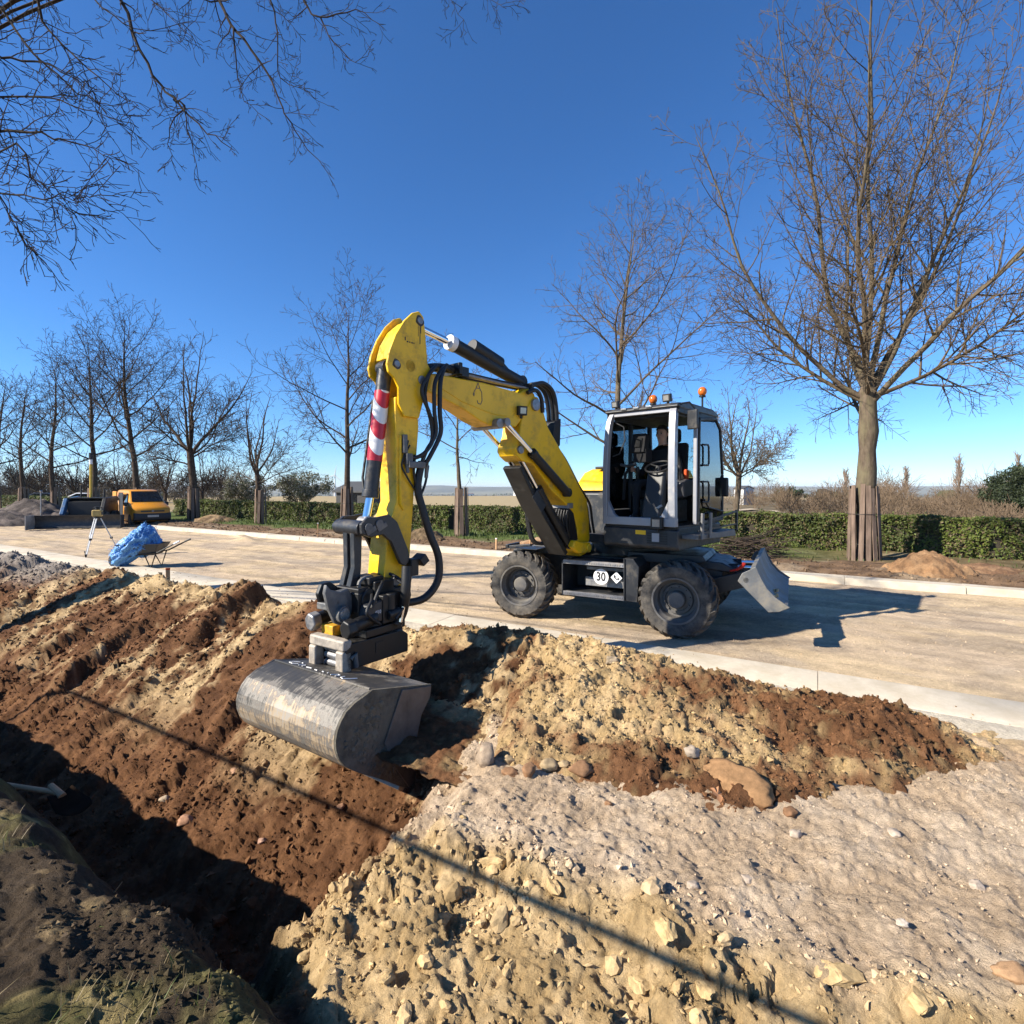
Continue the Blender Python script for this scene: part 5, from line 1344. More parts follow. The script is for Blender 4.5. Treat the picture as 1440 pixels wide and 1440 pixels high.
    bl_ = MB(); bl_.box((0.17, 1.02, 2.20), (0.10, 0.05, 0.34)); bl_.build("orange_strap", M['orange'], p, bevel=0.02)
operator()
# ================================================================ TREES
class Tree:
    def __init__(self, seed, minr, twig_len=0.5):
        self.r = random.Random(seed); self.minr = minr; self.tr = MB(); self.cr = MB(); self.tw = twig_len
    def rv(self):
        r = self.r
        return Vector((r.gauss(0, 1), r.gauss(0, 1), r.gauss(0, 1)))
    def path(self, p, d, L, r0, r1, n, wig, trop, sides, mb):
        pts = [p.copy()]; rad = [max(r0, self.minr)]; dirs = [d.copy()]
        for i in range(n):
            d = (d+self.rv()*wig+Vector((0, 0, 1))*trop).normalized()
            p = p+d*(L/n); pts.append(p.copy()); dirs.append(d.copy())
            rad.append(max(r0+(r1-r0)*((i+1)/n), self.minr))
        mb.tube(pts, rad, sides, caps=False)
        return pts, rad, dirs
    def side_dir(self, d, ang, az):
        o = d.orthogonal().normalized(); o.rotate(Quaternion(d, az))
        return (d*math.cos(ang)+o*math.sin(ang)).normalized()
    def branch(self, p, d, L, r0, lvl, cfg):
        """lvl 1 limb, 2 branch, 3 twig, 4 fine twig"""
        n = (0, 8, 5, 3, 2)[lvl]; sides = (0, 6, 4, 3, 3)[lvl]
        wig = cfg['wig']*(0, 0.8, 1.0, 1.1, 1.2)[lvl]; trop = cfg['trop'][lvl-1]
        pts, rad, dirs = self.path(p, d, L, r0, r0*0.22, n, wig, trop, sides, self.cr)
        if lvl >= cfg['levels']: return
        r = self.r
        m = max(1, int(cfg['kids'][lvl-1]*(0.75+0.5*r.random())*min(1.6, max(0.35, L/cfg['ref'][lvl-1]))))
        az = r.random()*6.28
        for k in range(m):
            u_ = (0.18 if lvl == 1 else 0.12)+(0.86 if lvl == 1 else 0.88)*(k+r.random())/m
            u_ = min(u_, 0.99)
            f = u_*n; i = min(int(f), n-1); q = pts[i].lerp(pts[i+1], f-i)
            az += 2.4+r.uniform(-0.5, 0.5)
            dd = self.side_dir(dirs[i+1], R(r.uniform(*cfg['ang'])), az)
            ll = L*r.uniform(0.34, 0.62)*(1.08-0.62*u_)
            self.branch(q, dd, ll, max(rad[i]*0.58, self.minr), lvl+1, cfg)

BASE = dict(wig=0.13, trop=(0.07, 0.05, 0.03, 0.0), levels=4, kids=(11, 8, 5), ref=(3.5, 1.5, 0.7), ang=(32, 62))

def knots(mb, p, r, rnd, n):
    for _ in range(n):
        a = rnd.uniform(0, 6.28); h = rnd.uniform(0.5, 1.0)
        mb.sphere((p.x+r*math.cos(a), p.y+r*math.sin(a), p.z*h), r*0.35, 8, 6)

def leader_tree(loc, H, fork, r0, spread, seed, minr, limbs, cfg=None, lean=(0, 0)):
    cfg = dict(BASE, **(cfg or {}))
    T = Tree(seed, minr); r = T.r
    p = Vector((0, 0, -0.1)); d = Vector((lean[0], lean[1], 1)).normalized()
    n = 16
    pts, rad, dirs = [p], [r0*1.35], [d]
    for i in range(n):
        d = (d+T.rv()*0.035+Vector((0, 0, 0.06))).normalized(); p = p+d*(H+0.1)/n; pts.append(p); dirs.append(d)
        u_ = (i+1)/n
        rad.append(max(minr, r0*(1.12-0.1*i if i == 0 else 1.0)*(1-u_)**0.85+0.0))
    T.tr.tube(pts, rad, 10, caps=False)
    az = r.random()*6.28
    f0 = fork/H
    for k in range(limbs):
        u_ = f0+(0.97-f0)*((k+r.uniform(-.3, .3))/limbs)
        u_ = min(max(u_, f0), 0.97)
        f = u_*n; i = min(int(f), n-1); q = pts[i].lerp(pts[i+1], f-i)
        az += 2.4+r.uniform(-.5, .5)
        w_ = (u_-f0)/(1-f0)
        ang = R(68-38*w_+r.uniform(-10, 10))
        L = spread*(1.0-0.72*w_)*r.uniform(0.75, 1.2)*(0.75+0.6*min(1, w_*4))
        T.branch(q, T.side_dir(dirs[i], ang, az), L, max(minr, rad[i]*0.42), 1, cfg)
    return T

def vase_tree(loc, H, fork, r0, spread, seed, minr, limbs, cfg=None, bulge=False):
    cfg = dict(BASE, **(cfg or {}))
    T = Tree(seed, minr); r = T.r
    n = 9; p = Vector((0, 0, -0.1)); d = Vector((0, 0, 1)); pts = [p]; rad = [r0*1.3]; dirs = [d]
    for i in range(n):
        d = (d+T.rv()*0.05+Vector((0, 0, 0.1))).normalized(); p = p+d*(fork+0.1)/n; pts.append(p); dirs.append(d)
        rad.append(r0*(1.08-0.12*(i+1)/n)*(1+(0.12*math.sin(i*2.3) if bulge else 0)))
    T.tr.tube(pts, rad, 16, caps=False)
    top = pts[-1]
    T.tr.sphere(top, rad[-1]*1.06, 12, 8, sc=(1, 1, 1.3))
    az = r.random()*6.28
    for k in range(limbs):
        az += 2*math.pi/limbs+r.uniform(-.35, .35)
        inner = k % 3 == 0
        ang = R(r.uniform(6, 16) if inner else r.uniform(*cfg.get('fan', (28, 52))))
        dd = T.side_dir(Vector((0, 0, 1)), ang, az)
        L = (H-fork)*(1.0 if inner else 0.86*(spread/((H-fork)*0.6))**0.5)*r.uniform(0.88, 1.08)
        st0 = pts[-2].lerp(top, r.uniform(0.2, 1.0))
        # a limb is itself a leader with branches all along it
        nn = 12
        lp, lr, ld = T.path(st0, dd, L, r0*r.uniform(*cfg.get('thick', (0.42, 0.58))), 0.01, nn, 0.085, 0.085 if not inner else 0.03, 7, T.tr)
        m = cfg.get('limbkids', 15); a2 = r.random()*6.28
        for j in range(m):
            u_ = cfg.get('ustart', 0.14)+(0.99-cfg.get('ustart', 0.14))*(j+r.random()*0.8)/m
            f = u_*nn; i = min(int(f), nn-1); q = lp[i].lerp(lp[i+1], f-i)
            a2 += 2.4+r.uniform(-.4, .4)
            T.branch(q, T.side_dir(ld[i+1], R(r.uniform(30, 60)), a2), L*r.uniform(0.22, 0.40)*(1.15-0.65*u_), max(minr, lr[i]*0.45), 1, cfg)
    # low spreading limbs
    for k in range(cfg.get('low', 4)):
        az += 1.57+r.uniform(-.4, .4)
        T.branch(pts[-3].lerp(top, r.random()), T.side_dir(Vector((0, 0, 1)), R(r.uniform(55, 75)), az), spread*r.uniform(0.8, 1.15), r0*0.28, 1, dict(cfg, kids=(16, 9, 5)))
    return T

def place_tree(T, name, label, loc, group=None, bark='bark', rz=0.0):
    t = thing(name, label, "tree", loc, rz, group)
    T.tr.build("trunk", M[bark], t, smooth=60, fix=False)
    T.cr.build("crown", M['twig'] if bark == 'bark' else M['darkbark'], t, smooth=60, fix=False)
    return t

ROW_T = 17.3
def row(s): return st(s, ROW_T, 0.08)
ROW = "bare trees in slat guards along the hedge"
place_tree(vase_tree(None, 16.2, 4.6, 0.225, 5.4, 6, 0.006, 9, dict(limbkids=18, kids=(10, 7, 4), low=4, levels=4, fan=(24, 54), thick=(0.28, 0.44), ustart=0.20, wig=0.10, trop=(0.09, 0.07, 0.04, 0.01)), True), "bare_tree", "largest bare spreading tree, at the right behind the dozer blade", row(1.1), ROW, rz=0.4)
place_tree(leader_tree(None, 12.3, 3.4, 0.155, 4.4, 12, 0.0055, 21, dict(kids=(10, 7, 4))), "bare_tree", "bare upright tree rising directly behind the excavator cab", row(-5.6), ROW)
place_tree(leader_tree(None, 6.6, 3.1, 0.12, 3.2, 13, 0.007, 12, dict(kids=(10, 6, 4), trop=(0.0, -0.02, -0.03, -0.03))), "bare_tree", "small bare tree whose crown shows under the excavator's boom", row(-12.6), ROW)
place_tree(leader_tree(None, 10.6, 3.2, 0.165, 4.9, 14, 0.007, 17, dict(kids=(10, 6, 4))), "bare_tree", "bare tree with long low limbs just left of the excavator's stick", row(-19.3), ROW, 'darkbark')
place_tree(vase_tree(None, 7.4, 2.8, 0.12, 3.4, 15, 0.008, 5, dict(limbkids=9, kids=(6, 5, 3), low=3)), "bare_tree", "young low bare tree, shortest of the row on the left", row(-26.0), ROW, 'darkbark')
place_tree(vase_tree(None, 11.2, 4.2, 0.20, 4.6, 16, 0.009, 6, dict(limbkids=12, kids=(7, 5, 3), low=4)), "bare_tree", "forked bare tree just right of the yellow van", row(-32.6), ROW, 'darkbark')
place_tree(leader_tree(None, 13.0, 4.0, 0.22, 5.4, 17, 0.009, 19, dict(kids=(9, 6, 3))), "bare_tree", "tall bare tree rising behind the roof of the yellow van", row(-39.3), ROW, 'darkbark')
place_tree(leader_tree(None, 12.4, 4.0, 0.22, 5.0, 18, 0.0095, 18, dict(kids=(9, 6, 3))), "bare_tree", "tall bare tree between the yellow van and the blue machine", row(-46.0), ROW, 'darkbark')
place_tree(leader_tree(None, 11.6, 3.6, 0.21, 4.6, 19, 0.010, 17, dict(kids=(8, 5, 3))), "bare_tree", "bare tree rising right of the dark gravel heap", row(-52.7), ROW, 'darkbark')
place_tree(leader_tree(None, 11.0, 3.6, 0.20, 4.2, 20, 0.011, 15, dict(kids=(8, 5, 3))), "bare_tree", "bare tree rising behind the dark gravel heap", row(-59.4), ROW, 'darkbark')
place_tree(leader_tree(None, 12.4, 3.8, 0.23, 4.6, 21, 0.011, 16, dict(kids=(8, 5, 3))), "bare_tree", "last bare tree of the row, beside the left picture edge", row(-66.2), ROW, 'darkbark')
place_tree(vase_tree(None, 9.6, 3.0, 0.19, 4.6, 23, 0.011, 6, dict(limbkids=12, kids=(7, 5, 3), low=4)), "bare_tree", "bare tree on the grass beyond the hedge, right of the cab", (15.9, 37.0, 0), None)

# ---- slat guards round the row trees
def guard(s, r_, h_, label, n=9, lean=0.03):
    g0 = thing("tree_guard", label, "tree guard", row(s), 0.3*s, "slat guards round the row trees")
    rnd = random.Random(int(s*10))
    for i in range(n):
        a = 2*math.pi*i/n
        hh_ = h_*rnd.uniform(0.96, 1.03)
        d_ = Vector((math.cos(a), math.sin(a), 0)); tn = Vector((-math.sin(a), math.cos(a), 0))
        wd = 2*math.pi*r_/n*0.36
        ln = rnd.uniform(-0.05, 0.05)
        q = MB(); vs = []
        for z, rr2, ww in ((-0.03, r_*1.12, wd), (hh_, r_*(0.94), wd*0.95)):
            for (u_, v_) in ((-1, -1), (1, -1), (1, 1), (-1, 1)):
                vs.append(d_*(rr2+v_*0.011)+tn*(u_*ww+(ln if z > 0 else 0))+Vector((0, 0, z)))
        q.add(vs, [(0, 3, 2, 1), (4, 5, 6, 7), (0, 1, 5, 4), (1, 2, 6, 5), (2, 3, 7, 6), (3, 0, 4, 7)])
        q.build("slat", M['wood'], g0, smooth=0)
    for z in (0.45, 1.25):
        q = MB(); q.tube([(r_*1.09*math.cos(2*math.pi*i/20), r_*1.09*math.sin(2*math.pi*i/20), z*h_/2.0) for i in range(21)], 0.006, 5, caps=False)
        q.build("binding_wire", M['black'], g0)
guard(1.1, 0.36, 2.05, "tall slat guard round the largest tree at the right", 14)
guard(-12.6, 0.27, 2.0, "slat guard round the small tree under the boom", 8)
guard(-19.3, 0.27, 2.0, "slat guard half hidden left of the excavator's bucket linkage", 8)
guard(-26.0, 0.26, 1.9, "slat guard round the shortest tree of the row", 8)
guard(-32.6, 0.30, 2.0, "slat guard just right of the yellow van", 8)
guard(-39.3, 0.30, 2.0, "slat guard behind the yellow van", 8)
guard(-46.0, 0.36, 2.0, "slat guard between the blue machine and the yellow van", 8)
guard(-52.7, 0.34, 2.0, "slat guard right of the dark gravel heap", 8)
guard(-59.4, 0.34, 2.0, "slat guard behind the dark gravel heap", 8)
guard(-66.2, 0.36, 2.0, "slat guard beside the left picture edge", 8)

# ---- the tree whose boughs hang into the top left corner: trunk stands left of the photographer
def bough_tree():
    T = Tree(41, 0.0028); r = T.r
    base = Vector((-12.5, 8.0, 0.1))
    tp = [base, base+Vector((0.05, 0, 1.2)), base+Vector((0.0, 0.1, 2.6)), base+Vector((0.15, 0.2, 4.0)), base+Vector((0.4, 0.4, 6.0)), base+Vector((0.7, 0.5, 8.5)), base+Vector((0.7, 0.9, 11.5))]
    T.tr.tube([p-base for p in tp], [0.36, 0.29, 0.26, 0.25, 0.2, 0.14, 0.04], 14, caps=False)
    fans = [  # photo points of each hanging bough with their distance
        ([(100, -60, 6.6), (170, 0, 6.4), (205, 90, 6.2), (245, 140, 6.1), (290, 185, 6.0), (330, 212, 6.0)], 0.030, 5.6),
        ([(245, 140, 6.1), (257, 150, 6.05), (236, 190, 6.0), (247, 236, 5.95)], 0.014, 0),
        ([(257, 150, 6.05), (270, 200, 6.0), (282, 262, 6.0)], 0.010, 0),
        ([(250, -70, 7.0), (305, 0, 6.8), (332, 45, 6.7), (375, 100, 6.6), (396, 150, 6.5), (422, 195, 6.5), (470, 252, 6.4)], 0.026, 6.5),
        ([(330, 40, 6.7), (334, 100, 6.6), (345, 140, 6.5), (380, 170, 6.4)], 0.012, 0),
        ([(340, -60, 7.4), (380, 0, 7.2), (390, 60, 7.0), (395, 110, 6.9), (440, 130, 6.8)], 0.020, 7.0),
        ([(380, -60, 7.6), (427, 0, 7.4), (450, 25, 7.3), (500, 15, 7.2), (540, 40, 7.1)], 0.024, 7.0),
        ([(450, 25, 7.3), (470, 60, 7.2), (500, 85, 7.1), (525, 70, 7.0)], 0.012, 0),
        ([(-60, -40, 5.6), (0, 12, 5.5), (50, 75, 5.4), (110, 130, 5.4), (160, 150, 5.4)], 0.024, 5.6),
        ([(20, -40, 6.0), (60, 30, 5.9), (100, 75, 5.8), (150, 120, 5.7), (195, 150, 5.7)], 0.022, 5.6),
        ([(-60, 70, 5.0), (0, 80, 5.0), (60, 86, 5.0), (110, 120, 4.95), (150, 160, 4.9)], 0.018, 4.6),
        ([(-60, 120, 5.2), (0, 133, 5.2), (70, 140, 5.1), (130, 155, 5.0), (195, 180, 5.0)], 0.016, 4.6),
        ([(-60, 178, 4.7), (0, 184, 4.7), (60, 190, 4.6), (115, 205, 4.6), (160, 228, 4.6)], 0.020, 3.8),
        ([(-60, 262, 4.5), (0, 270, 4.5), (60, 277, 4.4), (110, 276, 4.4), (168, 277, 4.4)], 0.013, 3.4),
        ([(0, 215, 4.6), (45, 250, 4.5), (80, 278, 4.5), (108, 305, 4.5)], 0.012, 3.6),
        ([(-40, 268, 4.4), (10, 300, 4.3), (35, 330, 4.3), (52, 355, 4.3)], 0.010, 3.4),
        ([(60, -60, 6.4), (130, -5, 6.2), (190, 40, 6.1), (270, 32, 6.0)], 0.018, 5.8),
        ([(110, -70, 6.8), (200, -10, 6.6), (240, 25, 6.5), (275, 60, 6.4)], 0.014, 6.0),
        ([(560, -90, 8.0), (615, -20, 7.8), (640, 10, 7.7), (655, 45, 7.6)], 0.012, 7.6),
        ([(600, -110, 8.0), (665, -30, 7.8), (690, 0, 7.7), (712, 12, 7.6)], 0.012, 7.6),
    ]
    cfg = dict(BASE, wig=0.20, trop=(-0.02, -0.03, -0.01, 0.0), levels=4, kids=(0, 7, 4), ref=(3, 0.8, 0.35), ang=(28, 58))
    for pts, r0, join in fans:
        P = [at(*p)-base for p in pts]
        full = P
        if join:        # carried back to the trunk
            a_ = Vector((0.3, 0.3, join*0.9)); b2 = P[0]
            mid = a_.lerp(b2, 0.45)+Vector((-0.8, 1.0, 2.4 if join > 5 else 0.3))
            full = [a_, a_.lerp(mid, 0.6), mid.lerp(b2, 0.35)]+P
        # smooth it and let it waver
        sm_ = []
        for i in range(len(full)-1):
            p0 = full[max(i-1, 0)]; p1 = full[i]; p2 = full[i+1]; p3 = full[min(i+2, len(full)-1)]
            for k_ in range(4):
                u_ = k_/4
                sm_.append(0.5*((2*p1)+(p2-p0)*u_+(2*p0-5*p1+4*p2-p3)*u_*u_+(-p0+3*p1-3*p2+p3)*u_**3)+T.rv()*0.012)
        sm_.append(full[-1])
        n = len(sm_)
        rad = [max(0.0035, r0*(1.5 if join else 1.0)*(1-0.93*(i/(n-1))**0.8)) for i in range(n)]
        T.cr.tube(sm_, rad, 6, caps=False)
        start = int(n*0.42) if join else 1
        az = r.random()*6
        for i in range(start, n-1):
            for rep in range(2 if r.random() < 0.4 else 1):
                az += 2.4+r.uniform(-.5, .5)
                d_ = (sm_[i+1]-sm_[i]).normalized()
                L = r.uniform(0.25, 0.75)*(1.0-0.35*(i/(n-1)))*(1 if join else 0.6)
                T.branch(sm_[i], T.side_dir(d_, R(r.uniform(25, 60)), az), L, rad[i]*0.5, 2, cfg)
    t = thing("bare_tree", "bare tree left of the view, its dark boughs hanging into the top left corner", "tree", base)
    T.tr.build("trunk", M['bark'], t, smooth=60, fix=False)
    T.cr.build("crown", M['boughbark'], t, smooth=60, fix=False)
bough_tree()

# ================================================================ HEDGES AND BEYOND
def leaf_mat(name, cols, rough=0.55, trans=0.25):
    m, t, b = newmat(name)
    N = t.nodes.new; L = t.links.new
    at_ = N("ShaderNodeAttribute"); at_.attribute_name = "soil"
    L(at_.outputs['Color'], b.inputs['Base Color']); b.inputs['Roughness'].default_value = rough
    b.inputs['Specular IOR Level'].default_value = 0.3
    tr = N("ShaderNodeBsdfTranslucent"); L(at_.outputs['Color'], tr.inputs[0])
    ms = N("ShaderNodeMixShader"); ms.inputs[0].default_value = trans
    L(b.outputs[0], ms.inputs[1]); L(tr.outputs[0], ms.inputs[2]); L(ms.outputs[0], t.nodes["Material Output"].inputs[0])
    return m
M['leaf'] = leaf_mat('hedge_leaves', None)
M['core'] = mat('hedge_twigs', (0.045, 0.036, 0.022), 0.95, var=0.5, vscale=4, bump=0.8, bscale=6)

def leaves(name, P, nrm, size, col, parent, seed, mt='leaf'):
    """one folded little leaf (two triangles) at each point"""
    g = np.random.default_rng(seed); n = len(P)
    d = nrm+g.standard_normal((n, 3))*0.75; d /= np.linalg.norm(d, axis=1)[:, None]
    a = np.cross(d, g.standard_normal((n, 3))); a /= np.linalg.norm(a, axis=1)[:, None]
    b = np.cross(d, a)
    s = size[:, None]
    V = np.stack([P-a*s, P+b*s*0.55+d*s*0.15, P+a*s, P-b*s*0.55+d*s*0.15], 1).reshape(-1, 3)
    k = np.arange(n)*4
    Fc = np.stack([np.stack([k, k+1, k+2], 1), np.stack([k, k+2, k+3], 1)], 1).reshape(-1, 3)
    return np_mesh(name, V, Fc, M[mt], parent, col=np.repeat(col, 4, 0), smooth=False)

def hedge(s0, s1, t0, t1, h_, n, seed, label, size=(0.03, 0.055)):
    g = np.random.default_rng(seed)
    hd_ = thing("hedge", label, "hedge", st((s0+s1)/2, (t0+t1)/2, 0.05), 0, "clipped hedges behind the row of trees")
    org = np.array(st((s0+s1)/2, (t0+t1)/2, 0.05))
    L = s1-s0
    # two thirds on the front face, the rest on top and through the thickness
    w_ = g.random(n)
    s = g.uniform(s0, s1, n)
    bulge = 0.10*fbm(s*0.8, s*0+1, 3, seed)
    top = h_+0.09*fbm(s*0.9, s*0+4, 4, seed+1)
    front = w_ < 0.62
    z = np.where(front, g.random(n)**0.9*top, top-np.abs(g.standard_normal(n))*0.06)
    bl_ = fbm(s*2.2, z*2.2, 4, seed+2)
    dep = np.abs(g.standard_normal(n))*0.07-0.16*bl_
    t = np.where(front, t0+bulge+dep+0.05*(z/h_)**6, g.uniform(t0, t1, n))
    stray = g.random(n) < 0.02
    z = np.where(stray & ~front, z+g.random(n)*0.12, z)
    P = np.stack([0.862*s+0.508*t, -0.508*s+0.862*t, z+0.05], 1)-org
    nr = np.where(front[:, None], np.array([-0.508, -0.862, 0.35]), np.array([-0.1, -0.2, 1.0]))
    c1 = np.array([0.115, 0.145, 0.028]); c2 = np.array([0.065, 0.085, 0.020]); c3 = np.array([0.16, 0.125, 0.06])
    nn = fbm(s*0.5, z*0.8, 3, seed+3)[:, None]+0.5*g.standard_normal((n, 1))*0.5
    col = c2+(c1-c2)*sstep(-0.5, 0.5, nn)
    br = (g.random((n, 1)) < (0.16+0.25*sstep(0.1, 0.5, -fbm(s*0.9, z*0.9, 3, seed+5))[:, None]))
    col = np.where(br, c3*g.uniform(0.6, 1.2, (n, 1)), col)*g.uniform(0.75, 1.25, (n, 1))
    leaves("foliage", P, nr, g.uniform(size[0], size[1], n), col, hd_, seed)
    q = MB()
    m_ = max(2, int(L/2))
    vs = []; fs = []
    rnd = random.Random(seed)
    for i in range(m_+1):
        ss = s0+0.15+(L-0.3)*i/m_
        for (tt, zz) in ((t0+0.20, 0), (t0+0.17, h_*0.5), (t0+0.22, h_-0.14), (t1-0.2, h_-0.14), (t1-0.2, 0)):
            vs.append(st(ss, tt+rnd.uniform(-.03, .03), 0.05+zz+rnd.uniform(-.02, .02))-Vector(org))
    for i in range(m_):
        for j in range(5):
            fs.append((i*5+j, i*5+(j+1) % 5, (i+1)*5+(j+1) % 5, (i+1)*5+j))
    fs += [(0, 1, 2, 3, 4), (m_*5+4, m_*5+3, m_*5+2, m_*5+1, m_*5)]
    q.add(vs, fs).build("branches", M['core'], hd_, smooth=0)
hedge(-14.5, 16, 19.3, 20.3, 1.18, 56000, 61, "clipped green hedge behind the excavator and the largest tree")
hedge(-39, -14.8, 19.3, 20.3, 1.15, 30000, 62, "clipped green hedge between the yellow van and the excavator's stick", (0.04, 0.07))
hedge(-80, -47, 19.6, 20.6, 1.15, 16000, 63, "far clipped hedge behind the blue machine and gravel heap", (0.06, 0.10))

# grass on the verge under the hedge and tufts on the near bank
def grass_stuff(name, label, P, h_, seed, cols, lean=0.35, wd=0.12):
    g = np.random.default_rng(seed); n = len(P)
    a = g.random(n)*6.28; d = np.stack([np.cos(a), np.sin(a), 0*a], 1)
    tip = P+np.array([0, 0, 1])*h_[:, None]+d*h_[:, None]*g.uniform(0.1, lean*2, (n, 1))
    sd = np.stack([-np.sin(a), np.cos(a), 0*a], 1)*h_[:, None]*wd*0.5
    mid = P+(tip-P)*0.5+np.array([0, 0, 1])*h_[:, None]*0.12
    V = np.stack([P-sd, P+sd, mid+sd*0.8, mid-sd*0.8, tip], 1).reshape(-1, 3)
    k = np.arange(n)*5
    Fc = np.concatenate([np.stack([k, k+1, k+2], 1), np.stack([k, k+2, k+3], 1), np.stack([k+3, k+2, k+4], 1)])
    o = np_mesh(name, V, Fc, M['leaf'], col=np.repeat(cols, 5, 0), smooth=False)
    return tag(o, label, "grass", kind='stuff')
g = np.random.default_rng(5)
n = 16000
s = g.uniform(-34, 10, n); t = g.uniform(16.2, 19.6, n)
k = g.random(n) < np.where(s < -2, sstep(16.0, 17.4, t), 0.12)*sstep(-0.5, 0.3, fbm(s, t, 3, 5))
s, t = s[k], t[k]; z, _ = zf_verge(s, t)
P = np.stack([0.862*s+0.508*t, -0.508*s+0.862*t, z], 1)
grass_stuff("verge_grass", "short grass on the verge below the hedge", P, g.uniform(0.06, 0.15, len(s)), 6, np.array([0.075, 0.105, 0.025])*g.uniform(0.6, 1.4, (len(s), 1)), wd=0.25)
n = 3000
s = g.uniform(-4.2, -1.2, n); t = g.uniform(0.35, 1.5, n)
k = g.random(n) < sstep(0.0, 0.5, fbm(s*1.1, t*1.1, 4, 41)+0.3*fbm(s*4, t*4, 2, 7))*sstep(1.25, 1.0, t)*sstep(-1.3, -1.8, s)
s, t = s[k], t[k]; z, _, _, _ = ground_z(s, t)
P = np.stack([0.862*s+0.508*t, -0.508*s+0.862*t, z-0.005], 1)
dry = g.random((len(s), 1)) < 0.72
grass_stuff("bank_grass", "dry and green grass blades on the near bank at the lower left", P, g.uniform(0.025, 0.075, len(s)), 7, np.where(dry, np.array([0.26, 0.20, 0.10]), np.array([0.10, 0.135, 0.03]))*g.uniform(0.6, 1.3, (len(s), 1)), lean=0.9, wd=0.06)

# ---- shrubs, thicket, poplars, evergreen
def leafy_shrub(name, label, loc, rx, rz_, n, seed, cols, size, group=None, cat="shrub", flat=0.55, m_=46):
    g = np.random.default_rng(seed)
    t = thing(name, label, cat, loc, 0, group)
    # clumps spread through the crown
    cc = g.standard_normal((m_, 3)); cc /= np.linalg.norm(cc, axis=1)[:, None]; cc *= (g.random((m_, 1))**0.45)
    cc = cc*np.array([rx, rx, rz_])*0.85+np.array([0, 0, rz_*1.05]); cc[:, 2] = np.maximum(cc[:, 2], 0.15)
    cr_ = g.uniform(0.18, 0.36, m_)*min(rx, rz_)*1.15
    w_ = g.integers(0, m_, n)
    d = g.standard_normal((n, 3)); d /= np.linalg.norm(d, axis=1)[:, None]
    P = cc[w_]+d*(cr_[w_]*g.random(n)**0.35)[:, None]*np.array([1, 1, 0.8]); P[:, 2] = np.maximum(P[:, 2], 0.03)
    ci = g.integers(0, len(cols), n)
    col = np.array(cols)[ci]*g.uniform(0.65, 1.3, (n, 1))*g.uniform(0.75, 1.2, m_)[w_][:, None]
    leaves("crown", P, d, g.uniform(size*0.6, size*1.3, n), col, t, seed)
    q = MB(); rnd = random.Random(seed)
    for i in range(9):
        e = Vector(cc[rnd.randrange(m_)]); q.tube([(rnd.uniform(-.1, .1), rnd.uniform(-.1, .1), -0.05), (e.x*0.4, e.y*0.4, e.z*0.55), e], [0.06, 0.04, 0.012], 5, caps=False)
    q.build("trunk", M['darkbark'], t, fix=False)
    return t
GREY_GREEN = [(0.075, 0.085, 0.035), (0.10, 0.105, 0.05), (0.30, 0.28, 0.24), (0.13, 0.12, 0.07)]
c_ = at(425, 700, 46); leafy_shrub("blossoming_shrub", "round grey-green blossoming shrub behind the hedge, left of the bucket cylinder", (c_.x, 46, 0), 2.9, 2.0, 9000, 71, GREY_GREEN, 0.085)
c_ = at(345, 700, 52); leafy_shrub("blossoming_shrub", "grey-green shrub behind the shortest tree of the row", (c_.x, 52, 0), 2.7, 1.75, 7000, 72, GREY_GREEN, 0.09)
c_ = at(1442, 700, 33); leafy_shrub("evergreen_shrub", "dark green rounded evergreen at the right picture edge", (c_.x, 33, 0), 2.45, 1.75, 34000, 73, [(0.040, 0.056, 0.024), (0.055, 0.072, 0.030), (0.030, 0.042, 0.020)], 0.065, m_=130)

def poplar(label, px, ytop, Y, w_, seed):
    T = Tree(seed, 0.05); r = T.r
    top = at(px, ytop, Y); H = top.z+3.0
    pts = [Vector((0, 0, 0)), Vector((0.1, 0, H*0.5)), Vector((0, 0, H))]
    T.tr.tube(pts, [0.35, 0.22, 0.05], 6, caps=False)
    for k in range(46):
        u_ = 0.12+0.8*k/46; a = r.random()*6.28
        d_ = Vector((math.cos(a)*0.28, math.sin(a)*0.28, 1)).normalized()
        L = w_*r.uniform(1.2, 2.2)*(1.1-0.6*u_)
        p, rd_, dd = T.path(Vector((0, 0, H*u_)), d_, L, 0.10, 0.05, 5, 0.08, 0.05, 4, T.cr)
        for j in range(5):
            T.path(p[j], T.side_dir(dd[j], R(25), r.random()*6), L*0.3, 0.05, 0.05, 3, 0.1, 0.05, 3, T.cr)
    t = thing("poplar_tree", label, "tree", (top.x, Y, -3.0), 0, "bare poplars on the skyline")
    T.tr.build("trunk", M['twig'], t, fix=False); T.cr.build("crown", M['poplar'], t, fix=False)
M['poplar'] = mat('poplar_twigs', (0.20, 0.145, 0.105), 0.95, var=0.2, vscale=0.5)
poplar("slim bare poplar on the skyline just left of the largest tree's trunk", 1189, 664, 170, 2.6, 81)
poplar("slim bare poplar right of the largest tree's trunk", 1274, 658, 170, 2.4, 82)
poplar("tallest bare poplar on the skyline, left of the evergreen", 1349, 646, 160, 3.2, 83)
poplar("bare poplar rising behind the evergreen at the right edge", 1432, 640, 170, 3.2, 84)

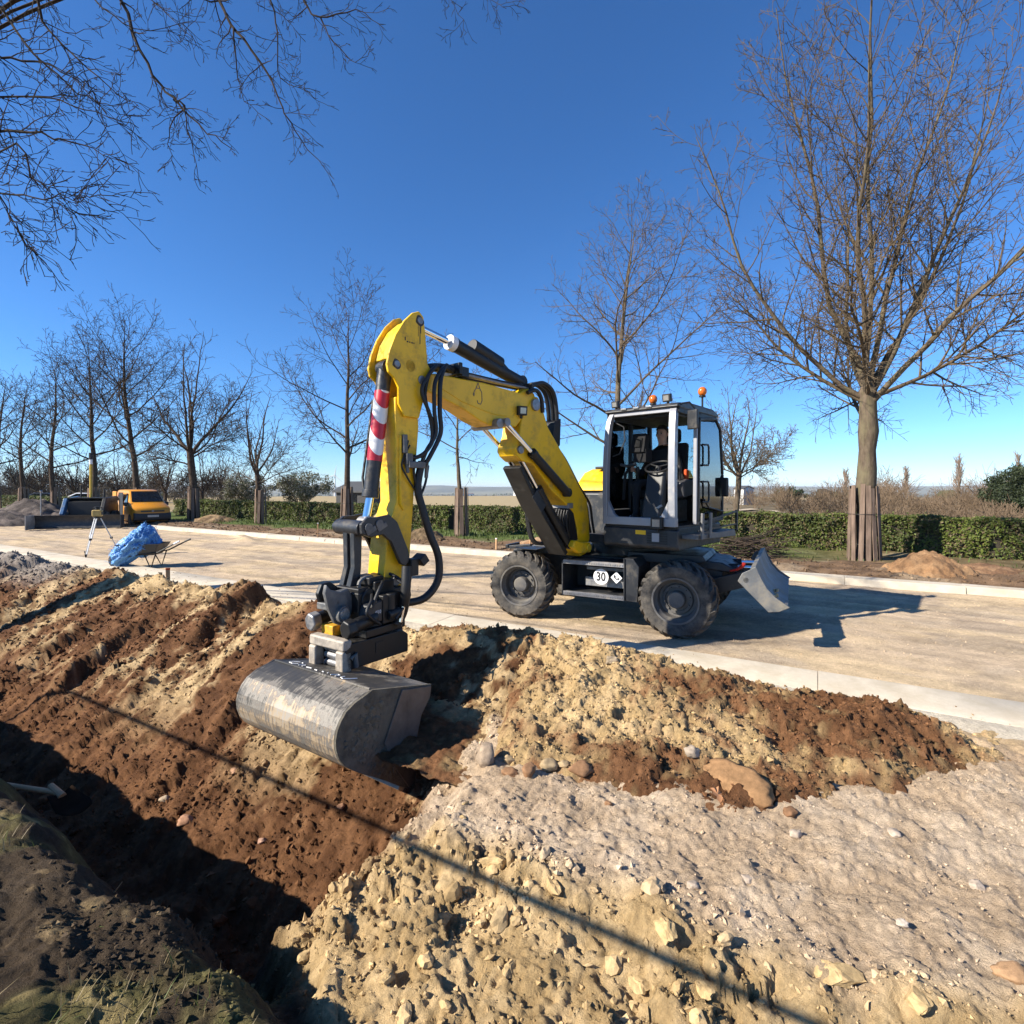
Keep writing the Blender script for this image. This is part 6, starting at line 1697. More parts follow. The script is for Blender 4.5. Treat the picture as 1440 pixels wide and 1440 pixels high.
# brown thicket on the right: one mass of twigs
def thicket(name, label, boxes, seed, mt, minr):
    T = Tree(seed, minr); r = T.r
    for (x0, x1, y0, y1, h0, h1, n) in boxes:
        for i in range(n):
            Y = r.uniform(y0, y1); px = r.uniform(x0, x1); X = (px-720)/F_PX*Y
            h_ = r.uniform(h0, h1)*(0.7+0.5*abs(math.sin(px*0.021)+math.sin(px*0.057)))
            p = Vector((X, Y, -0.1))
            for k in range(4):
                a = r.random()*6.28
                d_ = Vector((math.cos(a)*0.5, math.sin(a)*0.5, 1)).normalized()
                pp_, rr2, dd = T.path(p, d_, h_*r.uniform(0.7, 1.1), minr*1.6, minr, 4, 0.18, 0.04, 3, T.cr)
                for j in range(6):
                    q = pp_[1+j % 3]
                    T.path(q, T.side_dir(dd[1+j % 3], R(r.uniform(30, 65)), r.random()*6), h_*r.uniform(0.18, 0.42), minr, minr*0.7, 2, 0.22, 0.03, 3, T.cr)
    o = T.cr.build(name, M[mt], None, fix=False, smooth=0)
    return tag(o, label, "thicket", kind='stuff')
M['thicket'] = mat('thicket_twigs', (0.125, 0.09, 0.06), 0.95, var=0.35, vscale=0.35, spec=0.05)
M['greythicket'] = mat('grey_scrub_twigs', (0.10, 0.085, 0.065), 0.95, var=0.4, vscale=0.3, spec=0.05)
thicket("thicket", "brown leafless thicket behind the hedge on the right", [(1095, 1470, 34, 60, 1.5, 2.6, 320), (1230, 1480, 24, 32, 0.7, 1.2, 110), (1010, 1110, 50, 70, 1.6, 2.4, 40)], 91, 'thicket', 0.011)
thicket("scrub", "grey leafless scrub under the trees on the left", [(-40, 345, 58, 90, 2.2, 4.6, 200)], 92, 'greythicket', 0.022)
# orchard of small bare trees on the left behind the row
for i, (px, Y, H, lab) in enumerate(((25, 64, 7.0, "small bare background tree nearest the left picture edge"), (62, 70, 7.5, "small bare background tree behind the dark gravel heap"), (105, 62, 6.8, "small bare background tree behind the yellow mast"),
        (165, 66, 8.0, "small bare background tree left of the van's roof"), (232, 60, 8.2, "rounded bare background tree right of the van's roof"), (285, 64, 7.6, "small bare background tree beyond the forked row tree"), (312, 74, 7.2, "small bare background tree left of the blossoming shrubs"))):
    T = vase_tree(None, H, 1.6, 0.17, 3.6, 100+i, 0.02, 6, dict(limbkids=8, kids=(5, 4, 2), low=3))
    place_tree(T, "bare_tree", lab, ((px-720)/F_PX*Y, Y, -0.05), "small bare trees behind the hedge on the left", 'darkbark')
# conifer and evergreen dots behind cab right
c_ = at(1110, 705, 60); leafy_shrub("green_shrub", "dark green shrub beside the little white hut", (c_.x, 60, 0), 2.2, 1.1, 2600, 75, [(0.03, 0.05, 0.02), (0.05, 0.07, 0.025)], 0.12)

# ---- little white hut, sheds, path
def house(name, label, cat, loc, L, W, H, roof, rz, wall_m, roof_m, group=None, windows=2):
    t = thing(name, label, cat, loc, rz, group)
    q = MB(); q.prism([(-W/2, 0), (W/2, 0), (W/2, H), (0, H+roof), (-W/2, H)], -L/2, L/2); q.build("wall", wall_m, t, smooth=0)
    q = MB(); e = 0.06*W
    q.prism([(-W/2-e, H-e*roof/(W/2)), (0, H+roof), (W/2+e, H-e*roof/(W/2)), (W/2+e, H-e*roof/(W/2)+0.04*W), (0, H+roof+0.05*W), (-W/2-e, H-e*roof/(W/2)+0.04*W)], -L/2-e, L/2+e); q.build("roof", roof_m, t, smooth=0)
    for i in range(windows):
        y = -L/2+L*(i+0.5)/windows
        for sd in (-1, 1):
            MB().bx((sd*(W/2+0.01), y-L*0.06, H*0.4), (sd*(W/2+0.05), y+L*0.06, H*0.8)).build("window", M['darkglass'], t, smooth=0)
    return t
M['whitewall'] = mat('white_render', (0.68, 0.66, 0.62), 0.9, var=0.08)
M['darkroof'] = mat('dark_roof', (0.055, 0.057, 0.06), 0.8, var=0.2)
M['redroof'] = mat('red_roof', (0.25, 0.11, 0.075), 0.85, var=0.2)
M['greywall'] = mat('grey_wall', (0.30, 0.29, 0.28), 0.9, var=0.15)
M['darkwall'] = mat('dark_timber', (0.05, 0.05, 0.052), 0.9, var=0.2)
house("white_hut", "little white hut beyond the hedge right of the cab", "hut", (at(1046, 700, 62).x, 62, 0), 1.4, 1.6, 1.9, 0.3, 0.4, M['whitewall'], M['darkroof'], windows=1)
house("dark_shed", "long dark shed behind the hedge left of the stick", "shed", (at(520, 700, 60).x, 60, -0.3), 5, 5.5, 1.9, 0.9, 1.2, M['darkwall'], M['darkroof'], windows=1)
pt = MB(); pts = [at(1038, 722, 1), at(1075, 719, 1), at(1110, 723, 1)]
vs = []; 
for px, Y in ((1035, 47), (1060, 50), (1085, 47), (1110, 40)):
    X = (px-720)/F_PX*Y; vs += [(X, Y-0.8, 0.02), (X, Y+0.8, 0.02)]
pt.add(vs, [(0, 2, 3, 1), (2, 4, 5, 3), (4, 6, 7, 5)]); tag(pt.build("path", mat('gravel_path', (0.42, 0.34, 0.24), 0.95, bump=0.3), None, fix=False), kind='structure')
# wind turbine far off, left of the stick
tu = thing("wind_turbine", "white wind turbine on the horizon left of the stick", "wind turbine", (at(471, 700, 900).x, 900, -34))
q = MB(); q.tube([(0, 0, 0), (0, 0, 56)], [1.6, 0.9], 12); q.build("tower", M['whitewall'], tu)
q = MB(); q.box((0, 0.5, 56.5), (2, 4, 2)); nac = q.build("nacelle", M['whitewall'], tu, bevel=0.3)
for i in range(3):
    a = 2*math.pi*i/3+0.2
    q = MB(); q.tube([(0, -2, 56.5), (math.sin(a)*4, -2, 56.5+math.cos(a)*4), (math.sin(a)*18, -2, 56.5+math.cos(a)*18)], [0.5, 0.8, 0.15], 6); q.build("blade", M['whitewall'], tu)
# the town in the valley
rnd = random.Random(8)
places = ["left of the small row tree", "seen between stick and boom", "right of the small row tree"]
idx = 0
TOWN = []
for i in range(64):
    px = rnd.uniform(430, 790) if i < 44 else rnd.uniform(-20, 430)
    Y = rnd.uniform(620, 1500); X = (px-720)/F_PX*Y
    d = math.hypot(X, Y); tt = min(max((d-95)/805, 0), 1); z = -34*tt*tt*(3-2*tt)
    big = rnd.random() < 0.12
    L, W, H = (rnd.uniform(18, 34), rnd.uniform(12, 18), rnd.uniform(12, 22)) if big else (rnd.uniform(10, 17), rnd.uniform(8, 11), rnd.uniform(5, 8))
    house("town_house", "far house in the hazy valley town on the horizon", "house", (X, Y, z-0.5), L, W, H, 0.5 if big else rnd.uniform(2.5, 4.5), rnd.uniform(0, 3.1), rnd.choice([M['whitewall'], M['whitewall'], M['greywall']]), rnd.choice([M['redroof'], M['darkroof'], M['redroof']]), "houses of the far town", 3 if big else 2)
house("tower_block", "pale tower block standing out in the far town left of the lower boom", "tower block", (at(729, 695, 1500).x, 1500, -36), 22, 22, 46, 0.5, 0.4, M['whitewall'], M['greywall'], windows=3)
# woods in the valley
g = np.random.default_rng(9)
n = 2600
Y = g.uniform(150, 2600, n)**1.0; px = g.uniform(-60, 1500, n); X = (px-720)/F_PX*Y
d = np.hypot(X, Y); z = -34*sstep(95, 900, d)
keep = (Y > 420) | (px > 1150) | (px < 330)
X, Y, z, d = X[keep], Y[keep], z[keep], d[keep]
sz = g.uniform(2.5, 5.5, len(X))*np.where(d < 420, 0.55, 1.0)
col = np.where(g.random((len(X), 1)) < 0.6, np.array([0.10, 0.085, 0.06]), np.array([0.065, 0.075, 0.035]))*g.uniform(0.7, 1.3, (len(X), 1))
wo = clods("far_woods", np.stack([X, Y, z+sz*0.5], 1), sz, col, ICO1, 33, jitter=0.22, flat=1.0, mt='landsoil')
tag(wo, "far trees and woods that fill the valley behind the field", "woods", kind='stuff')
# ================================================================ SMALLER THINGS ON THE SITE
# ---- yellow van
def van():
    fwd = Vector((0.75, -0.66, 0)); c0 = Vector((-21.4, 30.0, 0.0))
    v = thing("yellow_van", "yellow delivery van with black bumper parked beyond the blue machine", "van", c0, math.atan2(fwd.y, fwd.x))
    M['vanyellow'] = mat('van_yellow', (0.62, 0.255, 0.018), 0.3, var=0.04, dirt=(0.36, 0.22, 0.06), dscale=4, damt=0.12)
    M['vanblack'] = mat('van_black_plastic', (0.018, 0.018, 0.02), 0.5, var=0.2)
    # body lofted from side sections: list of (x, half width low, half width high, z low, z high)
    sec = [(2.22, 0.62, 0.55, 0.32, 0.72), (2.16, 0.80, 0.72, 0.24, 0.86), (1.98, 0.88, 0.80, 0.22, 1.00), (1.45, 0.90, 0.83, 0.22, 1.16), (1.22, 0.90, 0.82, 0.22, 1.26), (0.55, 0.90, 0.70, 0.22, 1.86), (0.30, 0.90, 0.70, 0.22, 1.93), (-0.6, 0.90, 0.71, 0.22, 1.96), (-1.9, 0.90, 0.72, 0.22, 1.94), (-2.12, 0.88, 0.70, 0.25, 1.88), (-2.18, 0.84, 0.66, 0.35, 1.80)]
    def ring(x, wl, wh, zl, zh):
        belt = min(zh-0.02, 1.12); 
        return [(x, -wl*0.92, zl), (x, -wl, zl+0.15), (x, -wl, min(belt, zh-0.06)), (x, -wh, zh-0.05), (x, -wh*0.88, zh), (x, wh*0.88, zh), (x, wh, zh-0.05), (x, wl, min(belt, zh-0.06)), (x, wl, zl+0.15), (x, wl*0.92, zl)]
    q = MB(); vs = []; fs = []
    for s_ in sec: vs += ring(*s_)
    for i in range(len(sec)-1):
        for j in range(10):
            k = (j+1) % 10
            fs.append((i*10+j, i*10+k, (i+1)*10+k, (i+1)*10+j))
    fs += [tuple(range(10)), tuple(range(len(sec)*10-1, len(sec)*10-11, -1))]
    q.add(vs, fs)
    bo = q.build("body", M['vanyellow'], v, bevel=0.02, smooth=50)
    def patch(name, pts, mt, par=bo, th=0.01):
        return pane(name, pts, th, mt, par)
    patch("windscreen", [(1.205, -0.74, 1.285), (1.205, 0.74, 1.285), (0.575, 0.64, 1.86), (0.575, -0.64, 1.86)], M['darkglass'])
    for sd in (-1, 1):
        p = [(1.02, 0.905*sd, 1.18), (0.28, 0.905*sd, 1.16), (0.28, 0.765*sd, 1.76), (0.52, 0.765*sd, 1.74)]
        patch("side_window", p if sd > 0 else p[::-1], M['darkglass'])
        q = MB(); q.box((0.98, 0.99*sd, 1.16), (0.12, 0.16, 0.2)); q.build("wing_mirror", M['vanblack'], v, bevel=0.03)
        # headlight
        q = MB(); q.add([(2.175, 0.52*sd, 0.80), (2.05, 0.84*sd, 0.84), (1.92, 0.865*sd, 0.97), (2.08, 0.60*sd, 0.925)], [(0, 1, 2, 3)]); q.build("headlight", M['lampglass'], v, smooth=0)
        for x in (1.42, -1.35):
            w_ = MB(); w_.cyl((x, 0.70*sd, 0.32), (x, 0.905*sd, 0.32), 0.32, 24); wo_ = w_.build("wheel", M['tyre'], v, bevel=0.03)
            w_ = MB(); w_.cyl((x, 0.90*sd, 0.32), (x, 0.915*sd, 0.32), 0.2, 18); w_.build("rim", M['rim'], wo_)
    q = MB(); q.prism([(2.26, 0.32), (2.28, 0.50), (2.24, 0.66), (2.10, 0.70), (1.8, 0.70), (1.8, 0.25), (2.15, 0.24)], -0.86, 0.86); q.build("bumper", M['vanblack'], v, bevel=0.04, seg=3)
    q = MB(); q.bx((2.19, -0.55, 0.74), (2.215, 0.55, 0.82)); gr = q.build("grille", M['vanblack'], v, bevel=0.01)
    q = MB(); q.tube([(2.215, 0, 0.79), (2.225, 0, 0.79)], 0.06, 18); q.build("round_badge", M['steel'], gr)
    q = MB(); q.bx((2.275, -0.26, 0.46), (2.29, 0.26, 0.57)); q.build("number_plate", mat('plate_cream', (0.55, 0.50, 0.40), 0.5), v)
    # open sliding door on its right flank, load inside
    q = MB(); q.bx((0.10, -0.915, 0.42), (-0.85, -0.895, 1.80)); q.build("dark_opening_panel", M['vanblack'], v)  # flat black panel on the flank, painted for the shade of the interior
    q = MB(); q.prism([(-0.9, 0.35), (-0.9, 1.86), (-1.75, 1.86), (-1.75, 0.35)], -1.02, -0.96); q.build("sliding_door", M['vanyellow'], v, bevel=0.02)
    q = MB(); q.prism([(-0.6, 0.5), (-0.6, 1.4), (-0.8, 1.4), (-0.8, 0.5)], -0.95, -0.90); q.build("load_board", M['freshwood'], v)
van()

# ---- blue compact machine with a wide levelling blade and laser mast
def grader():
    c0 = at(122, 742, 27); c0.z = 0
    v = thing("levelling_machine", "blue compact loader with a wide levelling blade and a yellow laser mast", "loader", c0, R(-72))
    M['blue'] = mat('blue_paint', (0.03, 0.11, 0.24), 0.4, var=0.12, dirt=(0.2, 0.18, 0.15), dscale=5, damt=0.25)
    q = MB(); q.prism([(0.2, 0.5), (0.2, 1.35), (-0.2, 1.5), (-1.6, 1.5), (-1.9, 1.1), (-1.9, 0.45)], -0.75, 0.75); b = q.build("body", M['black'], v, bevel=0.04)
    for sd in (1, -1):
        q = MB(); q.prism([(0.55, 0.62), (0.62, 0.75), (0.18, 1.52), (-1.2, 1.62), (-1.5, 1.5), (-1.5, 1.36), (-0.1, 1.36), (0.3, 0.7)], 0.76*sd, 0.92*sd); q.build("lift_arm", M['blue'] if sd < 0 else M['black'], v, bevel=0.02)
        for x in (0.15, -1.15):
            w_ = MB(); w_.cyl((x, 0.62*sd, 0.42), (x, 0.96*sd, 0.42), 0.42, 20); w0_ = w_.build("wheel", M['tyre'], v, bevel=0.04)
            w_ = MB(); w_.cyl((x, 0.96*sd, 0.42), (x, 0.98*sd, 0.42), 0.22, 16); w_.build("rim", M['rim'], w0_)
    q = MB(); q.bx((0.20, -0.68, 0.7), (0.24, 0.68, 1.34)); q.build("radiator_grille", M['blackprint'], b)
    q = MB(); q.bx((0.15, -0.9, 1.50), (-1.3, 0.9, 1.56)); q.build("canopy", M['black'], v, bevel=0.02)
    q = MB(); q.prism([(1.15, 0.03), (1.02, 0.10), (0.94, 0.32), (0.97, 0.55), (1.05, 0.70), (1.0, 0.70), (0.90, 0.55), (0.88, 0.3), (0.96, 0.06)], -1.75, 1.95); bl_ = q.build("levelling_blade", M['anthracite'], v, bevel=0.005)
    q = MB(); q.bx((0.95, -1.78, 0.03), (1.75, -1.74, 0.72)); q.build("side_wing", mat('scuffed_pale_steel', (0.36, 0.33, 0.29), 0.6, metal=0.2, var=0.4, vscale=3), bl_, bevel=0.005)
    q = MB(); q.bx((0.95, 1.94, 0.03), (1.4, 1.98, 0.7)); q.build("side_wing", M['anthracite'], bl_, bevel=0.005)
    q = MB(); q.bar((0.2, 0.35, 0.5), (0.95, 0.35, 0.4), 0.12, 0.14); q.bar((0.2, -0.35, 0.5), (0.95, -0.35, 0.4), 0.12, 0.14); q.bx((0.55, -0.4, 0.35), (0.75, 0.4, 0.5)); q.build("push_frame", M['black'], bl_, bevel=0.01)
    q = MB(); q.cyl((0.98, -1.5, 0.7), (0.98, -1.5, 1.9), 0.025, 8); q.cyl((0.98, -1.5, 1.88), (1.06, -1.44, 1.92), 0.05, 8); q.build("blade_mast", M['steel'], bl_)
    q = MB(); q.cyl((-0.2, 0.1, 1.56), (-0.2, 0.1, 3.3), 0.06, 10); ms = q.build("laser_mast", mat('mast_yellow', (0.45, 0.30, 0.03), 0.5), v)
    q = MB(); q.cyl((-0.2, 0.1, 3.3), (-0.2, 0.1, 3.55), 0.075, 10); q.build("receiver", M['white'], ms)
    q = MB(); q.cyl((-0.2, 0.1, 3.55), (-0.2, 0.1, 3.9), 0.09, 10); q.build("receiver_cap", M['black'], ms)
    q = MB(); q.cyl((-0.9, -0.6, 1.56), (-0.9, -0.6, 2.2), 0.04, 8); q.cyl((-1.0, 0.4, 1.56), (-1.0, 0.4, 2.0), 0.05, 8); q.build("exhaust_pipe", M['black'], b)
grader()

# ---- laser level on its tripod
p = at(137, 781, 15.9); p.z = 0.01
tp = thing("tripod", "silver survey tripod standing on the road left of the wheelbarrow", "tripod", p, R(40))
for i in range(3):
    a = 2*math.pi*i/3
    q = MB(); top = Vector((0.07*math.cos(a), 0.07*math.sin(a), 1.16)); ft = Vector((0.56*math.cos(a), 0.56*math.sin(a), 0.0)); m_ = top.lerp(ft, 0.55); tn = Vector((-math.sin(a), math.cos(a), 0))*0.028
    for s_ in (1, -1): q.bar(top+tn*s_, m_+tn*s_, 0.022, 0.03, up=(0, 0, 1))
    q.bar(top.lerp(ft, 0.42), ft, 0.032, 0.022)
    lgo = q.build("leg", mat('tripod_aluminium', (0.55, 0.55, 0.54), 0.4, metal=0.5, var=0.1) if i == 0 else lgm, tp, bevel=0.003)
    lgm = lgo.data.materials[0]
    q = MB(); q.tube([ft+Vector((0, 0, 0.10)), ft], [0.035, 0.012], 8); q.box(m_, (0.07, 0.07, 0.06)); q.build("foot", M['black'], lgo)
q = MB(); q.cyl((0, 0, 1.14), (0, 0, 1.19), 0.11, 18); q.build("head_plate", M['black'], tp, bevel=0.005)
lv = thing("laser_level", "ochre rotating laser level mounted on the tripod", "laser level", p+Vector((0, 0, 1.192)), R(20))
q = MB(); q.box((0, 0, 0.10), (0.24, 0.20, 0.20)); bdy = q.build("body", mat('ochre_case', (0.42, 0.29, 0.09), 0.5, var=0.2), lv, bevel=0.03, seg=3)
q = MB(); q.cyl((0, 0, 0.20), (0, 0, 0.28), 0.06, 14); q.cyl((0, 0, 0.28), (0, 0, 0.30), 0.075, 14); q.build("laser_head", M['black'], lv)
q = MB(); q.tube([(-0.13, 0, 0.20), (-0.13, 0, 0.27), (0.13, 0, 0.27), (0.13, 0, 0.20)], 0.012, 6); q.build("carry_handle", M['black'], lv)
q = MB(); q.bx((0.118, -0.07, 0.05), (0.124, 0.07, 0.15)); q.build("panel", M['black'], bdy)

# ---- wheelbarrow and the heap of blue net in it
p = at(207, 795, 13.6); p.z = 0.0
wbm = thing("wheelbarrow", "dark wheelbarrow standing behind the near kerb under a heap of blue net", "wheelbarrow", p, R(188))
q = MB()
tray = [(0.62, 0.30, 0.62), (0.62, -0.30, 0.62), (-0.42, -0.34, 0.64), (-0.42, 0.34, 0.64)]; bot = [(0.36, 0.2, 0.34), (0.36, -0.2, 0.34), (-0.26, -0.22, 0.34), (-0.26, 0.22, 0.34)]
q.add(tray+bot+[(x*0.97, y*0.95, z) for x, y, z in tray]+[(x*0.95, y*0.93, z+0.02) for x, y, z in bot], [(0, 1, 5, 4), (1, 2, 6, 5), (2, 3, 7, 6), (3, 0, 4, 7), (4, 5, 6, 7), (8, 12, 13, 9), (9, 13, 14, 10), (10, 14, 15, 11), (11, 15, 12, 8), (12, 15, 14, 13), (0, 8, 9, 1), (1, 9, 10, 2), (2, 10, 11, 3), (3, 11, 8, 0)])
q.build("tray", M['anthracite'], wbm, bevel=0.01)
for sd in (1, -1):
    q = MB(); q.tube([(0.72, 0.06*sd, 0.20), (0.30, 0.20*sd, 0.32), (-0.40, 0.27*sd, 0.42), (-0.80, 0.30*sd, 0.64)], 0.019, 8); h_ = q.build("handle_bar", M['black'], wbm)
    q = MB(); q.cyl((-0.78, 0.30*sd, 0.63), (-0.92, 0.305*sd, 0.70), 0.024, 8); q.build("grip", M['white'] if sd > 0 else M['black'], h_)
    q = MB(); q.tube([(-0.05, 0.23*sd, 0.36), (-0.22, 0.27*sd, 0.0), (-0.34, 0.26*sd, 0.40)], 0.017, 8); q.build("leg", M['black'], wbm)
Mx = Matrix(((0, 1, 0, 0.72), (1, 0, 0, 0), (0, 0, 1, 0.2), (0, 0, 0, 1)))
q = MB(); q.lathe([(0.13, 0.045), (0.18, 0.045), (0.20, 0.02), (0.20, -0.02), (0.18, -0.045), (0.13, -0.045)], 24, M=Mx, close=True); wh = q.build("wheel", M['tyre'], wbm)
q = MB(); q.lathe([(0.0, 0.03), (0.13, 0.03), (0.13, -0.03), (0.0, -0.03)], 18, M=Mx); q.build("rim", M['rim'], wh)
q = MB(); q.tube([(0.35, 0.2, 0.36), (0.55, 0.27, 0.66), (0.40, 0.33, 0.72)], 0.014, 6); q.build("brace", M['white'], wbm)
# net: crumpled heap made of folds and loose threads
nt_ = thing("blue_net", "crumpled heap of bright blue netting piled in the wheelbarrow", "net", p+Vector((0, 0, 0.36)), R(188))
Mb, t_, b_ = newmat('blue_netting')
N = t_.nodes.new; L = t_.links.new
tc = N("ShaderNodeTexCoord"); v_ = N("ShaderNodeTexVoronoi"); v_.inputs['Scale'].default_value = 26; v_.feature = 'DISTANCE_TO_EDGE'; L(tc.outputs['Object'], v_.inputs['Vector'])
rp = N("ShaderNodeValToRGB"); rp.color_ramp.elements[0].color = (0.16, 0.40, 0.74, 1); rp.color_ramp.elements[1].color = (0.035, 0.165, 0.45, 1); rp.color_ramp.elements[1].position = 0.25; L(v_.outputs[0], rp.inputs[0])
L(rp.outputs[0], b_.inputs['Base Color']); b_.inputs['Roughness'].default_value = 0.5
bp = N("ShaderNodeBump"); bp.inputs['Strength'].default_value = 0.6; bp.inputs['Distance'].default_value = 0.03; L(v_.outputs[0], bp.inputs['Height']); L(bp.outputs[0], b_.inputs['Normal'])
g = np.random.default_rng(3)
V0, F0 = ico(5)
th = np.arctan2(V0[:, 1], V0[:, 0])
nz = fbm(V0[:, 0]*2.2+5, V0[:, 1]*2.2+V0[:, 2]*2.9, 5, 7, 0.6); rg = np.abs(fbm(V0[:, 0]*3.4+V0[:, 2]*2, V0[:, 1]*3.4-V0[:, 2]*2, 4, 8, 0.6))
rr2 = 1.04+0.22*nz-0.22*rg
Vn = V0*rr2[:, None]*np.array([0.36, 0.38, 0.40])+np.array([0.12, 0, 0.36])
sag = sstep(-0.05, 0.75, V0[:, 0]); Vn[:, 0] += sag*0.30; Vn[:, 2] -= sag*0.42
Vn[:, 2] = np.maximum(Vn[:, 2], -0.34)
np_mesh("net_folds", Vn, F0, Mb, nt_)
idx_ = g.integers(0, len(Vn), 420)
th_ = MB()
for i in idx_:
    a_ = Vector(Vn[i]); d_ = Vector(V0[i])+Vector(g.standard_normal(3))*0.5
    b2 = a_+d_*0.03; c2 = a_+Vector(g.standard_normal(3))*0.06+Vector(V0[i])*0.015
    th_.tube([a_, b2, c2], 0.0035, 3, caps=False)
o_ = th_.build("loose_threads", Mb, nt_, fix=False, smooth=0); o_["kind"] = "stuff"

# ---- survey pegs
PEG = "wooden survey pegs along the kerbs"
def peg(px, py, Y, h_, lab, w_=0.045):
    c_ = at(px, py, Y)
    o = thing("survey_peg", lab, "peg", (c_.x, c_.y, c_.z), random.Random(px).uniform(0, 1), PEG)
    q = MB(); q.add([(-w_/2, -w_/2, -0.1), (w_/2, -w_/2, -0.1), (w_/2, w_/2, -0.1), (-w_/2, w_/2, -0.1), (-w_/2, -w_/2, h_), (w_/2, -w_/2, h_+0.004), (w_/2, w_/2, h_), (-w_/2, w_/2, h_-0.004)], [(0, 3, 2, 1), (4, 5, 6, 7), (0, 1, 5, 4), (1, 2, 6, 5), (2, 3, 7, 6), (3, 0, 4, 7)])
    q.build("stake", M['freshwood'], o, bevel=0.003)
    q = MB(); q.box((0, 0, h_-0.02), (w_*1.02, w_*1.02, 0.035)); q.build("marked_top", M['orange'] if px < 400 else M['white'], o)
peg(236, 810, 10.1, 0.16, "square survey peg behind the spoil bank, below the wheelbarrow", 0.07)
peg(447, 752, 19.5, 0.45, "thin survey peg behind the far kerb, left of the bucket linkage")
peg(698, 772, 16.9, 0.36, "thin survey peg behind the far kerb, just left of the front wheel")
peg(746, 765, 17.2, 0.40, "thin survey peg behind the far kerb, above the front wheel")

# ---- heaps on the far side
def cone_heap(name, label, c_, rx, ry, h_, colA, colB, seed, cat="heap", n=64):
    u_ = np.linspace(-1.25, 1.25, n); X, Y = np.meshgrid(u_, u_); X = X.ravel(); Y = Y.ravel()
    r_ = np.hypot(X, Y)*(1+0.18*fbm(X*1.5, Y*1.5, 3, seed))
    z = h_*np.clip(1-r_, -0.12, 1)**1.0+0 if False else h_*np.maximum(1-r_, -0.15)
    z = z*(1-0.15*np.exp(-(r_/0.18)**2))+h_*0.09*fbm(X*5, Y*5, 5, seed+1, 0.6)*sstep(1.2, 0.9, r_)
    d1, d2, cv = worley(X*9, Y*9, seed+2); z = z+h_*0.06*np.clip(d2-d1, 0, 0.5)*sstep(1.1, 0.9, r_)
    n2 = fbm(X*3, Y*3, 4, seed+3)[:, None]
    col = np.array(colA)+(np.array(colB)-np.array(colA))*sstep(-0.3, 0.4, n2)
    i, j = np.meshgrid(np.arange(n-1), np.arange(n-1)); k = (j*n+i).ravel()
    Fc = np.stack([k, k+1, k+1+n, k+n], 1)
    o = np_mesh(name, np.stack([X*rx, Y*ry, z], 1), Fc, M['soil'], col=np.clip(col*(1+0.15*n2), 0, 1))
    o.location = c_
    return tag(o, label, cat)
def gp(px, py, z=0.0):
    Y = F_PX*(EYE-z)/(py-685); return Vector(((px-720)/F_PX*Y, Y, z))
cone_heap("soil_heap", "reddish brown soil heap beside the largest tree's guard", gp(1303, 806, 0.08), 0.95, 0.85, 0.62, (0.30, 0.17, 0.085), (0.36, 0.215, 0.11), 301)
cone_heap("soil_heap", "small flat brown heap at the right picture edge by the hedge", gp(1378, 806, 0.08)+Vector((0.3, 0.3, 0)), 0.9, 0.6, 0.22, (0.22, 0.125, 0.07), (0.30, 0.18, 0.10), 302)
cone_heap("gravel_heap", "dark grey gravel heap behind the blue machine's blade wing", (at(45, 720, 33).x, 33, 0), 2.9, 2.4, 1.55, (0.085, 0.070, 0.062), (0.14, 0.115, 0.10), 303)
cone_heap("gravel_heap", "low grey gravel heap at the left picture edge", (at(-5, 740, 29).x, 29, 0), 2.6, 2.0, 0.95, (0.105, 0.088, 0.078), (0.16, 0.13, 0.112), 304)
cone_heap("sand_heap", "yellow sand heap behind the stick and its linkage", (at(545, 742, 21.5).x, 21.5, 0.05), 1.15, 1.0, 1.35, (0.36, 0.26, 0.13), (0.42, 0.31, 0.17), 305)
cone_heap("soil_heap", "brown soil heap at the foot of the small tree's guard", (at(595, 752, 20.2).x, 20.2, 0.05), 1.0, 0.8, 0.55, (0.13, 0.09, 0.05), (0.20, 0.14, 0.08), 306)
cone_heap("soil_heap", "rusty brown heap under the boom foot beyond the far kerb", (at(765, 757, 17.6).x, 17.6, 0.05), 1.3, 0.7, 0.42, (0.30, 0.17, 0.09), (0.36, 0.24, 0.14), 307)
cone_heap("soil_heap", "low earth heap in front of the hedge, left of the shortest tree", (at(300, 727, 30.5).x, 30.5, 0.05), 1.6, 1.0, 0.5, (0.16, 0.105, 0.06), (0.26, 0.18, 0.10), 308)

# brushwood behind the machine
T = Tree(55, 0.012)
for i in range(130):
    a = T.r.uniform(-0.5, 0.5)
    T.path(Vector((T.r.uniform(-1.0, 0.2), T.r.uniform(-.4, .4), T.r.uniform(0.05, 0.55))), Vector((math.cos(a), math.sin(a)*0.6, T.r.uniform(-.25, .2))).normalized(), T.r.uniform(0.6, 1.5), 0.014, 0.006, 4, 0.14, -0.02, 4, T.cr)
bw = T.cr.build("brushwood_pile", M['darkbark'], None, fix=False); bw.location = gp(1045, 783, 0.1)
tag(bw, "pile of cut dark brushwood behind the dozer blade", "brushwood", kind='stuff')

